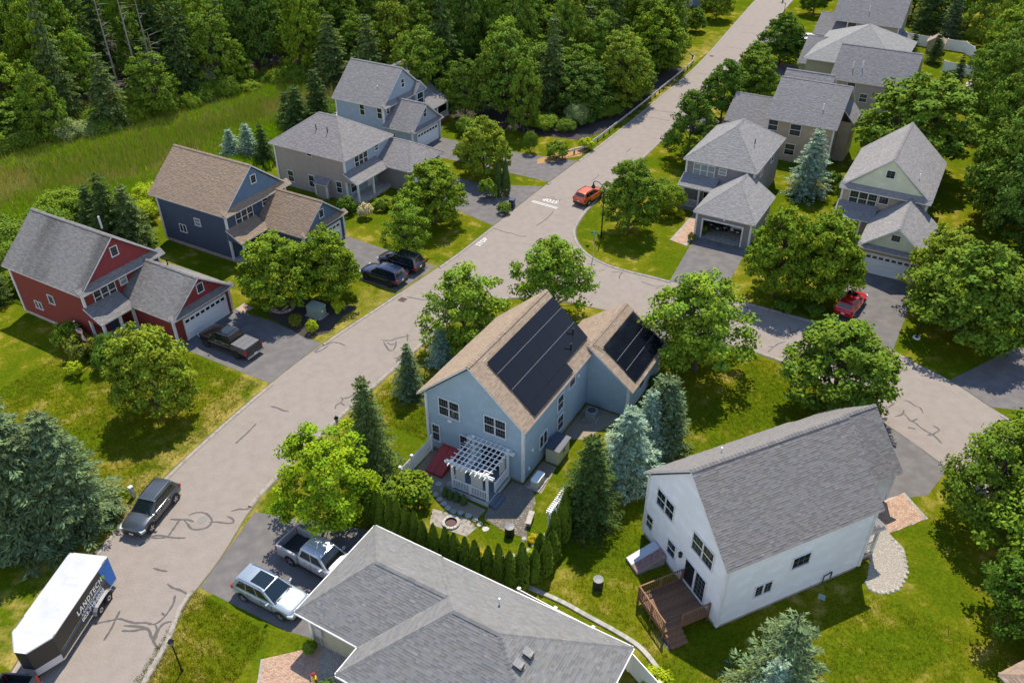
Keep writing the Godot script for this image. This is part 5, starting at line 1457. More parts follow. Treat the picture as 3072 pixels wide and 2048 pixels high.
# A vehicle with its nose to +x. s: dictionary of sizes.
func car(called: String, label: String, category: String, at: Vector3, heading: Vector2, s: Dictionary, pm: Material, group := "") -> Node3D:
	var o := thing(called, label, category, at, atan2(-heading.y, heading.x), group)
	var L: float = s.L; var hw: float = s.W / 2; var H: float = s.H
	var belt: float = s.get("belt", 1.03); var hood: float = s.get("hood", 1.0); var yb := 0.30 if not s.has("yb") else float(s.yb)
	var xf := L / 2; var xr := -L / 2
	var cowl: float = s.get("cowl", L * 0.2)
	var rings := []
	var tail: float = s.get("tail", belt)
	if s.get("truck", false):
		var cb: float = s.cab_rear
		for q in [[cb - 0.02, 0.985, yb, belt], [cb + 0.3, 1.0, yb, belt], [0.2, 1.0, yb, belt], [cowl, 1.0, yb, belt], [cowl + 0.12, 0.995, yb, hood + 0.06], [lerpf(cowl, xf, 0.6), 0.985, yb + 0.02, hood], [xf - 0.25, 0.965, yb + 0.04, hood - 0.07], [xf - 0.08, 0.93, yb + 0.08, hood - 0.16], [xf, 0.86, yb + 0.14, hood - 0.28]]:
			rings.append(body_ring(q[0], hw * q[1], q[2], q[3], 0.02 if q[0] < cowl else 0.05))
	else:
		for q in [[xr, 0.84, yb + 0.12, tail - 0.22], [xr + 0.06, 0.92, yb + 0.06, tail - 0.08], [xr + 0.22, 0.965, yb + 0.03, tail - 0.01], [xr + 0.6, 0.99, yb, belt + 0.01], [-0.4, 1.0, yb, belt], [cowl - 0.25, 1.0, yb, belt - 0.01], [cowl, 0.99, yb, belt - 0.02], [cowl + 0.1, 0.985, yb, hood + 0.03], [lerpf(cowl, xf, 0.55), 0.975, yb + 0.02, hood - 0.03], [xf - 0.3, 0.95, yb + 0.03, hood - 0.12], [xf - 0.1, 0.90, yb + 0.06, hood - 0.23], [xf, 0.80, yb + 0.12, hood - 0.36]]:
			rings.append(body_ring(q[0], hw * q[1], q[2], q[3], 0.015 if q[0] < cowl else 0.05))
	var body := part(o, "body", loft(rings), pm)
	# cabin
	var b0: float = s.get("glass_rear", xr + 0.12); var b1: float = cowl + 0.12
	var t0: float = s.get("roof_rear", xr + 0.45); var t1: float = s.get("roof_front", cowl - 0.72)
	var wb := hw * 0.93; var wt := hw * 0.71
	var B := [Vector3(b0, belt - 0.03, -wb), Vector3(b0, belt - 0.03, wb), Vector3(b1, belt - 0.03, wb * 0.96), Vector3(b1, belt - 0.03, -wb * 0.96)]
	var T := [Vector3(t0, H - 0.07, -wt), Vector3(t0, H - 0.07, wt), Vector3(t1, H - 0.09, wt), Vector3(t1, H - 0.09, -wt)]
	var cab := MB.new()
	cab.quad(B[1], B[2], T[2], T[1]); cab.quad(B[3], B[0], T[0], T[3]); cab.quad(B[2], B[3], T[3], T[2]); cab.quad(B[0], B[1], T[1], T[0])
	part(o, "cabin", cab, pm)
	# roof: crowned panel with a rounded rim
	var rr := []
	for k in 7:
		var u := k / 6.0
		var x := lerpf(t0 - 0.03, t1 + 0.03, u)
		var lift := sin(u * PI) * 0.035
		var w := wt * (1.0 + 0.02 * sin(u * PI))
		var e := 0.035 if k == 0 or k == 6 else 0.0
		rr.append(PackedVector3Array([Vector3(x, H - 0.1, 0), Vector3(x, H - 0.1, w), Vector3(x, H - 0.055 + lift - e * 0.5, w + 0.01), Vector3(x, H - 0.015 + lift - e, w * 0.9), Vector3(x, H + lift - e, w * 0.5), Vector3(x, H + 0.006 + lift - e, 0), Vector3(x, H + lift - e, -w * 0.5), Vector3(x, H - 0.015 + lift - e, -w * 0.9), Vector3(x, H - 0.055 + lift - e * 0.5, -w - 0.01), Vector3(x, H - 0.1, -w)]))
	part(o, "roof", loft(rr), M[s.roof_mat] if s.has("roof_mat") else pm)
	# glass
	pane_quad(o, "windshield", B[2], B[3], T[3], T[2], [0.06, 0.94, 0.08, 0.97, 0.0, 0.0], M.car_glass)
	pane_quad(o, "rear_window", B[0], B[1], T[1], T[0], [0.1, 0.9, s.get("rw", 0.3), 0.95, 0.0, 0.0], M.car_glass)
	var cuts: Array = s.get("side", [[0.09, 0.33], [0.35, 0.62], [0.645, 0.93]])
	for sd in 2:
		for q in cuts:
			var fr := 0.06 if q == cuts[cuts.size() - 1] else 0.0
			if sd == 0: pane_quad(o, "side_window", B[1], B[2], T[2], T[1], [q[0], q[1], 0.16, 0.93, fr, 0.03 if q == cuts[0] else 0.0], M.car_glass)
			else: pane_quad(o, "side_window", B[3], B[0], T[0], T[3], [1 - q[1], 1 - q[0], 0.16, 0.93, 0.03 if q == cuts[0] else 0.0, fr], M.car_glass)
	if s.has("sunroof"):
		var q: Array = s.sunroof
		var sr := MB.new()
		sr.bx(q[0], H + 0.02, -wt * 0.7, q[1], H + 0.052, wt * 0.7)
		part(o, "sunroof", sr, M.car_glass)
	if s.get("rails", false):
		for z in [-1, 1]:
			var r := MB.new()
			r.bar(Vector3(t0 + 0.1, H + 0.04, z * wt * 0.93), Vector3(t1 - 0.1, H + 0.035, z * wt * 0.93), 0.035, 0.035)
			part(o, "roof_rail", r, M.chrome if s.get("chrome", false) else M.black_metal)
	if s.get("ribs", false):
		for k in 4:
			var z := wt * (-0.54 + 0.36 * k)
			var r := MB.new()
			r.bx(t0 + 0.2, H + 0.005, z - 0.02, t1 - 0.25, H + 0.043, z + 0.02)
			part(o, "roof_rib", r, M[s.roof_mat] if s.has("roof_mat") else pm)
	# wheels
	var wr: float = s.get("wheel", 0.36)
	for wx in [s.get("axle_r", xr + L * 0.2), s.get("axle_f", xf - L * 0.195)]:
		for z in [-1, 1]:
			var arch := MB.new()
			for k in 14:
				var a0 := PI * k / 14 - 0.1; var a1 := PI * (k + 1) / 14 + (0.1 if k == 13 else 0.0)
				var zz: float = z * (hw + 0.006)
				var c := Vector3(wx, wr, zz)
				var p0 := c + Vector3(cos(a0), sin(a0), 0) * (wr + 0.08); var p1 := c + Vector3(cos(a1), sin(a1), 0) * (wr + 0.08)
				if z > 0: arch.tri(c, p0, p1)
				else: arch.tri(c, p1, p0)
			part(o, "wheel_arch", arch, M.cladding)
			var ty := MB.new()
			ty.cyl(Vector3(wx, wr, z * (hw - 0.2)), Vector3(wx, wr, z * (hw + 0.02)), wr, wr, 20)
			var tyre := part(o, "wheel", ty, M.rubber)
			var rm := MB.new()
			rm.cyl(Vector3(wx, wr, z * (hw + 0.0)), Vector3(wx, wr, z * (hw + 0.026)), wr * 0.28, wr * 0.24, 10)
			for k in 5:
				var a := TAU * k / 5 + 0.3
				var dv := Vector3(cos(a), sin(a), 0)
				rm.bar(Vector3(wx, wr, z * (hw + 0.025)) + dv * wr * 0.15, Vector3(wx, wr, z * (hw + 0.025)) + dv * wr * 0.66, 0.02, 0.085)
			part(tyre, "rim", rm, M[s.get("rim", "rim")])
	# lower cladding, lights, plates, mirrors, grille
	for z in [-1, 1]:
		var sl := MB.new()
		sl.bx(s.get("axle_r", xr + L * 0.2) + wr + 0.1, yb - 0.02, z * (hw - 0.12), s.get("axle_f", xf - L * 0.195) - wr - 0.1, yb + 0.13, z * (hw + 0.004))
		part(o, "sill", sl, M.cladding)
		var mr := MB.new()
		mr.obb(Vector3(b1 - 0.32, belt + 0.08, z * (hw + 0.1)), Vector3(0.12, 0.15, 0.22), Basis(Vector3.UP, -z * 0.25))
		part(o, "mirror", mr, pm if not s.get("dark_mirrors", false) else M.plastic_black)
		var hl := MB.new()
		hl.obb(Vector3(xf - 0.22, hood - 0.3, z * hw * 0.78), Vector3(0.36, 0.14, 0.34), Basis(Vector3.UP, z * 0.35))
		part(o, "headlight", hl, M.lamp_clear)
		if not s.get("truck", false):
			var tl := MB.new()
			tl.obb(Vector3(xr + 0.13, tail - 0.16, z * hw * 0.8), Vector3(0.2, 0.2, 0.34), Basis(Vector3.UP, -z * 0.3))
			part(o, "taillight", tl, M.lamp_red)
		for hx in [0.15, -0.85] if not s.get("truck", false) else [0.45, -0.45]:
			var dh := MB.new()
			dh.bx(hx, belt - 0.14, z * hw, hx + 0.2, belt - 0.11, z * (hw + 0.025))
			part(o, "door_handle", dh, M.chrome if s.get("chrome", false) else pm)
		for hx in s.get("seams", [-1.0, 0.05, cowl - 0.05]):
			var ds := MB.new()
			ds.bx(hx, yb + 0.15, z * (hw - 0.02), hx + 0.014, belt - 0.06, z * (hw + 0.0035))
			part(o, "door_seam", ds, M.plastic_black)
	var gr := MB.new()
	gr.obb(Vector3(xf - 0.03, lerpf(yb, hood, 0.5), 0), Vector3(0.09, 0.28, hw * 1.1))
	part(o, "grille", gr, M.plastic_black)
	var bp := MB.new()
	bp.obb(Vector3(xf - 0.05, yb + 0.12, 0), Vector3(0.12, 0.18, hw * 1.5)); 
	part(o, "front_bumper", bp, M.cladding if not s.get("truck", false) else M.chrome)
	var lp := MB.new()
	lp.obb(Vector3(xf + 0.025, yb + 0.2, 0), Vector3(0.02, 0.13, 0.3))
	part(o, "licence_plate", lp, M.plate)
	var hood_line := MB.new()
	for z in [-1, 1]: hood_line.bar(Vector3(cowl + 0.14, hood + 0.06, z * hw * 0.62), Vector3(xf - 0.35, hood - 0.085, z * hw * 0.5), 0.03, 0.03)
	part(o, "hood_crease", hood_line, pm)
	var wp := MB.new()
	wp.bar(Vector3(b1 + 0.01, belt + 0.03, -wb * 0.85), Vector3(b1 + 0.01, belt + 0.03, wb * 0.85), 0.1, 0.025)
	part(o, "wiper_cowl", wp, M.plastic_black)
	if s.get("truck", false): pickup_bed(o, s, pm)
	else:
		var rb := MB.new()
		rb.obb(Vector3(xr + 0.06, yb + 0.13, 0), Vector3(0.16, 0.22, hw * 1.66))
		part(o, "rear_bumper", rb, M.cladding)
		var rp := MB.new()
		rp.obb(Vector3(xr - 0.012, yb + 0.42, 0), Vector3(0.05, 0.14, 0.32))
		part(o, "licence_plate", rp, M.plate)
	return o

func pickup_bed(o: Node, s: Dictionary, pm: Material) -> void:
	var xr: float = -float(s.L) / 2; var cb: float = s.cab_rear; var hw: float = s.W / 2; var yb := 0.42; var yt: float = s.get("bed", 1.15)
	for z in [-1, 1]:
		var w := MB.new()
		w.bx(xr + 0.04, yb, z * (hw - 0.15), cb - 0.05, yt, z * hw * 0.995)
		w.bx(xr + 0.04, yt, z * (hw - 0.13), cb - 0.05, yt + 0.025, z * hw * 0.96)
		part(o, "bed_side", w, pm)
		var tl := MB.new()
		tl.bx(xr + 0.0, yb + 0.3, z * (hw - 0.17), xr + 0.14, yt - 0.05, z * (hw + 0.002))
		part(o, "taillight", tl, M.lamp_red)
	var f := MB.new()
	f.bx(xr + 0.06, 0.55, -hw + 0.15, cb - 0.05, 0.68, hw - 0.15)
	part(o, "bed_floor", f, M.cladding)
	var fw := MB.new()
	fw.bx(cb - 0.1, 0.55, -hw + 0.14, cb - 0.04, yt, hw - 0.14)
	part(o, "bed_front", fw, pm)
	var tg := MB.new()
	tg.bx(xr, yb + 0.08, -hw + 0.16, xr + 0.1, yt, hw - 0.16)
	part(o, "tailgate", tg, pm)
	var bm := MB.new()
	bm.bx(xr - 0.16, yb - 0.02, -hw * 0.96, xr + 0.06, yb + 0.16, hw * 0.96)
	part(o, "rear_bumper", bm, M.chrome if s.get("chrome", false) else M.cladding)
	var lp := MB.new()
	lp.bx(xr - 0.17, yb + 0.05, -0.16, xr - 0.15, yb + 0.2, 0.16)
	part(o, "licence_plate", lp, M.plate)
	if s.get("cover", false):
		for k in 3:
			var x0 := lerpf(xr + 0.1, cb - 0.1, k / 3.0); var x1 := lerpf(xr + 0.1, cb - 0.1, (k + 1) / 3.0)
			var c := MB.new()
			c.bx(x0 + 0.012, yt - 0.01, -hw + 0.14, x1 - 0.012, yt + 0.045, hw - 0.14)
			part(o, "bed_cover", c, M.tonneau)

func build_vehicles() -> void:
	mat("tonneau", lin(0.10, 0.10, 0.105), 0.55)
	var suv := {"L": 4.6, "W": 1.86, "H": 1.66, "wheel": 0.36, "cowl": 0.95, "roof_front": 0.18, "hood": 1.03, "belt": 1.06}
	var s := suv.duplicate(); s.merge({"ribs": true, "rails": true}, true)
	var hd := Vector2(0.26, 0.966)
	car("car", "dark grey crossover driving down the street", "car", Vector3(-41.75, 0.01, -22.45), hd, s, paint("paint_graphite", 0.075, 0.09, 0.10, 0.5, 0.3))
	s = suv.duplicate(); s.merge({"L": 4.9, "W": 1.92, "sunroof": [-1.0, 0.15], "rails": true, "chrome": true}, true)
	car("car", "silver blue crossover with sunroof in the lower driveway", "car", Vector3(-29.55, 0.006, -21.2), Vector2(1, -0.03), s, paint("paint_silver_blue", 0.36, 0.42, 0.46, 0.55, 0.28))
	var pk := {"truck": true, "L": 5.9, "W": 2.02, "H": 1.92, "wheel": 0.41, "cowl": 1.3, "roof_front": 0.75, "roof_rear": -0.85, "glass_rear": -1.02, "cab_rear": -1.05, "hood": 1.22, "belt": 1.26, "bed": 1.28, "yb": 0.42, "rw": 0.2, "side": [[0.06, 0.46], [0.49, 0.92]], "axle_f": 1.95, "axle_r": -1.75, "chrome": true, "seams": [-1.0, 0.1, 1.15]}
	s = pk.duplicate(); s.merge({"ribs": true}, true)
	car("pickup_truck", "silver pickup with open bed in the lower driveway", "pickup truck", Vector3(-28.6, 0.006, -24.75), Vector2(1, 0.03), s, paint("paint_silver", 0.52, 0.53, 0.54, 0.5, 0.3))
	s = pk.duplicate(); s.merge({"cover": true, "sunroof": [-0.55, 0.45], "rim": "rim_dark"}, true)
	car("pickup_truck", "black pickup with grey bed cover at the red garage", "pickup truck", Vector3(-51.7, 0.006, -39.6), Vector2(-1, 0.0), s, paint("paint_black", 0.008, 0.008, 0.009, 0.2, 0.2))
	s = suv.duplicate(); s.merge({"L": 4.85, "W": 1.96, "H": 1.72, "wheel": 0.38, "rim": "rim_dark"}, true)
	car("car", "glossy midnight blue sport utility car nearer the lawn", "car", Vector3(-47.0, 0.006, -55.75), Vector2(-1, -0.02), s, paint("paint_midnight", 0.006, 0.014, 0.05, 0.25, 0.18), "dark cars on the navy house driveway")
	s = suv.duplicate(); s.merge({"L": 4.9, "W": 1.95, "H": 1.72, "wheel": 0.38, "sunroof": [-1.2, 0.1], "rails": true, "chrome": true}, true)
	car("car", "black sport utility car with chrome roof rails and sunroof", "car", Vector3(-47.0, 0.006, -58.75), Vector2(-1, 0.0), s, paint("paint_blue_black", 0.006, 0.008, 0.018, 0.25, 0.18), "dark cars on the navy house driveway")
	s = suv.duplicate(); s.merge({"L": 4.45, "W": 1.8, "H": 1.6, "rails": true}, true)
	car("car", "orange hatchback parked at the far kerb", "car", Vector3(-36.95, 0.01, -82.35), Vector2(0.16, -0.987), s, paint("paint_orange", 0.55, 0.09, 0.02, 0.3, 0.3))
	s = suv.duplicate(); s.merge({"L": 4.6, "W": 1.86, "sunroof": [-0.35, 0.35], "tail": 1.08}, true)
	car("car", "bright red hatchback with sunroof on the cream house driveway", "car", Vector3(-5.35, 0.006, -73.15), Vector2(0.12, -0.99), s, paint("paint_red", 0.55, 0.008, 0.012, 0.2, 0.25))
	s = suv.duplicate(); s.merge({"L": 4.4}, true)
	car("car", "black car inside the open garage", "car", Vector3(-21.2, 0.04, -84.0), Vector2(0, 1), s, paint("paint_black", 0, 0, 0))
	car("car", "white car inside the open garage beside the black one", "car", Vector3(-19.0, 0.04, -84.2), Vector2(0, 1), s, paint("paint_white", 0.7, 0.7, 0.7, 0.0, 0.3))
	car("car", "white car parked beside the leafy tree on the far driveway", "car", Vector3(-31.3, 0.006, -157.6), Vector2(-1, 0.1), s, paint("paint_white", 0.7, 0.7, 0.7))
	car("car", "white car behind another on the far driveway", "car", Vector3(-31.0, 0.006, -160.4), Vector2(-1, 0.1), s, paint("paint_white", 0.7, 0.7, 0.7))
	# landscaper's truck leaving the picture at the lower left
	s = pk.duplicate(); s.merge({"bed": 1.38}, true)
	car("pickup_truck", "dark pickup hitched to the trailer at the lower left corner", "pickup truck", Vector3(-36.15, 0.01, -7.15), Vector2(0.42, 0.907), s, paint("paint_charcoal", 0.02, 0.024, 0.03, 0.3, 0.3))
	build_trailer()

func build_trailer() -> void:
	# local +x points to the nose
	var d := Vector2(0.377, 0.926)
	var o := thing("cargo_trailer", "long black enclosed trailer with white roof and landscaping lettering", "trailer", Vector3(-38.95, 0.01, -14.05), atan2(-d.y, d.x))
	var x0 := -2.95; var x1 := 2.85; var hw := 1.22; var y0 := 0.48; var y1 := 2.55; var nose := 4.0
	mat("trailer_black", lin(0.022, 0.021, 0.020), 0.35); mat("trailer_blue", lin(0.01, 0.15, 0.52), 0.4); mat("tarp_white", lin(0.46, 0.47, 0.48), 0.5)
	mat("logo_green", lin(0.18, 0.45, 0.05), 0.5); mat("stripe_gold", lin(0.45, 0.36, 0.06), 0.5)
	var b := MB.new()
	b.slab(PackedVector2Array([Vector2(x0, -hw), Vector2(x0, hw), Vector2(x1, hw), Vector2(nose, 0.35), Vector2(nose, -0.35), Vector2(x1, -hw)]), y0, y1 - 0.02)
	b.bx(x0, y0 - 0.12, -hw + 0.1, x1, y0, hw - 0.1)
	part(o, "body", b, M.trailer_black)
	# soft white roof skin with shallow dents
	var r := MB.new()
	var nx := 26; var nz := 9
	var hgt := func(i: int, j: int) -> Vector3:
		var x := lerpf(x0 - 0.02, x1, i / float(nx)); var z := lerpf(-hw - 0.02, hw + 0.02, j / float(nz))
		var e := sin(PI * j / nz) * minf(1.0, minf(i, nx - i) * 0.5)
		return Vector3(x, y1 + 0.03 + e * maxf(0.0, 0.07 + 0.2 * noise.get_noise_2d(x * 26.0, z * 22.0)), z)
	for i in nx:
		for j in nz:
			r.quad(hgt.call(i, j), hgt.call(i, j + 1), hgt.call(i + 1, j + 1), hgt.call(i + 1, j))
	r.tri(Vector3(x1, y1 + 0.03, -hw), Vector3(x1, y1 + 0.03, hw), Vector3(nose + 0.02, y1 + 0.01, 0.36))
	r.tri(Vector3(x1, y1 + 0.03, -hw), Vector3(nose + 0.02, y1 + 0.01, 0.36), Vector3(nose + 0.02, y1 + 0.01, -0.36))
	part(o, "roof", r, M.tarp_white)
	var rim := MB.new()
	for z in [-1, 1]:
		rim.bar(Vector3(x0, y1, z * (hw + 0.01)), Vector3(x1, y1, z * (hw + 0.01)), 0.05, 0.06)
		rim.bar(Vector3(x1, y1, z * (hw + 0.01)), Vector3(nose, y1 - 0.01, z * 0.36), 0.05, 0.06)
		rim.bar(Vector3(x0, y0, z * (hw + 0.01)), Vector3(x1, y0, z * (hw + 0.01)), 0.04, 0.06)
	rim.bar(Vector3(x0, y1, -hw), Vector3(x0, y1, hw), 0.05, 0.06)
	part(o, "edge_trim", rim, M.alu)
	# diamond plate guard on the nose
	var gd := MB.new()
	for z in [-1, 1]:
		var A := Vector3(x1, y0, z * hw); var C := Vector3(nose, y0, z * 0.35)
		var n := Vector3(0.87 * 1, 0, 1.15 * z).normalized() * 0.012
		if z > 0: gd.quad(A + n, C + n, C + n + Vector3(0, 0.55, 0), A + n + Vector3(0, 0.55, 0))
		else: gd.quad(C + n, A + n, A + n + Vector3(0, 0.55, 0), C + n + Vector3(0, 0.55, 0))
	gd.bx(nose, y0, -0.35, nose + 0.012, y0 + 0.55, 0.35)
	part(o, "stone_guard", gd, M.galvanised)
	for z in [-1, 1]:
		var f: float = z * (hw + 0.012)
		# blue tail panel with a slanted edge
		var q := MB.new()
		var P := [Vector3(x0 - 0.005, y0 + 0.02, f), Vector3(x0 + 0.62, y0 + 0.02, f), Vector3(x0 + 1.12, y1 - 0.03, f), Vector3(x0 - 0.005, y1 - 0.03, f)]
		if z > 0: q.quad(P[0], P[1], P[2], P[3])
		else: q.quad(P[1], P[0], P[3], P[2])
		part(o, "blue_panel", q, M.trailer_blue)
		for st in [[0.10, 1.02, M.trailer_blue, 0.045], [0.16, 1.17, M.stripe_gold, 0.02]]:
			var sp := MB.new()
			sp.bar(Vector3(x0 + 0.85, st[1] + 0.35, f + z * 0.002), Vector3(x1 - 0.15, st[1] + 0.02, f + z * 0.002), 0.004, st[3])
			part(o, "stripe", sp, st[2])
		var side_turn := 0.0 if z > 0 else PI
		for tx in [["LANDTECH", 0.0, 1.82, 0.42, true, M.vinyl], ["LANDSCAPING", 0.0, 1.42, 0.26, false, M.vinyl], ["603-716-6028", 0.0, 1.06, 0.31, true, M.vinyl]]:
			var t := TextMesh.new()
			t.text = tx[0]; t.font = font_sans(tx[4]); t.font_size = 64; t.pixel_size = tx[3] / 64.0 * 1.25; t.depth = 0.004
			t.material = tx[5]
			add_mi(o, "lettering", t, null, Transform3D(Basis(Vector3.UP, side_turn), Vector3(-0.55, tx[2], f + z * 0.006)))
		# leaf emblem: green leaf inside a blue arc
		var lf := MB.new(); var cx := -2.02; var cy := 1.82
		for k in 10:
			var a0 := TAU * k / 10; var a1 := TAU * (k + 1) / 10
			var pa := Vector3(cx + 0.11 * cos(a0) + 0.05 * sin(a0), cy + 0.2 * sin(a0), f + z * 0.006); var pb := Vector3(cx + 0.11 * cos(a1) + 0.05 * sin(a1), cy + 0.2 * sin(a1), f + z * 0.006)
			if z > 0: lf.tri(Vector3(cx, cy, f + z * 0.006), pa, pb)
			else: lf.tri(Vector3(cx, cy, f + z * 0.006), pb, pa)
		part(o, "leaf_emblem", lf, M.logo_green)
		var arc := MB.new()
		for k in 9:
			var a0 := -0.6 + 0.3 * k; var a1 := a0 + 0.3
			arc.bar(Vector3(cx + 0.25 * cos(a0 + PI * 0.5), cy + 0.26 * sin(a0 + PI * 0.5) * 0.9, f + z * 0.004), Vector3(cx + 0.25 * cos(a1 + PI * 0.5), cy + 0.26 * sin(a1 + PI * 0.5) * 0.9, f + z * 0.004), 0.004, 0.045)
		part(o, "emblem_arc", arc, M.trailer_blue)
		# tandem wheels and fender
		for wx in [-1.62, -0.72]:
			var w := MB.new()
			w.cyl(Vector3(wx, 0.34, z * (hw + 0.02)), Vector3(wx, 0.34, z * (hw + 0.22)), 0.34, 0.34, 20)
			var wh := part(o, "wheel", w, M.rubber)
			var rm := MB.new()
			rm.cyl(Vector3(wx, 0.34, z * (hw + 0.2)), Vector3(wx, 0.34, z * (hw + 0.228)), 0.2, 0.17, 14)
			part(wh, "rim", rm, M.rim)
			var hub := MB.new()
			hub.cyl(Vector3(wx, 0.34, z * (hw + 0.22)), Vector3(wx, 0.34, z * (hw + 0.25)), 0.07, 0.06, 10)
			part(wh, "hub", hub, M.rim_dark)
		var fd := MB.new()
		var path := [Vector2(-2.12, 0.42), Vector2(-2.02, 0.68), Vector2(-1.8, 0.82), Vector2(-1.4, 0.86), Vector2(-0.95, 0.86), Vector2(-0.52, 0.82), Vector2(-0.3, 0.66), Vector2(-0.2, 0.42)]
		for k in path.size() - 1:
			fd.bar(Vector3(path[k].x, path[k].y, z * (hw + 0.13)), Vector3(path[k + 1].x, path[k + 1].y, z * (hw + 0.13)), 0.26, 0.03)
		part(o, "fender", fd, M.alu)
	var tg := MB.new()
	for z in [-1, 1]: tg.bar(Vector3(nose - 0.6, y0 - 0.05, z * 0.6), Vector3(nose + 1.0, y0 - 0.02, 0), 0.08, 0.1)
	part(o, "tongue", tg, M.black_metal)
	var jk := MB.new(); jk.cyl(Vector3(nose + 0.55, 0.15, 0), Vector3(nose + 0.55, 0.95, 0), 0.035, 0.035, 8)
	part(o, "jack", jk, M.galvanised)

func build_street_furniture() -> void:
	# guardrail along the wood
	var line := P2([-45.4, -92.2, -43.9, -95.2, -43.7, -100.0, -43.7, -110.0, -43.8, -120.0, -44.0, -130.0, -44.2, -137.5, -44.9, -140.6, -46.2, -142.0])
	hp = Vector3(-43.8, 0, -115)
	var o := thing("guardrail", "long galvanised guardrail between road and wood", "guardrail", hp)
	for k in line.size() - 1:
		var a := W(line[k].x, 0, line[k].y); var b := W(line[k + 1].x, 0, line[k + 1].y)
		var r := MB.new()
		r.bar(a + Vector3(0, 0.74, 0), b + Vector3(0, 0.74, 0), 0.05, 0.10); r.bar(a + Vector3(0, 0.56, 0), b + Vector3(0, 0.56, 0), 0.05, 0.10); r.bar(a + Vector3(0, 0.65, 0), b + Vector3(0, 0.65, 0), 0.025, 0.12)
		part(o, "rail", r, M.galvanised)
	var d := 0.0
	for k in line.size() - 1:
		var L := line[k].distance_to(line[k + 1])
		while d < L:
			var p := line[k].lerp(line[k + 1], d / L)
			var q := MB.new()
			q.bx(p.x - 0.17 - hp.x, -0.1, p.y - 0.08 - hp.z, p.x - 0.03 - hp.x, 0.8, p.y + 0.08 - hp.z)
			part(o, "post", q, M.bark)
			d += 1.9
		d -= L
	# tall street lamp with a hooked arm
	o = thing("street_lamp", "tall black street lamp with hooked arm at the corner", "street lamp", Vector3(-31.8, 0, -74.6))
	var pb := MB.new()
	pb.cyl(Vector3(0, -0.1, 0), Vector3(0, 0.5, 0), 0.13, 0.11, 10); pb.cyl(Vector3(0, 0.5, 0), Vector3(0, 5.6, 0), 0.075, 0.055, 10)
	part(o, "pole", pb, M.black_metal)
	var ar := MB.new()
	var pts := [Vector3(0, 5.55, 0), Vector3(-0.25, 5.95, -0.1), Vector3(-0.7, 6.2, -0.2), Vector3(-1.2, 6.2, -0.35), Vector3(-1.45, 6.0, -0.42)]
	for k in pts.size() - 1: ar.cyl(pts[k], pts[k + 1], 0.04, 0.035, 8)
	part(o, "arm", ar, M.black_metal)
	var hd := MB.new()
	hd.lathe([Vector2(0.0, 6.0), Vector2(0.06, 5.95), Vector2(0.07, 5.75), Vector2(0.16, 5.6), Vector2(0.22, 5.35), Vector2(0.0, 5.33)], 12, Vector3(-1.45, 0, -0.42))
	part(o, "lamp_head", hd, M.black_metal)
	# garden lantern posts
	for q in [[-35.2, -34.6, 2.6, "black lantern post standing above the bright maple", 0.0], [-30.6, -14.9, 2.9, "black lantern post on the lawn in the lower left", 0.0], [0.9, -71.2, 2.4, "black lantern post under the big tree beside the cream house", 0.0]]:
		o = thing("lantern_post", q[3], "lamp post", Vector3(q[0], 0, q[1]))
		var p := MB.new()
		p.cyl(Vector3(0, -0.1, 0), Vector3(0, 0.35, 0), 0.09, 0.07, 10); p.cyl(Vector3(0, 0.35, 0), Vector3(0, q[2] - 0.45, 0), 0.045, 0.04, 10)
		part(o, "pole", p, M.black_metal)
		var l := MB.new()
		var y: float = q[2] - 0.45
		l.lathe([Vector2(0.05, y), Vector2(0.12, y + 0.04), Vector2(0.1, y + 0.07)], 6)
		l.lathe([Vector2(0.2, y + 0.33), Vector2(0.11, y + 0.46), Vector2(0.03, y + 0.55), Vector2(0.0, y + 0.62)], 6); l.lathe([Vector2(0.0, y + 0.32), Vector2(0.2, y + 0.33)], 6)
		part(o, "lantern_frame", l, M.black_metal)
		var g := MB.new()
		g.lathe([Vector2(0.09, y + 0.06), Vector2(0.16, y + 0.33)], 6)
		part(o, "lantern_glass", g, M.curtain_glass)
		if q[1] < -70:
			var ring := MB.new(); ring.lathe([Vector2(0.32, -0.02), Vector2(0.32, 0.12), Vector2(0.2, 0.14), Vector2(0.2, 0.05)], 14)
			part(o, "white_planter_ring", ring, M.vinyl)
	# stop sign with street name blades
	o = thing("stop_sign", "red stop sign with green street name blades", "sign", Vector3(-30.7, 0, -70.25))
	var po := MB.new(); po.bx(-0.03, -0.1, -0.02, 0.03, 3.05, 0.02)
	part(o, "post", po, M.galvanised)
	mat("sign_red", lin(0.42, 0.012, 0.02), 0.5); mat("sign_green", lin(0.0, 0.25, 0.17), 0.5)
	var oc := MB.new()
	var face := Basis(Vector3.UP, deg_to_rad(-72))   # faces the side street traffic
	for k in 8:
		var a0 := PI / 8 + TAU * k / 8; var a1 := a0 + TAU / 8
		var c := Vector3(0, 2.25, 0) + face * Vector3(0, 0, 0.04)
		var p0 := c + face * Vector3(cos(a0), sin(a0), 0) * 0.41; var p1 := c + face * Vector3(cos(a1), sin(a1), 0) * 0.41
		oc.tri(c, p0, p1); oc.tri(c - face.z * 0.012, p1 - face.z * 0.012, p0 - face.z * 0.012); oc.quad(p0 - face.z * 0.012, p1 - face.z * 0.012, p1, p0)
	var so := part(o, "sign_face", oc, M.sign_red)
	var rim := MB.new()
	for k in 8:
		var a0 := PI / 8 + TAU * k / 8; var a1 := a0 + TAU / 8
		var c := Vector3(0, 2.25, 0) + face * Vector3(0, 0, 0.044)
		rim.bar(c + face * Vector3(cos(a0), sin(a0), 0) * 0.39, c + face * Vector3(cos(a1), sin(a1), 0) * 0.39, 0.004, 0.025)
	part(so, "border", rim, M.vinyl)
	var tm := TextMesh.new()
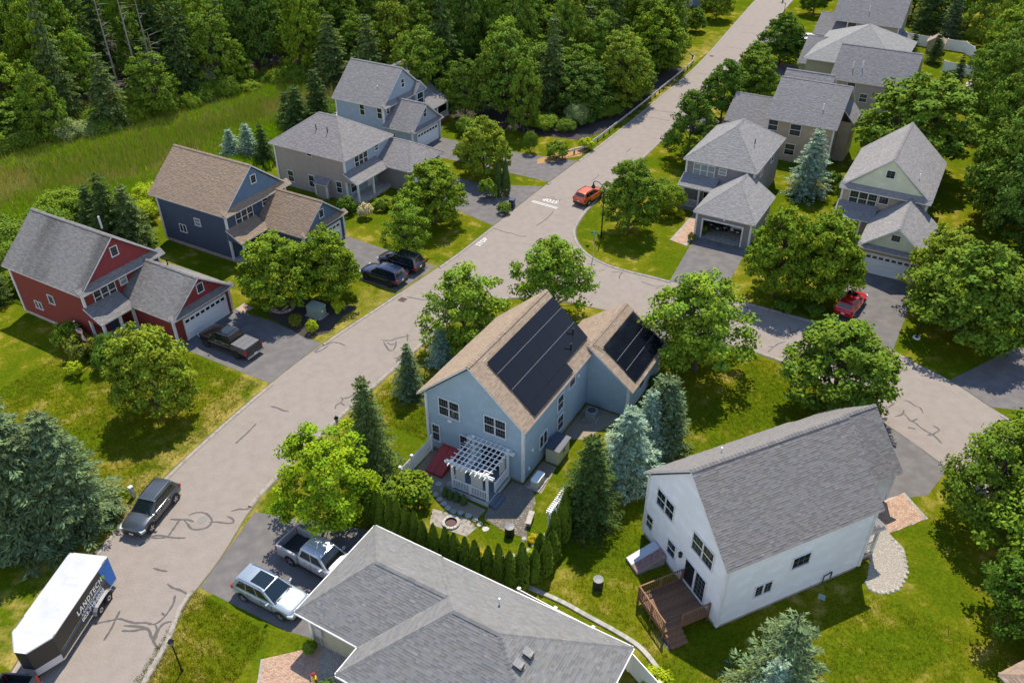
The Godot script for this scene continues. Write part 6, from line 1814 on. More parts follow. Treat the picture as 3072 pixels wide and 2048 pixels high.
	tm.text = "STOP"; tm.font = font_sans(true); tm.font_size = 64; tm.pixel_size = 0.26 / 64.0; tm.depth = 0.004; tm.material = M.vinyl
	add_mi(so, "lettering", tm, null, Transform3D(face, Vector3(0, 2.25, 0) + face * Vector3(0, 0, 0.046)))
	for q in [[2.82, 0.25], [3.0, 1.82]]:
		var bl := MB.new(); bl.obb(Vector3(0, q[0], 0), Vector3(0.85, 0.16, 0.012), Basis(Vector3.UP, q[1]))
		part(o, "street_name_blade", bl, M.sign_green)
	# storm drains and manhole
	for q in [[-43.15, -53.6, "rusty storm drain grate by the two dark cars"], [-43.1, -144.5, "storm drain grate far up the road"]]:
		o = thing("storm_drain", q[2], "drain", Vector3(q[0], 0, q[1]))
		var f := MB.new()
		f.bx(-0.36, 0.012, -0.36, 0.36, 0.022, -0.28); f.bx(-0.36, 0.012, 0.28, 0.36, 0.022, 0.36); f.bx(-0.36, 0.012, -0.28, -0.28, 0.022, 0.28); f.bx(0.28, 0.012, -0.28, 0.36, 0.022, 0.28)
		mat("rust_iron", lin(0.10, 0.055, 0.045), 0.8)
		part(o, "frame", f, M.rust_iron)
		for k in 7:
			var bar_ := MB.new(); bar_.bx(-0.28, 0.012, -0.27 + k * 0.08, 0.28, 0.02, -0.23 + k * 0.08)
			part(o, "bar", bar_, M.rust_iron)
		var hole := MB.new(); hole.bx(-0.28, 0.0105, -0.28, 0.28, 0.0115, 0.28)
		part(o, "pit", hole, M.plastic_black)
	o = thing("manhole_cover", "round iron manhole cover ringed with crack sealer", "manhole", Vector3(-38.4, 0, -23.75))
	var mh := MB.new()
	mh.lathe([Vector2(0.0, 0.0185), Vector2(0.33, 0.0185), Vector2(0.34, 0.015)], 24)
	mat("cast_iron", lin(0.2, 0.185, 0.175), 0.75)
	part(o, "lid", mh, M.cast_iron)
	var mr := MB.new()
	for k in 3: mr.lathe([Vector2(0.08 + 0.1 * k, 0.0185), Vector2(0.095 + 0.1 * k, 0.0235), Vector2(0.11 + 0.1 * k, 0.0185)], 24)
	part(o, "ridges", mr, M.cast_iron)
	# wheeled bin
	o = thing("wheeled_bin", "dark blue wheeled recycling bin at the driveway", "bin", Vector3(-43.9, 0, -76.2), 0.2)
	mat("bin_blue", lin(0.012, 0.03, 0.075), 0.55)
	var bn := MB.new()
	var lo := [Vector3(-0.24, 0.08, -0.27), Vector3(0.24, 0.08, -0.27), Vector3(0.24, 0.08, 0.27), Vector3(-0.24, 0.08, 0.27)]
	var hi := [Vector3(-0.3, 1.0, -0.36), Vector3(0.3, 1.0, -0.36), Vector3(0.3, 1.0, 0.36), Vector3(-0.3, 1.0, 0.36)]
	for k in 4: bn.quad(lo[(k + 1) % 4], lo[k], hi[k], hi[(k + 1) % 4])
	bn.quad(lo[0], lo[1], lo[2], lo[3])
	part(o, "bin_body", bn, M.bin_blue)
	var ld := MB.new(); ld.obb(Vector3(0, 1.04, 0), Vector3(0.64, 0.07, 0.78)); ld.bar(Vector3(-0.25, 1.0, -0.44), Vector3(0.25, 1.0, -0.44), 0.03, 0.03)
	part(o, "lid", ld, M.bin_blue)
	for x in [-0.26, 0.26]:
		var wl := MB.new(); wl.cyl(Vector3(x - 0.03, 0.13, -0.3), Vector3(x + 0.03, 0.13, -0.3), 0.13, 0.13, 12)
		part(o, "wheel", wl, M.rubber)
	# transformer box
	o = thing("transformer_box", "pale green metal transformer box in the mulch bed", "utility box", Vector3(-48.55, 0, -47.45))
	mat("utility_green", lin(0.26, 0.33, 0.255), 0.6)
	var tb := MB.new(); tb.bx(-0.75, 0.12, -0.5, 0.75, 1.05, 0.5)
	part(o, "cabinet", tb, M.utility_green)
	var tl := MB.new()
	tl.quad(Vector3(-0.8, 1.05, 0.55), Vector3(0.8, 1.05, 0.55), Vector3(0.8, 1.16, -0.55), Vector3(-0.8, 1.16, -0.55)); tl.quad(Vector3(-0.8, 0.98, 0.55), Vector3(0.8, 0.98, 0.55), Vector3(0.8, 1.05, 0.55), Vector3(-0.8, 1.05, 0.55))
	tl.quad(Vector3(0.8, 0.98, 0.55), Vector3(0.8, 0.98, -0.55), Vector3(0.8, 1.16, -0.55), Vector3(0.8, 1.05, 0.55)); tl.quad(Vector3(-0.8, 0.98, -0.55), Vector3(-0.8, 0.98, 0.55), Vector3(-0.8, 1.05, 0.55), Vector3(-0.8, 1.16, -0.55))
	part(o, "lid", tl, M.utility_green)
	var tp := MB.new(); tp.bx(-0.9, -0.02, -0.65, 0.9, 0.12, 0.65)
	part(o, "pad", tp, M.concrete)
	var ts := MB.new(); ts.bx(0.751, 0.55, -0.12, 0.756, 0.75, 0.12)
	part(o, "warning_label", ts, M.vinyl)
	# flag on a pole
	o = thing("flagpole", "flagpole with a drooping striped flag before the red house", "flagpole", Vector3(-60.3, 0, -31.6))
	var fp := MB.new(); fp.cyl(Vector3(0, -0.1, 0), Vector3(0, 4.6, 0), 0.045, 0.03, 8)
	part(o, "pole", fp, M.black_metal)
	var fb := MB.new(); fb.lathe([Vector2(0, 4.72), Vector2(0.07, 4.66), Vector2(0.07, 4.6), Vector2(0, 4.56)], 10)
	part(o, "finial", fb, M.alu)
	mat("flag_cloth", Color.WHITE, 0.85, 0.0, true)
	var fl := MB.new()
	for i in 12:
		for j in 13:
			var f := func(u: float, v: float) -> Vector3:
				var droop := u * 0.75
				return Vector3(0.05 + u * 0.75 + 0.06 * sin(v * 7.0), 4.45 - v * 1.0 - droop + 0.04 * sin(u * 9.0), 0.12 * sin(u * 8.0 + v * 3.0))
			var cl := Color(0.42, 0.02, 0.03) if j % 2 == 0 else Color(0.75, 0.75, 0.73)
			if i < 5 and j < 7: cl = Color(0.02, 0.03, 0.12) if (i + j) % 3 != 0 else Color(0.25, 0.27, 0.36)
			fl.quad(f.call(i / 12.0, (j + 1) / 13.0), f.call((i + 1) / 12.0, (j + 1) / 13.0), f.call((i + 1) / 12.0, j / 13.0), f.call(i / 12.0, j / 13.0), cl)
	part(o, "flag", fl, M.flag_cloth)
	# small utility pedestal at the spruces
	o = thing("utility_pedestal", "narrow grey utility pedestal at the foot of the left spruces", "utility box", Vector3(-44.3, 0, -22.9))
	var up := MB.new(); up.bx(-0.13, -0.05, -0.13, 0.13, 0.95, 0.13); part(o, "housing", up, M.galvanised)
	up = MB.new(); up.bx(-0.15, 0.95, -0.15, 0.15, 1.02, 0.15); part(o, "cap", up, M.galvanised)
	# basketball hoop far up the road
	o = thing("basketball_hoop", "basketball hoop beside the far end of the road", "basketball hoop", Vector3(-39.0, 0, -175.6))
	var bh := MB.new(); bh.cyl(Vector3(0, 0, 0), Vector3(0, 2.9, 0), 0.06, 0.05, 8); bh.bar(Vector3(0, 2.8, 0), Vector3(-0.6, 3.1, 0), 0.06, 0.06)
	part(o, "pole", bh, M.black_metal)
	var bb := MB.new(); bb.bx(-0.66, 2.75, -0.6, -0.6, 3.6, 0.6)
	part(o, "backboard", bb, M.curtain_glass)
	var br := MB.new(); br.lathe([Vector2(0.23, 2.9), Vector2(0.25, 2.92), Vector2(0.23, 2.94)], 14, Vector3(-0.95, 0, 0))
	part(o, "rim", br, M.sign_red)

func build_garden() -> void:
	# pergola and deck behind the solar house
	hp = Vector3(-23.4, 0, -36)
	var o := thing("pergola", "white pergola with railings over a small grey deck", "pergola", hp)
	mat("deck_grey", lin(0.13, 0.15, 0.18), 0.7)
	var x0 := -24.85; var x1 := -22.0; var z0 := -37.45; var z1 := -34.6
	box_part(o, "deck_frame", x0 - 0.1, 0.0, z0 - 0.2, x1 + 0.1, 0.42, z1 + 0.1, M.trim)
	for k in 20:
		var xa := x0 - 0.08 + k * 0.1515
		box_part(o, "deck_board", xa, 0.424, z0 - 0.2, xa + 0.145, 0.455, z1 + 0.1, M.deck_grey)
	for q in [[x0, z1], [x1, z1], [x0, z0], [x1, z0]]:
		post(o, "post", q[0], q[1], 0.4, 2.72, 0.15, M.vinyl)
		box_part(o, "post_cap", q[0] - 0.11, 2.98, q[1] - 0.11, q[0] + 0.11, 3.06, q[1] + 0.11, M.vinyl)
	for z in [z0, z1]:
		for s in [-0.1, 0.1]:
			var b := MB.new(); b.bar(W(x0 - 0.55, 2.78, z + s), W(x1 + 0.55, 2.78, z + s), 0.045, 0.16)
			part(o, "beam", b, M.vinyl)
	for k in 9:
		var x := lerpf(x0 - 0.05, x1 + 0.05, k / 8.0)
		var b := MB.new(); b.bar(W(x, 2.91, z0 - 0.35), W(x, 2.91, z1 + 0.5), 0.04, 0.13)
		part(o, "rafter", b, M.vinyl)
	for k in 8:
		var z := lerpf(z0 - 0.1, z1 + 0.12, k / 7.0)
		var b := MB.new(); b.bar(W(x0 - 0.3, 3.0, z), W(x1 + 0.3, 3.0, z), 0.04, 0.04)
		part(o, "slat", b, M.vinyl)
	railing(o, Vector3(x0 + 0.1, 0.45, z1), Vector3((x0 + x1) / 2, 0.45, z1), 0.85, M.vinyl, 0.13, 0.05); railing(o, Vector3((x0 + x1) / 2, 0.45, z1), Vector3(x1 - 0.1, 0.45, z1), 0.85, M.vinyl, 0.13, 0.05)
	post(o, "rail_post", (x0 + x1) / 2, z1, 0.4, 1.36, 0.12, M.vinyl)
	railing(o, Vector3(x1, 0.45, z0 + 0.1), Vector3(x1, 0.45, z0 + 1.75), 0.85, M.vinyl, 0.13, 0.05); post(o, "rail_post", x1, z0 + 1.8, 0.4, 1.4, 0.12, M.vinyl)
	railing(o, Vector3(x0, 0.45, z0 + 0.1), Vector3(x0, 0.45, z1 - 0.1), 0.85, M.vinyl, 0.13, 0.05)
	# striped sun screens hung between the posts
	mat("screen_cloth", lin(0.55, 0.54, 0.52), 0.9)
	for q in [[x0 + 0.25, x0 + 1.0], [x0 + 1.5, x0 + 2.45]]: box_part(o, "hanging_screen", q[0], 1.35, z1 - 0.07, q[1], 2.6, z1 - 0.05, M.screen_cloth)
	box_part(o, "hanging_screen", x1 - 0.07, 1.4, z0 + 0.35, x1 - 0.05, 2.6, z0 + 1.1, M.screen_cloth)
	for k in 2: box_part(o, "step", x1 - 0.95 + 1.0 + k * 0.3, 0, z1 - 1.25, x1 + 0.4 + k * 0.3, 0.3 - k * 0.15, z1 + 0.05, M.deck_grey)
	# outdoor seat on the deck
	o = thing("patio_chair", "small dark patio chair under the pergola", "chair", Vector3(-23.3, 0.455, -36.0), 0.6)
	var sb := MB.new(); sb.bx(-0.28, 0.36, -0.28, 0.28, 0.44, 0.28); part(o, "seat", sb, M.plastic_black)
	sb = MB.new(); sb.obb(Vector3(-0.3, 0.72, 0), Vector3(0.05, 0.6, 0.56), Basis(Vector3.BACK, 0.18)); part(o, "backrest", sb, M.plastic_black)
	for q in [[-0.25, -0.25], [0.25, -0.25], [-0.25, 0.25], [0.25, 0.25]]:
		sb = MB.new(); sb.bx(q[0] - 0.02, 0, q[1] - 0.02, q[0] + 0.02, 0.37, q[1] + 0.02); part(o, "leg", sb, M.plastic_black)
	# red bulkhead doors
	o = thing("basement_hatch", "red sloping basement hatch beside the pergola", "hatch", Vector3(-27.0, 0, -36.4))
	var bk := MB.new()
	var p := [Vector3(-0.72, 0, 1.15), Vector3(0.72, 0, 1.15), Vector3(0.72, 0, -1.28), Vector3(-0.72, 0, -1.28)]
	var t := [Vector3(-0.72, 0.2, 1.15), Vector3(0.72, 0.2, 1.15), Vector3(0.72, 0.9, -1.0), Vector3(-0.72, 0.9, -1.0)]
	for k in 4: bk.quad(p[k], p[(k + 1) % 4], t[(k + 1) % 4], t[k])
	part(o, "frame", bk, M.bulkhead_red)
	bk = MB.new(); bk.quad(Vector3(-0.72, 0.9, -1.0), Vector3(0.72, 0.9, -1.0), Vector3(0.72, 0.93, -1.28), Vector3(-0.72, 0.93, -1.28)); part(o, "top_plate", bk, M.bulkhead_red)
	for s in [-1, 1]:
		var hd := MB.new()
		var a := 0.012 if s > 0 else -0.012
		var xs := [minf(a, s * 0.7), maxf(a, s * 0.7)]
		var up := Vector3(0, 0.035, 0.01)
		var c := [Vector3(xs[0], 0.2, 1.17), Vector3(xs[1], 0.2, 1.17), Vector3(xs[1], 0.9, -1.0), Vector3(xs[0], 0.9, -1.0)]
		hd.quad(c[0] + up, c[1] + up, c[2] + up, c[3] + up)
		for k in 4: hd.quad(c[k], c[(k + 1) % 4], c[(k + 1) % 4] + up, c[k] + up)
		part(o, "hatch_door", hd, M.bulkhead_red)
	# white picket fence
	hp = Vector3(-28.6, 0, -35.4)
	o = thing("picket_fence", "white picket fence at the corner of the solar house", "fence", hp)
	for z in [-37.4, -34.9, -33.5]:
		post(o, "post", -28.6, z, 0, 1.5, 0.13, M.vinyl)
		box_part(o, "post_cap", -28.69, 1.5, z - 0.09, -28.51, 1.57, z + 0.09, M.vinyl)
	for q in [[-37.3, -35.0], [-34.8, -33.6]]:
		for y in [0.2, 1.15]: box_part(o, "rail", -28.63, y, q[0], -28.57, y + 0.09, q[1], M.vinyl)
		var n := int((q[1] - q[0]) / 0.12)
		for k in n: box_part(o, "picket", -28.615, 0.1, q[0] + k * 0.12 + 0.02, -28.585, 1.35, q[0] + k * 0.12 + 0.095, M.vinyl)
	# air conditioner
	o = thing("air_conditioner", "round topped grey air conditioner in the house corner", "air conditioner", Vector3(-19.7, 0, -46.6))
	var ac := MB.new(); ac.slab(PackedVector2Array([Vector2(-0.34, -0.42), Vector2(0.34, -0.42), Vector2(0.42, -0.34), Vector2(0.42, 0.34), Vector2(0.34, 0.42), Vector2(-0.34, 0.42), Vector2(-0.42, 0.34), Vector2(-0.42, -0.34)]), 0.08, 0.92)
	mat("ac_grey", lin(0.22, 0.24, 0.25), 0.6)
	part(o, "cabinet", ac, M.ac_grey)
	var fan := MB.new(); fan.lathe([Vector2(0, 0.93), Vector2(0.32, 0.93)], 20); part(o, "fan_opening", fan, M.plastic_black)
	var gd := MB.new(); gd.lathe([Vector2(0.32, 0.92), Vector2(0.33, 0.97), Vector2(0.37, 0.96), Vector2(0.38, 0.92)], 20)
	for k in 6: gd.bar(Vector3(cos(PI * k / 6), 0, sin(PI * k / 6)) * 0.32 + Vector3(0, 0.955, 0), Vector3(cos(PI * k / 6), 0, sin(PI * k / 6)) * -0.32 + Vector3(0, 0.955, 0), 0.008, 0.008)
	part(o, "fan_guard", gd, M.ac_grey)
	var pd := MB.new(); pd.bx(-0.55, -0.02, -0.55, 0.55, 0.08, 0.55); part(o, "pad", pd, M.concrete)
	# storage cabinet
	hp = Vector3(-20.05, 0, -41.5)
	o = thing("storage_box", "cream plastic garden storage box with dark lid", "storage box", hp)
	mat("box_cream", lin(0.52, 0.51, 0.36), 0.6); mat("box_lid", lin(0.06, 0.07, 0.095), 0.6)
	box_part(o, "cabinet", -20.6, 0.05, -42.4, -19.55, 1.42, -40.6, M.box_cream)
	var sl := MB.new(); sl.quad(W(-20.68, 1.52, -40.5), W(-19.45, 1.42, -40.5), W(-19.45, 1.42, -42.5), W(-20.68, 1.52, -42.5))
	sl.quad(W(-20.68, 1.42, -40.5), W(-19.45, 1.40, -40.5), W(-19.45, 1.42, -40.5), W(-20.68, 1.52, -40.5)); sl.quad(W(-19.45, 1.36, -40.5), W(-19.45, 1.36, -42.5), W(-19.45, 1.42, -42.5), W(-19.45, 1.42, -40.5))
	part(o, "lid", sl, M.box_lid)
	box_part(o, "door_gap", -19.549, 0.1, -41.51, -19.545, 1.38, -41.49, M.plastic_black)
	for z in [-41.6, -41.4]: box_part(o, "handle", -19.55, 0.75, z - 0.02, -19.51, 0.95, z + 0.02, M.plastic_black)
	# generator
	o = thing("generator", "rounded white standby generator on a concrete pad", "generator", Vector3(-20.0, 0, -38.25))
	var gn := MB.new(); gn.slab(PackedVector2Array([Vector2(-0.3, -0.5), Vector2(-0.22, -0.6), Vector2(0.22, -0.6), Vector2(0.3, -0.5), Vector2(0.3, 0.5), Vector2(0.22, 0.6), Vector2(-0.22, 0.6), Vector2(-0.3, 0.5)]), 0.1, 0.62)
	part(o, "housing", gn, M.box_cream)
	gn = MB.new(); gn.slab(PackedVector2Array([Vector2(-0.31, -0.5), Vector2(-0.22, -0.61), Vector2(0.22, -0.61), Vector2(0.31, -0.5), Vector2(0.31, 0.5), Vector2(0.22, 0.61), Vector2(-0.22, 0.61), Vector2(-0.31, 0.5)]), 0.62, 0.72)
	gn.slab(PackedVector2Array([Vector2(-0.24, -0.45), Vector2(0.24, -0.45), Vector2(0.24, 0.45), Vector2(-0.24, 0.45)]), 0.72, 0.76)
	part(o, "lid", gn, M.vinyl)
	gn = MB.new(); gn.bx(-0.5, -0.02, -0.8, 0.5, 0.1, 0.8); part(o, "pad", gn, M.concrete)
	# trellis arbor
	hp = Vector3(-17.3, 0, -36)
	o = thing("trellis", "white slatted garden trellis beside the arborvitae", "trellis", hp)
	for z in [-37.2, -36.0, -34.8]: post(o, "post", -17.3, z, 0, 1.7, 0.1, M.vinyl)
	for y in [0.35, 0.75, 1.15, 1.55]: box_part(o, "rail", -17.33, y, -37.2, -17.27, y + 0.05, -34.8, M.vinyl)
	for k in 14: box_part(o, "slat", -17.5, 1.72, -37.3 + k * 0.19, -17.1, 1.78, -37.24 + k * 0.19, M.vinyl)
	for k in 11: box_part(o, "lattice", -17.36, 0.2, -37.1 + k * 0.22, -17.335, 1.6, -37.06 + k * 0.22, M.vinyl)
	for x in [-17.42, -17.18]: box_part(o, "top_beam", x - 0.025, 1.64, -37.35, x + 0.025, 1.72, -34.65, M.vinyl)
	# stone bench
	o = thing("stone_bench", "pale stone slab bench beside the brown gravel", "bench", Vector3(-18.72, 0, -34.78), 0.26)
	var bs := MB.new(); bs.bx(-0.2, 0.38, -0.6, 0.2, 0.46, 0.6); part(o, "seat", bs, M.concrete)
	for z in [-0.4, 0.4]:
		bs = MB.new(); bs.bx(-0.15, 0, z - 0.08, 0.15, 0.38, z + 0.08); part(o, "leg", bs, M.concrete)
	# composters
	for q in [[-12.35, -32.1, "black round compost bin on the middle lawn"], [-19.35, -33.1, "black round compost bin near the stone bench"]]:
		o = thing("compost_bin", q[2], "compost bin", Vector3(q[0], 0, q[1]))
		var cb := MB.new(); cb.lathe([Vector2(0.34, 0), Vector2(0.31, 0.75)], 16); part(o, "drum", cb, M.plastic_black)
		cb = MB.new(); cb.lathe([Vector2(0.33, 0.74), Vector2(0.33, 0.8), Vector2(0.0, 0.84)], 16)
		mat("bin_grey", lin(0.12, 0.13, 0.145), 0.5)
		part(o, "lid", cb, M.bin_grey)
	# fire pit of stone blocks
	o = thing("fire_pit", "round stone fire pit on the pale patio", "fire pit", Vector3(-23.35, 0, -32.0))
	for ring in 1:
		for k in 14:
			var a := TAU * (k + 0.5 * ring) / 14
			var fb := MB.new(); var kk := rng.randf_range(0.7, 1.0)
			fb.obb(Vector3(cos(a) * 0.52, 0.07, sin(a) * 0.52), Vector3(0.2, 0.14, 0.22), Basis(Vector3.UP, -a), Color(kk, kk, kk))
			part(o, "stone_block", fb, M.stone)
	var fi := MB.new(); fi.lathe([Vector2(0.41, 0.14), Vector2(0.38, 0.17), Vector2(0.38, 0.04), Vector2(0, 0.03)], 16); part(o, "steel_liner", fi, M.rust_iron)
	# stepping stones
	var st := [[-27.6, -34.6], [-27.0, -34.2], [-26.4, -33.95], [-25.8, -33.7], [-25.3, -33.45], [-24.8, -33.25], [-24.3, -33.05], [-23.8, -32.95], [-23.3, -33.1], [-22.7, -33.15], [-22.1, -33.1], [-26.2, -34.7], [-25.6, -34.4], [-25.5, -35.1], [-21.6, -32.9], [-21.0, -32.7]]
	for k in st.size():
		var b := MB.new()
		var pts := PackedVector2Array()
		for j in 7:
			var a := TAU * j / 7 + rng.randf_range(-0.2, 0.2)
			pts.append(Vector2(cos(a), sin(a)) * rng.randf_range(0.2, 0.28))
		var kk := rng.randf_range(0.7, 1.0)
		b.slab(pts, -0.02, 0.035)
		for j in b.c.size(): b.c[j] = Color(kk, kk, kk)
		var s := part(self, numbered("stepping_stone"), b, M.stone)
		s.position = Vector3(st[k][0], 0, st[k][1])
		tag(s, "flat grey stepping stone in the curved path below the pergola", "stone", "stepping stones behind the solar house")
	# boulders round the flower bed and pale edging stones
	var n := 0
	for q in [[-18.3, -33.2, 0.22], [-17.9, -33.8, 0.2], [-17.5, -33.1, 0.25], [-17.6, -32.5, 0.2], [-18.0, -32.4, 0.18], [-17.2, -34.3, 0.2], [-18.3, -31.6, 0.22], [-18.8, -31.2, 0.2], [-19.4, -30.9, 0.18]]:
		rock(q[0], q[1], q[2], "rounded pale stone edging the flower bed by the hedge", "stones of the hedge flower bed")
	var edge := P2([2.3, -40.9, 2.6, -40.5, 3.1, -40.45, 3.6, -40.7, 4.1, -41.3, 4.35, -42.1, 4.4, -43.0, 4.2, -43.9, 3.9, -44.6, 3.4, -45.2, 2.9, -45.6])
	for k in edge.size() - 1:
		for j in 2:
			var q := edge[k].lerp(edge[k + 1], j / 2.0)
			rock(q.x, q.y, 0.15, "white edging stone round the gravel bed", "white stones of the gravel bed edge")
	# ring of blocks under the maple
	o = thing("stone_ring", "ring of pale stone blocks round the maple trunk", "stone ring", Vector3(-52.3, 0, -46.9))
	for k in 22:
		var a := TAU * k / 22
		var b := MB.new(); var kk := rng.randf_range(0.65, 1.0)
		b.obb(Vector3(cos(a) * 1.05, 0.08, sin(a) * 1.05), Vector3(0.2, 0.18, 0.27), Basis(Vector3.UP, -a), Color(kk, kk, kk))
		part(o, "stone_block", b, M.stone)
	# low retaining edge of the middle lawn
	hp = Vector3(-12, 0, -29.8)
	o = thing("lawn_edging", "curved row of grey edging blocks beside the white fence", "edging", hp)
	var ed := smooth_line([-16.2, -29.9, -13.8, -29.95, -11.9, -29.8, -10.0, -29.65, -8.3, -29.35, -6.6, -28.4], 0.42)
	for k in ed.size() - 1:
		var b := MB.new(); var kk := rng.randf_range(0.6, 0.9)
		b.bar(W(ed[k].x, 0.05, ed[k].y), W(ed[k + 1].x, 0.05, ed[k + 1].y), 0.28, 0.14, Color(kk, kk, kk))
		part(o, "edging_block", b, M.stone)
	# vinyl fence behind the front house
	vinyl_fence("white vinyl privacy fence along the front hip roofed house", [-15.9, -28.25, -13.35, -28.1, -10.85, -28.0, -8.35, -27.65, -6.2, -26.6, -4.4, -25.4], 1.85)
	vinyl_fence("white vinyl fence round the yard at the upper right", [-15.5, -169.4, -11.2, -168.4, -8.3, -168.4, -5.3, -168.1, -3.8, -165.5, -2.6, -159.5, -1.9, -153.4, -7.2, -154.4], 1.85)
	# sheds
	for q in [[-9.9, -166.2, 2.6, 2.2, "small tan garden shed inside the white fence", "tan"], [-1.6, -143.2, 2.2, 2.6, "pale garden shed half hidden by trees at the lawn edge", "white_siding"]]:
		hp = Vector3(q[0], 0, q[1])
		o = thing("garden_shed", q[4], "shed", hp)
		walls(o, q[0] - q[2] / 2, q[0] + q[2] / 2, q[1] - q[3] / 2, q[1] + q[3] / 2, 1.9, 2.7, "z", M[q[5]], 0.05)
		gable_roof(o, q[0] - q[2] / 2 - 0.2, q[0] + q[2] / 2 + 0.2, q[1] - q[3] / 2 - 0.2, q[1] + q[3] / 2 + 0.2, 1.8, 2.85, "z", Color(0.36, 0.27, 0.2) if q[5] == "tan" else Color(0.42, 0.38, 0.34))
	# doormat at the deck steps, valve box, dog-eared plank
	var dm := MB.new(); dm.bx(-0.35, 0.0, -0.5, 0.35, 0.02, 0.5)
	var mt := part(self, numbered("doormat"), dm, M.box_lid)
	mt.position = Vector3(-7.05, 0.03, -30.65); mt.rotation.y = deg_to_rad(54.25)
	tag(mt, "dark mat at the foot of the brown deck steps", "mat")
	var vb := MB.new(); vb.bx(-0.22, 0, -0.22, 0.22, 0.025, 0.22)
	var vo := part(self, numbered("valve_box_lid"), vb, M.utility_green)
	vo.position = Vector3(0.1, 0, -38.35)
	tag(vo, "small green square utility lid in the shaded lawn", "utility lid")

func rock(x: float, z: float, r: float, label: String, group: String) -> void:
	var b := MB.new()
	var ring := 7; var pts := []
	for j in 4:
		var row := []
		for k in ring:
			var a := TAU * k / ring; var f := j / 3.0 * PI * 0.5
			row.append(Vector3(cos(a) * cos(f), sin(f) * 0.65, sin(a) * cos(f)) * r * rng.randf_range(0.82, 1.15))
		pts.append(row)
	var kk := rng.randf_range(0.7, 1.0)
	for j in 3:
		for k in ring:
			b.quad(pts[j][(k + 1) % ring], pts[j][k], pts[j + 1][k], pts[j + 1][(k + 1) % ring], Color(kk, kk, kk * 0.97))
	var o := part(self, numbered("edging_stone"), b, M.stone)
	o.position = Vector3(x, 0, z)
	tag(o, label, "stone", group)

func vinyl_fence(label: String, line: Array, h: float) -> void:
	var p := P2(line)
	hp = Vector3(p[0].x, 0, p[0].y)
	var o := thing("vinyl_fence", label, "fence", hp)
	for k in p.size():
		post(o, "post", p[k].x, p[k].y, 0, h, 0.13, M.vinyl)
		box_part(o, "post_cap", p[k].x - 0.1, h, p[k].y - 0.1, p[k].x + 0.1, h + 0.08, p[k].y + 0.1, M.vinyl)
		if k == p.size() - 1: break
		var a := W(p[k].x, 0, p[k].y); var b := W(p[k + 1].x, 0, p[k + 1].y)
		for y in [0.12, h - 0.1]:
			var r := MB.new(); r.bar(a + Vector3(0, y, 0), b + Vector3(0, y, 0), 0.05, 0.14); part(o, "rail", r, M.vinyl)
		var L := a.distance_to(b); var n := int(ceil(L / 0.3))
		for j in n:
			var q := MB.new()
			q.bar(a.lerp(b, (j + 0.02) / n) + Vector3(0, h / 2, 0), a.lerp(b, (j + 0.98) / n) + Vector3(0, h / 2, 0), 0.03, h - 0.3)
			part(o, "board", q, M.vinyl)

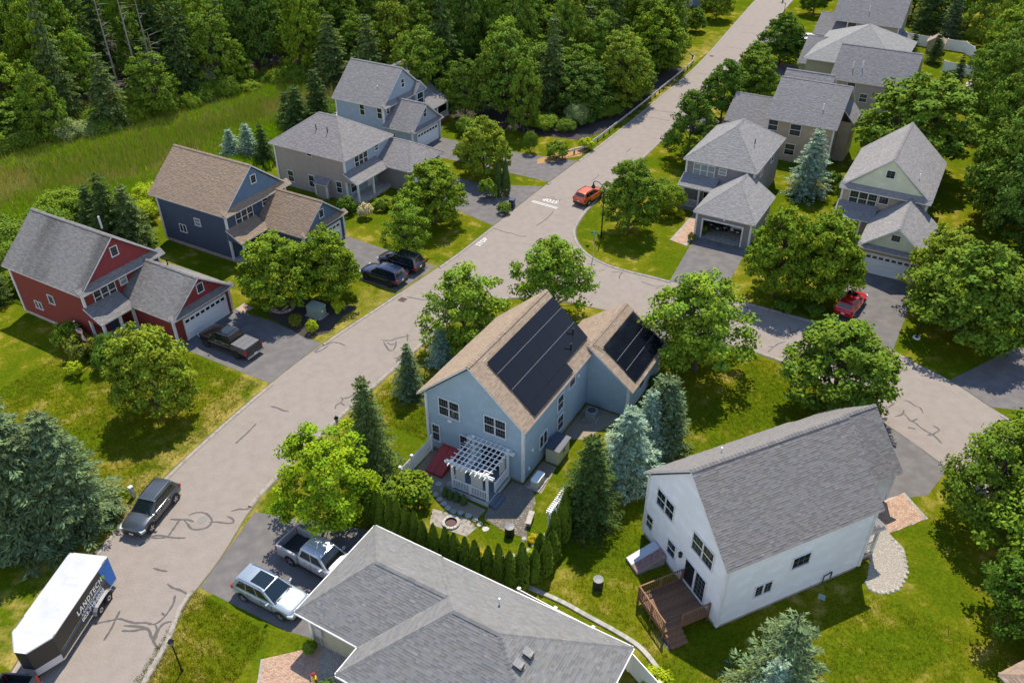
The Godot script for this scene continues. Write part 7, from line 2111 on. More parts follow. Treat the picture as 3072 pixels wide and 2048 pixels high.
func build_yard_trees() -> void:
	rng.seed = 77
	for a in [
		["maple_tree", "maple0", -50.2, -30.4, 8.2, 3.5, "yellow green maple on the lawn before the red house", "leaf_light"],
		["maple_tree", "clumpy", -30.9, -28.2, 8.0, 3.7, "bright lime maple with tufted leaf clumps beside the lower driveway", "leaf_bright"],
		["maple_tree", "maple1", -52.3, -46.9, 7.6, 4.0, "maple inside the stone ring beside the transformer box", "leaf_maple"],
		["maple_tree", "maple2", -49.0, -50.4, 7.8, 3.3, "maple between the navy garage and the two dark cars", "leaf_maple"],
		["maple_tree", "maple0", -49.4, -68.5, 7.4, 3.9, "maple on the lawn before the porch of the hipped house", "leaf_maple"],
		["ash_tree", "locust0", -47.8, -60.8, 6.3, 2.6, "small fresh green tree near the black car with chrome rails", "leaf_locust"],
		["maple_tree", "maple2", -51.2, -82.0, 7.6, 3.8, "yellowish maple before the pale blue house garage", "leaf_light"],
		["locust_tree", "locust0", -33.6, -49.8, 8.2, 3.9, "airy light green tree left of the solar roof ridge", "leaf_locust"],
		["locust_tree", "locust1", -29.2, -58.2, 8.2, 4.0, "airy tree standing at the far end of the solar roof", "leaf_locust"],
		["locust_tree", "locust0", -14.8, -56.8, 9.6, 4.7, "large airy light green tree right of the solar garage", "leaf_locust"],
		["maple_tree", "maple1", -29.8, -77.2, 8.4, 3.5, "round maple on the corner lawn beside the tall street lamp", "leaf_mid"],
		["maple_tree", "maple0", -12.2, -71.6, 9.4, 3.4, "maple right of the open garage, left one of a pair", "leaf_maple"],
		["maple_tree", "maple2", -8.3, -73.2, 9.4, 4.2, "broad maple left of the red car, right one of a pair", "leaf_maple"],
		["maple_tree", "maple1", -3.6, -56.9, 8.2, 4.8, "dark green maple between side street and white house roof", "leaf_mid"],
		["maple_tree", "maple2", 4.3, -72.6, 9.6, 5.5, "big maple shading the lawn right of the cream house", "leaf_mid"],
		["ash_tree", "maple0", 1.4, -78.6, 8.0, 3.6, "olive green tree touching the cream garage roof", "leaf_light"],
		["forest_tree", "forest0", 5.4, -98.0, 14.6, 5.2, "tall tree with bare trunk foot on the right lawn", "leaf_forest"],
		["maple_tree", "maple1", -5.8, -108.4, 12.6, 7.6, "very broad maple behind the cream house", "leaf_mid"],
		["pear_tree", "pear", -31.4, -113.7, 8.8, 4.0, "dense dark conical tree, farther of two beside the upper road", "leaf_dark"],
		["pear_tree", "pear", -31.2, -99.8, 8.6, 3.9, "dense dark conical tree, nearer of two beside the upper road", "leaf_dark"],
		["maple_tree", "maple0", -29.7, -122.9, 8.0, 4.0, "leafy tree behind the conical pair on the upper road", "leaf_mid"],
		["maple_tree", "maple2", -31.5, -144.9, 8.4, 4.4, "leafy tree in front of the white parked cars", "leaf_dark"],
		["maple_tree", "maple1", -32.6, -134.0, 6.5, 3.0, "leafy tree near the long grey roof beside the road", "leaf_mid"],
		["maple_tree", "maple0", -50.3, -168.3, 7.0, 3.4, "pale leafy tree on the far left verge", "leaf_light"],
		["maple_tree", "maple2", -50.8, -158.0, 4.5, 2.2, "small round tree on the far left verge", "leaf_mid"],
		["maple_tree", "maple1", -34.6, -181.7, 7.0, 3.4, "leafy tree beside the basketball hoop", "leaf_dark"],
		["broadleaf_tree", "forest1", 10.6, -53.0, 10.0, 4.6, "tree at the right edge beside the side street, left of three", "leaf_maple"],
		["broadleaf_tree", "forest2", 8.0, -49.6, 8.2, 3.6, "low dense tree shading the brick walk of the white house", "leaf_mid"],
		["broadleaf_tree", "locust1", 11.4, -45.6, 10.5, 4.6, "bright feathery tree at the right edge", "leaf_locust"],
		["broadleaf_tree", "forest3", 11.4, -41.6, 8.6, 3.4, "dark tree at the right edge above the brown corner roof", "leaf_dark"],
	]:
		plant(a[0], a[1], a[2], a[3], a[4] * 1.04, a[5] * 0.99, a[6], "tree", a[7])
	for a in [
		["spruce_tree", "sprucebig0", -47.4, -17.6, 11.8, 3.9, "large grey green spruce at the left edge, middle of three", "needle_grey"],
		["spruce_tree", "sprucebig1", -45.3, -19.5, 10.2, 2.7, "grey green spruce nearest the street at the left edge", "needle_grey"],
		["spruce_tree", "sprucebig1", -50.6, -17.4, 11.8, 3.6, "grey green spruce cut by the left edge", "needle_grey"],
		["spruce_tree", "sprucebig1", -30.9, -33.2, 9.2, 1.9, "tall thin spruce behind the bright lime maple", "needle_green"],
		["fir_tree", "spruce0", -33.9, -42.0, 5.3, 1.35, "small silvery fir standing in a round mulch ring", "needle_grey"],
		["blue_spruce", "bluespruce0", -34.2, -47.0, 4.2, 1.2, "small blue spruce left of the solar roof", "needle_blue"],
		["blue_spruce", "bluespruce1", -14.6, -41.7, 7.0, 2.3, "full blue spruce between solar house and white house", "needle_blue"],
		["blue_spruce", "bluespruce0", -14.3, -44.7, 6.6, 1.6, "slimmer blue spruce behind the full one", "needle_blue"],
		["spruce_tree", "roundspruce", -13.7, -46.2, 6.9, 1.8, "rounded green spruce behind the two blue spruces", "needle_grey"],
		["spruce_tree", "sprucebig0", -15.3, -36.9, 8.0, 2.1, "dark green spruce right of the trellis", "needle_dark"],
		["blue_spruce", "bluespruce1", -15.1, -96.4, 8.4, 2.4, "tall blue spruce between the grey and cream houses", "needle_blue"],
		["spruce_tree", "sprucesparse", -0.6, -29.6, 8.2, 2.6, "pale green spruce with bare leader at the bottom edge", "needle_grey"],
		["blue_spruce", "bluespruce0", -0.7, -28.0, 6.4, 1.5, "blue spruce cut by the bottom edge", "needle_blue"],
		["blue_spruce", "bluespruce0", -82.6, -70.6, 4.2, 1.5, "blue spruce behind the navy house, left of three", "needle_blue"],
		["blue_spruce", "bluespruce1", -80.6, -71.7, 5.0, 1.6, "blue spruce behind the navy house, middle of three", "needle_blue"],
		["spruce_tree", "spruce0", -77.9, -71.6, 5.5, 1.6, "dark spruce behind the navy house, right of three", "needle_dark"],
		["spruce_tree", "spruce1", -80.6, -81.3, 7.2, 2.7, "dark spruce beside the pale blue house, nearest of three", "needle_dark"],
		["spruce_tree", "spruce0", -80.4, -85.2, 8.4, 2.6, "dark spruce beside the pale blue house, tallest of three", "needle_dark"],
		["spruce_tree", "spruce1", -83.6, -82.5, 5.6, 2.0, "dark spruce beside the pale blue house, lowest of three", "needle_dark"],
		["spruce_tree", "spruce0", -76.7, -47.5, 8.4, 2.4, "dark spruce between the red and navy houses, tallest of three", "needle_dark"],
		["spruce_tree", "spruce1", -74.6, -48.4, 7.2, 2.3, "dark spruce touching the navy house wall", "needle_green"],
		["spruce_tree", "spruce1", -80.1, -47.9, 6.2, 2.0, "dark spruce farthest left between the red and navy houses", "needle_dark"],
		["spruce_tree", "spruce1", -77.0, -33.6, 7.0, 1.9, "dark spruce at the left edge beside the red house", "needle_dark"],
		["spruce_tree", "spruce0", -9.2, -159.0, 5.5, 1.5, "dark young conifer inside the white fence, nearest", "needle_dark"],
		["spruce_tree", "spruce1", -13.0, -160.5, 4.6, 1.3, "dark young conifer inside the white fence, middle", "needle_dark"],
		["spruce_tree", "spruce0", -15.2, -159.8, 4.2, 1.2, "dark young conifer inside the white fence, leftmost", "needle_dark"],
		["spruce_tree", "spruce0", -4.4, -146.5, 5.4, 1.4, "dark narrow conifer outside the white fence", "needle_dark"],
		["blue_spruce", "bluespruce0", -9.0, -178.0, 8.5, 2.3, "blue green spruce behind the fenced yard", "needle_grey"],
		["spruce_tree", "spruce1", -13.0, -180.0, 11.0, 3.2, "dark spruce behind the fenced yard", "needle_dark"],
	]:
		plant(a[0], a[1], a[2], a[3], a[4], a[5], a[6], "tree", a[7])
	for q in [[-46.8, -78.0, "left"], [-46.1, -78.5, "right"]]:
		plant("arborvitae", "column0", q[0], q[1], 4.6, 0.6, "dark columnar evergreen at the driveway, %s one of a pair" % q[2], "tree", "needle_dark")

func build_shrubs() -> void:
	rng.seed = 91
	# arborvitae hedge
	var k := 0
	var row := P2([-28.2, -29.3, -25.9, -28.9, -22.8, -28.5, -19.7, -28.55, -17.3, -29.0, -16.4, -29.6])
	var n := 17
	var c := Curve2D.new()
	for p in row: c.add_point(p)
	for i in n:
		var p := c.sample_baked(c.get_baked_length() * i / (n - 1.0))
		plant("arborvitae", "column%d" % (i % 3), p.x + rng.randf_range(-0.1, 0.1), p.y + rng.randf_range(-0.12, 0.12), rng.randf_range(3.3, 4.3), rng.randf_range(0.55, 0.68), "columnar arborvitae in the hedge row behind the hip roofed house", "tree", "", "arborvitae hedge row")
	for q in [[-16.1, -30.6, 2.6], [-15.7, -31.4, 2.9], [-16.4, -31.9, 2.6], [-15.9, -32.7, 2.4], [-16.3, -33.6, 3.0], [-16.0, -34.5, 3.3], [-16.4, -35.4, 3.2], [-16.6, -36.2, 2.8], [-17.0, -30.5, 2.2]]:
		plant("arborvitae", "column%d" % (k % 3), q[0], q[1], q[2] * 1.12, 0.6, "columnar arborvitae in the short hedge arm beside the trellis", "tree", "", "arborvitae hedge arm")
		k += 1
	# shrubs: x, z, height, radius, leaf, label
	for a in [
		["bush0", -47.05, -48.8, 1.5, 0.75, "leaf_lime", "yellow green shrub beside the transformer box"],
		["ball", -46.95, -45.0, 1.4, 0.7, "leaf_lime", "round bright green shrub in front of the transformer box"],
		["bush1", -49.0, -45.1, 1.2, 0.7, "leaf_olive", "brownish shrub left of the transformer box"],
		["bush2", -48.9, -49.6, 1.4, 0.8, "leaf_olive", "dark shrub under the maple behind the transformer box"],
		["bush0", -57.1, -65.7, 1.8, 1.0, "flower_white", "rhododendron covered with pale pink flowers"],
		["bush1", -59.6, -65.6, 2.0, 1.25, "leaf_dark", "dark rounded shrub at the porch corner"],
		["bush2", -56.8, -68.4, 1.4, 1.2, "leaf_mid", "low shrub below the porch of the hipped house"],
		["bush0", -55.4, -70.2, 1.5, 1.2, "leaf_mid", "low shrub at the far end of the porch"],
		["bush2", -45.9, -91.4, 2.4, 1.6, "leaf_mid", "wide shrub on the orange wood chips"],
		["bush0", -43.9, -96.1, 1.6, 1.2, "leaf_lime", "yellowish shrub behind the guardrail end"],
		["bushbig1", -49.9, -91.5, 3.0, 1.1, "leaf_mid", "young leafy shrub on the lawn by the wood"],
		["ball", -26.0, -83.2, 1.1, 0.62, "leaf_lime", "clipped round shrub beside the porch rail"],
		["bushbig1", -27.7, -83.6, 3.6, 2.2, "leaf_maple", "tall bushy shrub left of the grey house porch"],
		["bushbig0", -29.6, -85.8, 3.0, 1.9, "leaf_mid", "bushy shrub behind the corner maple"],
		["bush0", -22.6, -80.7, 1.4, 0.7, "leaf_mid", "shrub between brick walk and open garage"],
		["bush1", -23.0, -78.6, 1.0, 0.5, "leaf_olive", "small shrub at the end of the brick walk"],
		["ball", -25.0, -19.5, 0.95, 0.52, "leaf_mid", "clipped round shrub in the grey gravel"],
		["bush0", -22.3, -17.9, 1.1, 0.7, "leaf_dark", "dark shrub beside the standing person"],
		["bush0", -62.0, -32.2, 2.3, 1.6, "leaf_olive", "olive shrub left of the flagpole"],
		["bushbig1", -59.6, -33.2, 2.6, 1.3, "leaf_dark", "dark shrub right of the flagpole"],
		["bush2", -60.4, -30.2, 1.2, 0.8, "leaf_lime", "yellow shrub below the flag"],
		["bush0", -58.6, -32.0, 2.2, 1.2, "leaf_dark", "dark shrub under the red house porch"],
		["bush1", -64.6, -32.9, 2.2, 1.4, "leaf_maple", "leafy shrub at the red house corner"],
		["bush1", -27.0, -32.5, 2.2, 1.7, "leaf_maple", "loose arching shrub at the end of the picket fence"],
		["bush0", -28.0, -31.6, 1.8, 1.3, "leaf_mid", "shrub between the hedge and the bright maple"],
		["bush2", -18.9, -30.6, 0.55, 0.6, "leaf_gold", "low golden flowering plant inside the hedge"],
		["bush0", -20.1, -30.3, 0.5, 0.55, "leaf_gold", "golden ground cover near the compost bin"],
		["bush1", -17.9, -30.0, 0.8, 0.6, "leaf_rust", "small rust red shrub inside the hedge corner"],
		["bush2", -17.6, -33.4, 0.5, 0.5, "leaf_gold", "yellow flowers below the trellis"],
		["bush0", -17.0, -32.4, 0.6, 0.55, "leaf_lime", "lime plant below the trellis"],
		["bush1", -6.6, -27.6, 1.0, 0.95, "leaf_lime", "bright green perennial clump beside the vinyl fence"],
		["bush0", -5.6, -26.4, 0.6, 0.75, "flower_white", "patch of white daisies beside the vinyl fence, upper"],
		["bush2", -4.7, -25.9, 0.55, 0.7, "flower_white", "patch of white daisies beside the vinyl fence, lower"],
		["bush1", -18.4, -51.0, 2.0, 1.0, "leaf_dark", "dark shrub against the solar garage wall"],
		["bush2", -16.6, -53.0, 1.2, 0.9, "leaf_dark", "low shrub under the airy tree by the garage"],
		["bush0", -33.1, -52.6, 1.6, 1.3, "leaf_mid", "shrub below the airy tree left of the solar roof"],
		["bush1", -30.8, -52.0, 1.8, 1.4, "leaf_mid", "shrub along the hidden side of the solar house"],
		["bush2", -44.0, -74.5, 1.4, 0.9, "leaf_mid", "shrub near the blue wheeled bin"],
		["bush0", -47.6, -77.0, 2.4, 1.3, "leaf_mid", "shrub beside the columnar evergreens"],
		["bushbig1", -55.6, -84.6, 2.8, 1.7, "leaf_olive", "shrub beside the pale blue garage"],
		["bushbig0", -60.4, -93.0, 2.6, 2.0, "leaf_mid", "shrub before the entrance of the pale blue house"],
		["bush2", -57.5, -90.6, 2.2, 1.5, "leaf_mid", "shrub between pale blue house and wood"],
		["bush1", -10.6, -69.9, 1.2, 1.1, "leaf_dark", "dark low shrub under the pair of maples, left"],
		["bush0", -8.2, -70.6, 1.1, 1.1, "leaf_dark", "dark low shrub under the pair of maples, right"],
		["bush2", -12.8, -99.5, 2.2, 1.3, "leaf_dark", "dark shrub beside the tall blue spruce"],
		["bushbig1", -10.9, -96.2, 2.8, 1.2, "leaf_mid", "shrub against the cream house side wall"],
		["bush0", -3.2, -142.2, 2.0, 1.3, "leaf_silver", "pale shrub in front of the half hidden shed"],
		["bush1", -77.4, -36.4, 2.0, 1.6, "leaf_maple", "shrub behind the red house deck"],
		["bushbig0", -81.0, -38.0, 3.4, 2.2, "leaf_mid", "tall shrub at the left edge behind the red house"],
		["bushbig0", -79.4, -43.6, 3.0, 2.4, "leaf_maple", "bushy thicket behind the red roof"],
		["bushbig1", -84.0, -44.8, 3.6, 3.0, "leaf_mid", "wide thicket at the left end of the marsh"],
		["bushbig0", -77.8, -52.4, 2.8, 1.8, "leaf_lime", "yellow thicket left of the navy roof"],
		["bushbig0", -82.5, -50.5, 3.0, 2.4, "leaf_lime", "yellow green thicket behind the dark spruces"],
		["bushbig1", -86.5, -48.6, 3.6, 3.2, "leaf_maple", "large rounded thicket at the near marsh edge"],
		["bushbig0", -85.0, -40.6, 4.0, 3.2, "leaf_mid", "dark thicket at the left picture edge above the red roof"],
		["bushbig0", -80.0, -55.2, 3.2, 2.4, "leaf_lime", "lime thicket between marsh and navy house"],
		["bushbig1", -79.0, -59.5, 2.6, 2.2, "leaf_lime", "lime thicket beside the blue spruces"],
		["bush2", -81.5, -64.0, 2.4, 2.2, "leaf_lime", "low lime thicket left of the blue spruces"],
		["bushbig0", -75.5, -44.8, 3.0, 2.0, "leaf_mid", "green thicket at the back of the red house"],
		["bushbig1", -76.6, -40.8, 3.4, 1.9, "leaf_mid", "green thicket beside the red house deck"],
	]:
		plant("shrub", a[0], a[1], a[2], a[3], a[4], a[6], "shrub", a[5])
	for q in [[-25.1, -33.95, 0], [-24.7, -33.9, 1], [-24.15, -33.95, 2], [-23.55, -33.95, 3]]:
		plant("shrub", "column%d" % (q[2] % 3), q[0], q[1], 0.95, 0.27, "small upright evergreen in the bed below the pergola railing", "shrub", "needle_green", "small evergreens below the pergola")

func edge_x(z: float) -> float:
	# eastern edge of the wood for a given z
	var e := [[-40.0, -113.0], [-57.0, -109.0], [-70.0, -104.5], [-83.0, -101.5], [-97.0, -98.0], [-98.2, -76.0], [-98.6, -54.0], [-99.5, -47.0], [-112.0, -45.2], [-135.0, -45.8], [-142.0, -50.0], [-170.0, -57.0], [-186.0, -72.0], [-260.0, -72.0]]
	for k in e.size() - 1:
		if z <= e[k][0] and z >= e[k + 1][0]:
			return lerpf(e[k][1], e[k + 1][1], (e[k][0] - z) / (e[k][0] - e[k + 1][0]))
	return -116.0

func build_wood() -> void:
	rng.seed = 2024
	var leaves := ["leaf_forest", "leaf_forest", "leaf_forest_yellow", "leaf_forest_dark", "leaf_mid", "leaf_maple", "leaf_locust"]
	var cam := Vector2(0, 0); var fw := Vector2(-0.5, -0.866); var rt := Vector2(0.866, -0.5)
	var made := 0
	var z := -46.0
	while z > -230.0:
		var ex := edge_x(z)
		var x := ex - rng.randf_range(0.5, 3.0)
		while x > -230.0:
			var px := x + rng.randf_range(-1.8, 1.8); var pz := z + rng.randf_range(-2.2, 2.2)
			var d := ex - x
			var gap := rng.randf_range(5.2, 7.0) + clampf(d * 0.03, 0, 3.0)
			x -= gap
			var p := Vector2(px, pz)
			var dep := p.dot(fw); var lat := p.dot(rt)
			if absf(lat) > dep * 0.62 + 9.0 or dep > 215.0: continue
			if pz < -170.0 and px > -72.0: continue
			if made >= 285: continue
			if p.distance_to(Vector2(-111.5, -81.5)) < 6.5: continue
			var zone := "behind the marsh" if px < -84 and pz > -118 else ("beside the guardrail" if px > -66 and pz > -150 else "in the deep wood")
			var h := rng.randf_range(10.0, 18.5)
			if d < 6.0: h *= rng.randf_range(0.6, 0.95)
			if px > -70 and pz > -130: h *= 0.85
			if rng.randf() < 0.18:
				plant("forest_conifer", "spruce%d" % (rng.randi() % 2), px, pz, h * 1.08, rng.randf_range(2.6, 3.6), "dark conifer among the leafy trees " + zone, "tree", ["needle_dark", "needle_green"][rng.randi() % 2], "conifers " + zone)
			else:
				var lf: String = leaves[rng.randi() % leaves.size()]
				plant("forest_tree", "forest%d" % (rng.randi() % 4), px, pz, h, rng.randf_range(2.7, 5.4), "%s %s leafy tree in the dense wood %s" % [("low" if h < 11 else ("tall" if h > 14.5 else "middling")), {"leaf_forest": "mid green", "leaf_forest_yellow": "yellow green", "leaf_forest_dark": "dark green", "leaf_mid": "grass green", "leaf_maple": "warm green", "leaf_locust": "light green"}[lf], zone], "tree", lf, "leafy trees " + zone)
			made += 1
		z -= 5.9
	# understorey along the edge of the wood
	for k in 74:
		var zz := -50.0 - k * 1.75
		var pp := Vector2(edge_x(zz) + rng.randf_range(-2.0, 1.5), zz)
		if pp.x > -50 and zz > -98: continue
		if zz < -142: continue
		if zz < -100: pp.x = edge_x(zz) + rng.randf_range(-3.0, -0.9)
		plant("forest_bush", "bushbig%d" % (k % 2), pp.x, zz + rng.randf_range(-0.6, 0.6), rng.randf_range(1.8, 4.2), rng.randf_range(1.6, 2.9), "bushy undergrowth at the edge of the wood", "bush", ["leaf_forest", "leaf_mid", "leaf_forest_dark", "leaf_maple", "leaf_silver"][rng.randi() % 5] if k > 6 else "leaf_forest", "undergrowth along the wood")
	for q in [[-106.0, -79.5, 4.2, 3.0], [-104.0, -87.0, 4.6, 3.2]]:
		plant("willow_bush", "bushbig1", q[0], q[1], q[2], q[3], "silvery willow bush at the foot of the wood, %s one" % ("left" if q[1] > -80 else "right"), "bush", "leaf_silver")
	# bare grey snags
	for q in [[-116.0, -80.0, 15.0, "leftmost"], [-113.5, -82.0, 16.0, "tallest"], [-112.0, -84.5, 9.0, "shortest"], [-115.0, -86.0, 13.0, "rightmost"]]:
		var o := thing("dead_tree", "bare grey dead tree standing in the wood gap, %s" % q[3], "tree", Vector3(q[0], 0, q[1]))
		var t := MB.new(); t.cyl(Vector3(0, -0.2, 0), Vector3(0.3, q[2], 0.2), 0.2, 0.04, 8)
		part(o, "trunk", t, M.bark_pale)
		for j in 14:
			var y: float = q[2] * (0.3 + 0.05 * j)
			var a := rng.randf() * TAU
			var b := MB.new(); b.cyl(Vector3(0.02 * y, y, 0), Vector3(cos(a) * rng.randf_range(1.0, 2.4), y + rng.randf_range(-0.3, 0.8), sin(a) * rng.randf_range(1.0, 2.4)), 0.035, 0.008, 4)
			part(o, "branch", b, M.bark_pale)
	# woods on the right side, beyond the lawns
	for q in [[6.5, -112, 0], [8.0, -104, 1], [12.0, -98, 2], [4.2, -121, 3], [10.0, -118, 0], [3.0, -130, 1], [8.5, -128, 2], [1.8, -139.5, 3], [7.0, -138, 0], [1.5, -149, 1], [6.5, -147, 2], [1.2, -158, 3], [6.0, -157, 0], [0.5, -167, 1], [6.0, -168, 2], [-2.5, -174, 3], [3.0, -178, 0], [-6.5, -184, 1], [0.0, -186, 2], [-17.0, -188, 3], [-11.5, -190, 0], [-22.0, -186, 1], [8.0, -92.5, 3], [12.0, -88.0, 1], [13.5, -108, 0], [-27.5, -190, 2], [12.5, -80.0, 2]]:
		plant("forest_tree", "forest%d" % q[2], q[0], q[1], rng.randf_range(10.5, 15.0), rng.randf_range(4.0, 5.2), "leafy tree in the wood along the right edge", "tree", leaves[(q[2] * 3 + int(-q[1])) % leaves.size()], "leafy trees along the right edge")
	for q in [[3.2, -106.5], [4.0, -100.5], [2.6, -115.0], [1.4, -124.5], [0.6, -134.5], [-0.2, -139.0], [0.2, -153.0], [-0.4, -162.0]]:
		plant("forest_bush", "bushbig%d" % (int(-q[1]) % 2), q[0], q[1], rng.randf_range(2.4, 4.0), rng.randf_range(1.8, 2.6), "bushy undergrowth along the right hand wood", "bush", "leaf_mid", "undergrowth along the right hand wood")

func scatter(called: String, label: String, me: Mesh, count: int, fn: Callable, leaf: Material) -> void:
	var mm := MultiMesh.new()
	mm.transform_format = MultiMesh.TRANSFORM_3D
	mm.mesh = me
	var xs := []
	for k in count:
		var t = fn.call()
		if t != null: xs.append(t)
	mm.instance_count = xs.size()
	for k in xs.size(): mm.set_instance_transform(k, xs[k])
	var o := MultiMeshInstance3D.new()
	o.multimesh = mm
	if leaf: o.material_override = leaf
	o.name = numbered(called); add_child(o)
	o.set_meta("kind", "stuff"); o.set_meta("label", label)

func tuft(blades: int, h: float, w: float, spread: float, m: Material) -> Mesh:
	var L := Leaves.new()
	for k in blades:
		var a := rng.randf() * TAU
		var d := Vector3(cos(a), 0, sin(a))
		var b := d * rng.randf() * spread
		var up := (Vector3.UP + d * rng.randf_range(0.1, 0.5)).normalized()
		var hh := h * rng.randf_range(0.6, 1.15)
		var nn := d.rotated(Vector3.UP, rng.randf_range(-1, 1))
		L.leaf(b + up * hh * 0.5, nn, up, hh, w, tone(0.75, 1.2, 0.15), (Vector3.UP * 0.8 + d * 0.4).normalized())
	return L.mesh(m)

func build_marsh() -> void:
	rng.seed = 555
	# wet meadow between the back gardens and the wood
	var b := MB.new()
	b.poly(P2([-130, -30, -92, -38, -86, -52, -78, -66, -84, -78, -82, -95, -76, -102, -90, -110, -104, -104, -125, -70]), 0.005)
	var m := mat("marsh_soil", Color.WHITE, 1.0)
	m.albedo_texture = noise_tex(512, 0.02, [[0.0, 0.5, 1.0], [lin(0.06, 0.085, 0.012), lin(0.12, 0.15, 0.02), lin(0.20, 0.19, 0.05)]], 81, false, 5)
	m.uv1_triplanar = true; m.uv1_world_triplanar = true; m.uv1_scale = Vector3.ONE * 0.06
	struct("marsh", b, m, "wet meadow of reeds between gardens and wood")
	var poly := P2([-126, -34, -93, -40, -88, -52, -80, -66, -86, -78, -83, -95, -78, -101, -90, -108, -103, -104, -124, -62])
	var reed := tuft(12, 1.5, 0.07, 0.4, M.reed)
	var spot := func(k: float, lo: float, hi: float) -> Variant:
		var p := Vector2(rng.randf_range(-126, -77), rng.randf_range(-110, -34))
		if not Geometry2D.is_point_in_polygon(p, poly): return null
		var q := noise.get_noise_2d(p.x * 2.2, p.y * 2.2)
		if q * k < -0.05: return null
		return Transform3D(Basis(Vector3.UP, rng.randf() * TAU).scaled(Vector3.ONE * rng.randf_range(lo, hi)), Vector3(p.x, 0, p.y))
	scatter("reeds", "green reeds of the marsh", reed, 34000, spot.bind(1.0, 0.6, 1.0), null)
	scatter("reeds", "tan seed heads among the marsh reeds", tuft(9, 1.6, 0.06, 0.4, M.reed_tan), 16000, spot.bind(-1.0, 0.6, 1.05), null)
	scatter("reeds", "pale seed heads scattered through the green reeds", tuft(3, 1.75, 0.07, 0.5, M.reed_tan), 9000, spot.bind(0.0, 0.7, 1.05), null)
	# bright fern-like margin
	var band := func() -> Variant:
		var t := rng.randf()
		var A := [Vector2(-109, -50), Vector2(-102.5, -67), Vector2(-98.0, -85), Vector2(-95, -97)]
		var B := [Vector2(-91.5, -46), Vector2(-84.5, -56), Vector2(-81, -66.5), Vector2(-85, -76), Vector2(-82.5, -90)]
		var line: Array = A if rng.randf() < 0.45 else B
		var f := t * (line.size() - 1); var i := mini(int(f), line.size() - 2)
		var p: Vector2 = line[i].lerp(line[i + 1], f - i) + Vector2(rng.randfn(0, 2.0), rng.randfn(0, 2.0))
		return Transform3D(Basis(Vector3.UP, rng.randf() * TAU).scaled(Vector3.ONE * rng.randf_range(0.7, 1.3)), Vector3(p.x, 0, p.y))
	scatter("marsh_herbs", "bright yellow green herbs along the marsh margins", tuft(16, 0.85, 0.2, 0.45, M.leaf_fern), 14000, band, null)
	# forest floor
	var f := MB.new()
	f.poly(P2([-230, -30, -116, -40, -112, -57, -105, -83, -101, -97, -76, -98, -54, -97, -46, -98.5, -44.3, -104, -44.3, -135, -52.5, -142, -56, -170, -80, -186, -80, -260, -230, -260]), 0.007)
	struct("forest_floor", f, M.dark_mulch, "dark leaf litter under the trees")


func build_pebbles() -> void:
	rng.seed = 4242
	for g in [[[2.2, -42.8, 2.3, -41.1, 2.7, -40.5, 3.5, -40.7, 4.2, -41.5, 4.4, -43.2, 3.9, -45.0, 2.8, -45.9, 1.6, -46.2, 0.9, -44.6], 5200, "pale pebbles of the gravel bed by the white house", 0.9], [[-24.1, -21.5, -22.8, -20.2, -21.0, -20.2, -21.2, -18.2, -22.6, -18.0, -24.6, -19.8, -25.2, -20.3, -25.3, -21.0], 3600, "grey pebbles along the olive wall", 0.8], [[-21.7, -37.6, -20.0, -37.6, -19.2, -36.5, -18.9, -34.6, -18.2, -33.4, -20.0, -33.2, -21.6, -33.5, -21.9, -34.6], 4200, "brown pebbles between bench and solar house", 0.42]]:
		var p := P2(g[0])
		var b := MB.new()
		var pts := [Vector3(0.05, 0, 0), Vector3(0.015, 0, 0.045), Vector3(-0.04, 0, 0.03), Vector3(-0.045, 0, -0.02), Vector3(0.01, 0, -0.045)]
		var top := Vector3(0, 0.035, 0)
		for k in 5: b.tri(pts[(k + 1) % 5], pts[k], top, Color(g[3], g[3] * 0.94, g[3] * 0.87))
		var lo := p[0]; var hi := p[0]
		for q in p:
			lo = lo.min(q); hi = hi.max(q)
		scatter("pebbles", g[2], b.mesh(M.stone), g[1], func() -> Variant:
			var q := Vector2(rng.randf_range(lo.x, hi.x), rng.randf_range(lo.y, hi.y))
			if not Geometry2D.is_point_in_polygon(q, p): return null
			return Transform3D(Basis(Vector3.UP, rng.randf() * TAU).scaled(Vector3.ONE * rng.randf_range(0.6, 1.5)), Vector3(q.x, 0.008, q.y)), null)

func build_lawn_grass() -> void:
	rng.seed = 808
	var polys := [P2([-64, -14, -42.2, -17.5, -44.4, -26, -45.6, -36.9, -55.5, -37.0, -60, -29, -64, -32]), P2([-32.4, -13, -27, -13, -28, -19.3, -34.4, -19.3]), P2([-15, -30.3, -9, -30.1, -3, -25, 8, -30, 9, -40, 4.6, -40, 2, -40.3, -4.4, -32.2, -12.2, -38, -8, -42, -2, -48, -4, -57, -9, -61.2, -18, -61.2, -16.5, -48, -13, -46]), P2([-36.6, -38, -29.8, -38, -29.8, -50, -36.6, -52])]
	for g in [[M.grass_blade, 70000, 0.0, "short lawn grass blades"], [M.grass_straw, 30000, 0.06, "dry straw coloured grass in the lawns"]]:
		scatter("grass", g[3], tuft(7, 0.075, 0.03, 0.14, g[0]), g[1], func() -> Variant:
			var p: PackedVector2Array = polys[rng.randi() % polys.size() if rng.randf() < 0.3 else (0 if rng.randf() < 0.4 else 2)]
			var lo := p[0]; var hi := p[0]
			for q in p:
				lo = lo.min(q); hi = hi.max(q)
			var q := Vector2(rng.randf_range(lo.x, hi.x), rng.randf_range(lo.y, hi.y))
			if not Geometry2D.is_point_in_polygon(q, p): return null
			if g[2] > 0.0 and noise.get_noise_2d(q.x * 9.0, q.y * 9.0) < g[2]: return null
			return Transform3D(Basis(Vector3.UP, rng.randf() * TAU).scaled(Vector3.ONE * rng.randf_range(0.6, 1.3)), Vector3(q.x, 0, q.y)), null)

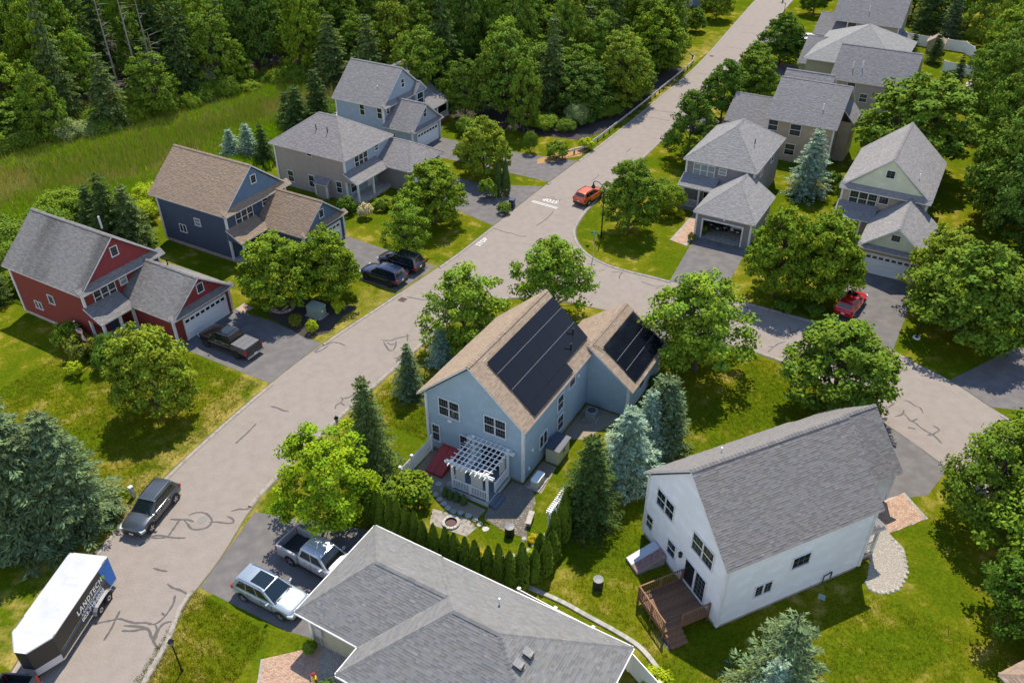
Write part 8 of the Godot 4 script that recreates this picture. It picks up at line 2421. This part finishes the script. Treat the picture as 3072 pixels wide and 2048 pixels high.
# One continuous body from tapered capsules joined by a smooth minimum, meshed as surface nets.
func sdf_mesh(bones: Array, cell: float, blend: float) -> MB:
	var lo := Vector3.ONE * 1e9; var hi := Vector3.ONE * -1e9
	for b in bones:
		for k in 2:
			var r: float = b[2 + k] + blend
			lo = lo.min(b[k] - Vector3.ONE * r); hi = hi.max(b[k] + Vector3.ONE * r)
	var nx := int((hi.x - lo.x) / cell) + 2; var ny := int((hi.y - lo.y) / cell) + 2; var nz := int((hi.z - lo.z) / cell) + 2
	var f := PackedFloat32Array(); f.resize(nx * ny * nz)
	for z in nz:
		for y in ny:
			for x in nx:
				var p := lo + Vector3(x, y, z) * cell
				var d := 1e9
				for b in bones:
					var ab: Vector3 = b[1] - b[0]
					var t := clampf((p - b[0]).dot(ab) / maxf(ab.length_squared(), 1e-6), 0, 1)
					var e: float = p.distance_to(b[0] + ab * t) - lerpf(b[2], b[3], t)
					var h := clampf(0.5 + 0.5 * (e - d) / blend, 0, 1)
					d = lerpf(e, d, h) - blend * h * (1 - h) if d < 1e8 else e
				f[(z * ny + y) * nx + x] = d
	var vid := {}
	var vs := []
	for z in nz - 1:
		for y in ny - 1:
			for x in nx - 1:
				var s := Vector3.ZERO; var c := 0
				for e in [[0, 0, 0, 1, 0, 0], [0, 0, 0, 0, 1, 0], [0, 0, 0, 0, 0, 1], [1, 0, 0, 1, 1, 0], [1, 0, 0, 1, 0, 1], [0, 1, 0, 1, 1, 0], [0, 1, 0, 0, 1, 1], [0, 0, 1, 1, 0, 1], [0, 0, 1, 0, 1, 1], [1, 1, 0, 1, 1, 1], [1, 0, 1, 1, 1, 1], [0, 1, 1, 1, 1, 1]]:
					var a := f[((z + e[2]) * ny + y + e[1]) * nx + x + e[0]]; var b := f[((z + e[5]) * ny + y + e[4]) * nx + x + e[3]]
					if (a < 0) != (b < 0):
						s += Vector3(e[0], e[1], e[2]).lerp(Vector3(e[3], e[4], e[5]), a / (a - b)); c += 1
				if c > 0:
					vid[(z * ny + y) * nx + x] = vs.size()
					vs.append(lo + (Vector3(x, y, z) + s / c) * cell)
	var m := MB.new()
	for z in range(1, nz - 1):
		for y in range(1, ny - 1):
			for x in range(1, nx - 1):
				var i := (z * ny + y) * nx + x
				for ax in 3:
					var st: int = [1, nx, nx * ny][ax]; var u: int = [nx, nx * ny, 1][ax]; var w: int = [nx * ny, 1, nx][ax]
					var a := f[i]; var b := f[i + st]
					if (a < 0) == (b < 0): continue
					var q := [i - u - w, i - w, i, i - u]
					if not (vid.has(q[0]) and vid.has(q[1]) and vid.has(q[2]) and vid.has(q[3])): continue
					if a < 0: m.quad(vs[vid[q[0]]], vs[vid[q[1]]], vs[vid[q[2]]], vs[vid[q[3]]])
					else: m.quad(vs[vid[q[3]]], vs[vid[q[2]]], vs[vid[q[1]]], vs[vid[q[0]]])
	return m

func build_person() -> void:
	# faces +z, feet on the brick walk
	var o := thing("person", "person in a yellow safety vest and red cap on the brick walk", "person", Vector3(-22.95, 0.03, -17.75), -0.5)
	mat("cloth_dark", lin(0.02, 0.022, 0.028), 0.9); mat("vest_yellow", lin(0.62, 0.40, 0.01), 0.8); mat("skin", lin(0.38, 0.22, 0.15), 0.6); mat("cap_red", lin(0.30, 0.02, 0.02), 0.8); mat("hair_brown", lin(0.05, 0.03, 0.02), 0.8)
	var V := func(x: float, y: float, z: float) -> Vector3: return Vector3(x, y, z)
	var body := []
	for s in [-1, 1]:
		body.append([V.call(s * 0.09, 0.92, 0), V.call(s * 0.11, 0.5, 0.03), 0.085, 0.06]); body.append([V.call(s * 0.11, 0.5, 0.03), V.call(s * 0.115, 0.09, -0.02), 0.06, 0.042])
		body.append([V.call(s * 0.115, 0.05, -0.04), V.call(s * 0.125, 0.04, 0.15), 0.045, 0.038])
		body.append([V.call(s * 0.19, 1.42, 0), V.call(s * 0.25, 1.14, -0.03), 0.055, 0.042]); body.append([V.call(s * 0.25, 1.14, -0.03), V.call(s * 0.22, 0.95, 0.14), 0.042, 0.03])
		var palm: Vector3 = V.call(s * 0.215, 0.9, 0.2)
		body.append([V.call(s * 0.22, 0.95, 0.14), palm, 0.03, 0.032])
		for k in 4:
			var kn: Vector3 = palm + V.call(s * (0.028 - 0.019 * k), -0.03, 0.04)
			body.append([palm, kn, 0.012, 0.0095]); body.append([kn, kn + V.call(0, -0.035, 0.012 - 0.003 * k), 0.0095, 0.008])
		body.append([palm + V.call(-s * 0.02, 0.01, 0), palm + V.call(-s * 0.055, -0.012, 0.035), 0.012, 0.009])
	body.append([V.call(0, 0.95, 0), V.call(0, 1.18, 0), 0.14, 0.135]); body.append([V.call(0, 1.18, 0), V.call(0, 1.4, 0), 0.135, 0.13]); body.append([V.call(-0.13, 1.42, 0), V.call(0.13, 1.42, 0), 0.075, 0.075])
	body.append([V.call(0, 1.42, 0), V.call(0, 1.56, 0.01), 0.055, 0.052])
	part(o, "body", sdf_mesh(body, 0.02, 0.03), M.cloth_dark)
	var head := [[V.call(0, 1.6, 0.02), V.call(0, 1.7, 0.0), 0.072, 0.092], [V.call(0, 1.57, 0.045), V.call(0, 1.62, 0.05), 0.045, 0.05], [V.call(0, 1.645, 0.09), V.call(0, 1.625, 0.105), 0.012, 0.016]]
	for s in [-1, 1]: head.append([V.call(s * 0.088, 1.65, 0.0), V.call(s * 0.09, 1.62, 0.0), 0.014, 0.012])
	part(o, "head", sdf_mesh(head, 0.011, 0.02), M.skin)
	for s in [-1, 1]:
		var e := MB.new(); e.obb(V.call(s * 0.032, 1.66, 0.083), Vector3(0.02, 0.009, 0.01)); part(o, "eye", e, M.hair_brown)
	var mo := MB.new(); mo.obb(V.call(0, 1.592, 0.093), Vector3(0.04, 0.007, 0.008)); part(o, "mouth", mo, M.cap_red)
	var cap := MB.new()
	cap.lathe([Vector2(0.103, 1.69), Vector2(0.106, 1.73), Vector2(0.09, 1.78), Vector2(0.05, 1.81), Vector2(0, 1.82)], 14)
	cap.obb(V.call(0, 1.7, 0.13), Vector3(0.13, 0.012, 0.11), Basis(Vector3.RIGHT, 0.2))
	part(o, "cap", cap, M.cap_red)
	var vest := [[V.call(0, 0.99, 0), V.call(0, 1.18, 0), 0.158, 0.153], [V.call(0, 1.18, 0), V.call(0, 1.38, 0), 0.153, 0.148], [V.call(-0.13, 1.42, 0), V.call(0.13, 1.42, 0), 0.09, 0.09]]
	part(o, "vest", sdf_mesh(vest, 0.02, 0.04), M.vest_yellow)
	for s in [-1, 1]:
		var st := MB.new(); st.bar(V.call(s * 0.08, 1.0, 0.157), V.call(s * 0.08, 1.4, 0.15), 0.012, 0.045); part(o, "reflective_band", st, M.vinyl)

func _ready() -> void:
	rng.seed = 12345
	noise.seed = 7; noise.frequency = 0.02; noise.fractal_octaves = 3
	# camera: drone at 43 m, pitched down
	var cam := Camera3D.new()
	cam.name = "camera"
	cam.position = Vector3(0, 43, 0)
	cam.rotation_order = EULER_ORDER_YXZ
	cam.rotation_degrees = Vector3(-35.21, 30.0, -0.2328)
	cam.fov = 44.6
	cam.near = 0.5; cam.far = 900.0
	add_child(cam)
	cam.current = true
	# sky and sun
	var we := WorldEnvironment.new()
	we.name = "environment"
	var env := Environment.new()
	env.background_mode = Environment.BG_SKY
	var sm := ProceduralSkyMaterial.new()
	sm.sky_top_color = Color(0.30, 0.42, 0.60); sm.sky_horizon_color = Color(1.0, 0.99, 0.97); sm.sky_curve = 0.22
	sm.ground_bottom_color = Color(0.20, 0.24, 0.14); sm.ground_horizon_color = Color(0.5, 0.55, 0.5)
	sm.sun_angle_max = 1.0
	var sky := Sky.new(); sky.sky_material = sm
	env.sky = sky
	env.background_energy_multiplier = 1.9
	env.tonemap_mode = Environment.TONE_MAPPER_LINEAR
	env.tonemap_exposure = 1.26
	env.sdfgi_enabled = true; env.ssao_enabled = true; env.ssil_enabled = true
	we.environment = env
	add_child(we)
	var sun := DirectionalLight3D.new()
	sun.name = "sun"
	sun.light_energy = 1.6; sun.light_color = Color(1.0, 0.96, 0.89); sun.light_angular_distance = 0.5
	sun.shadow_enabled = true
	# light travels towards the camera and a little to its left, 61 degrees high
	var tv := Vector3(0.866 * -0.11 + 0.5 * 0.56, -1.0, 0.5 * 0.11 + 0.866 * 0.56)
	sun.look_at_from_position(Vector3.ZERO, tv, Vector3.UP)
	add_child(sun)
	make_materials()
	build_ground()
	build_red_house(); build_navy_house(); build_hip_house(); build_far_blue_house()
	build_solar_house(); build_white_house(); build_front_hip_house()
	build_open_garage_house(); build_cream_house(); build_row_houses()
	build_vehicles()
	build_street_furniture()
	build_garden()
	build_person()
	make_plants()
	build_yard_trees()
	build_shrubs()
	build_marsh()
	build_pebbles()
	build_lawn_grass()
	build_wood()
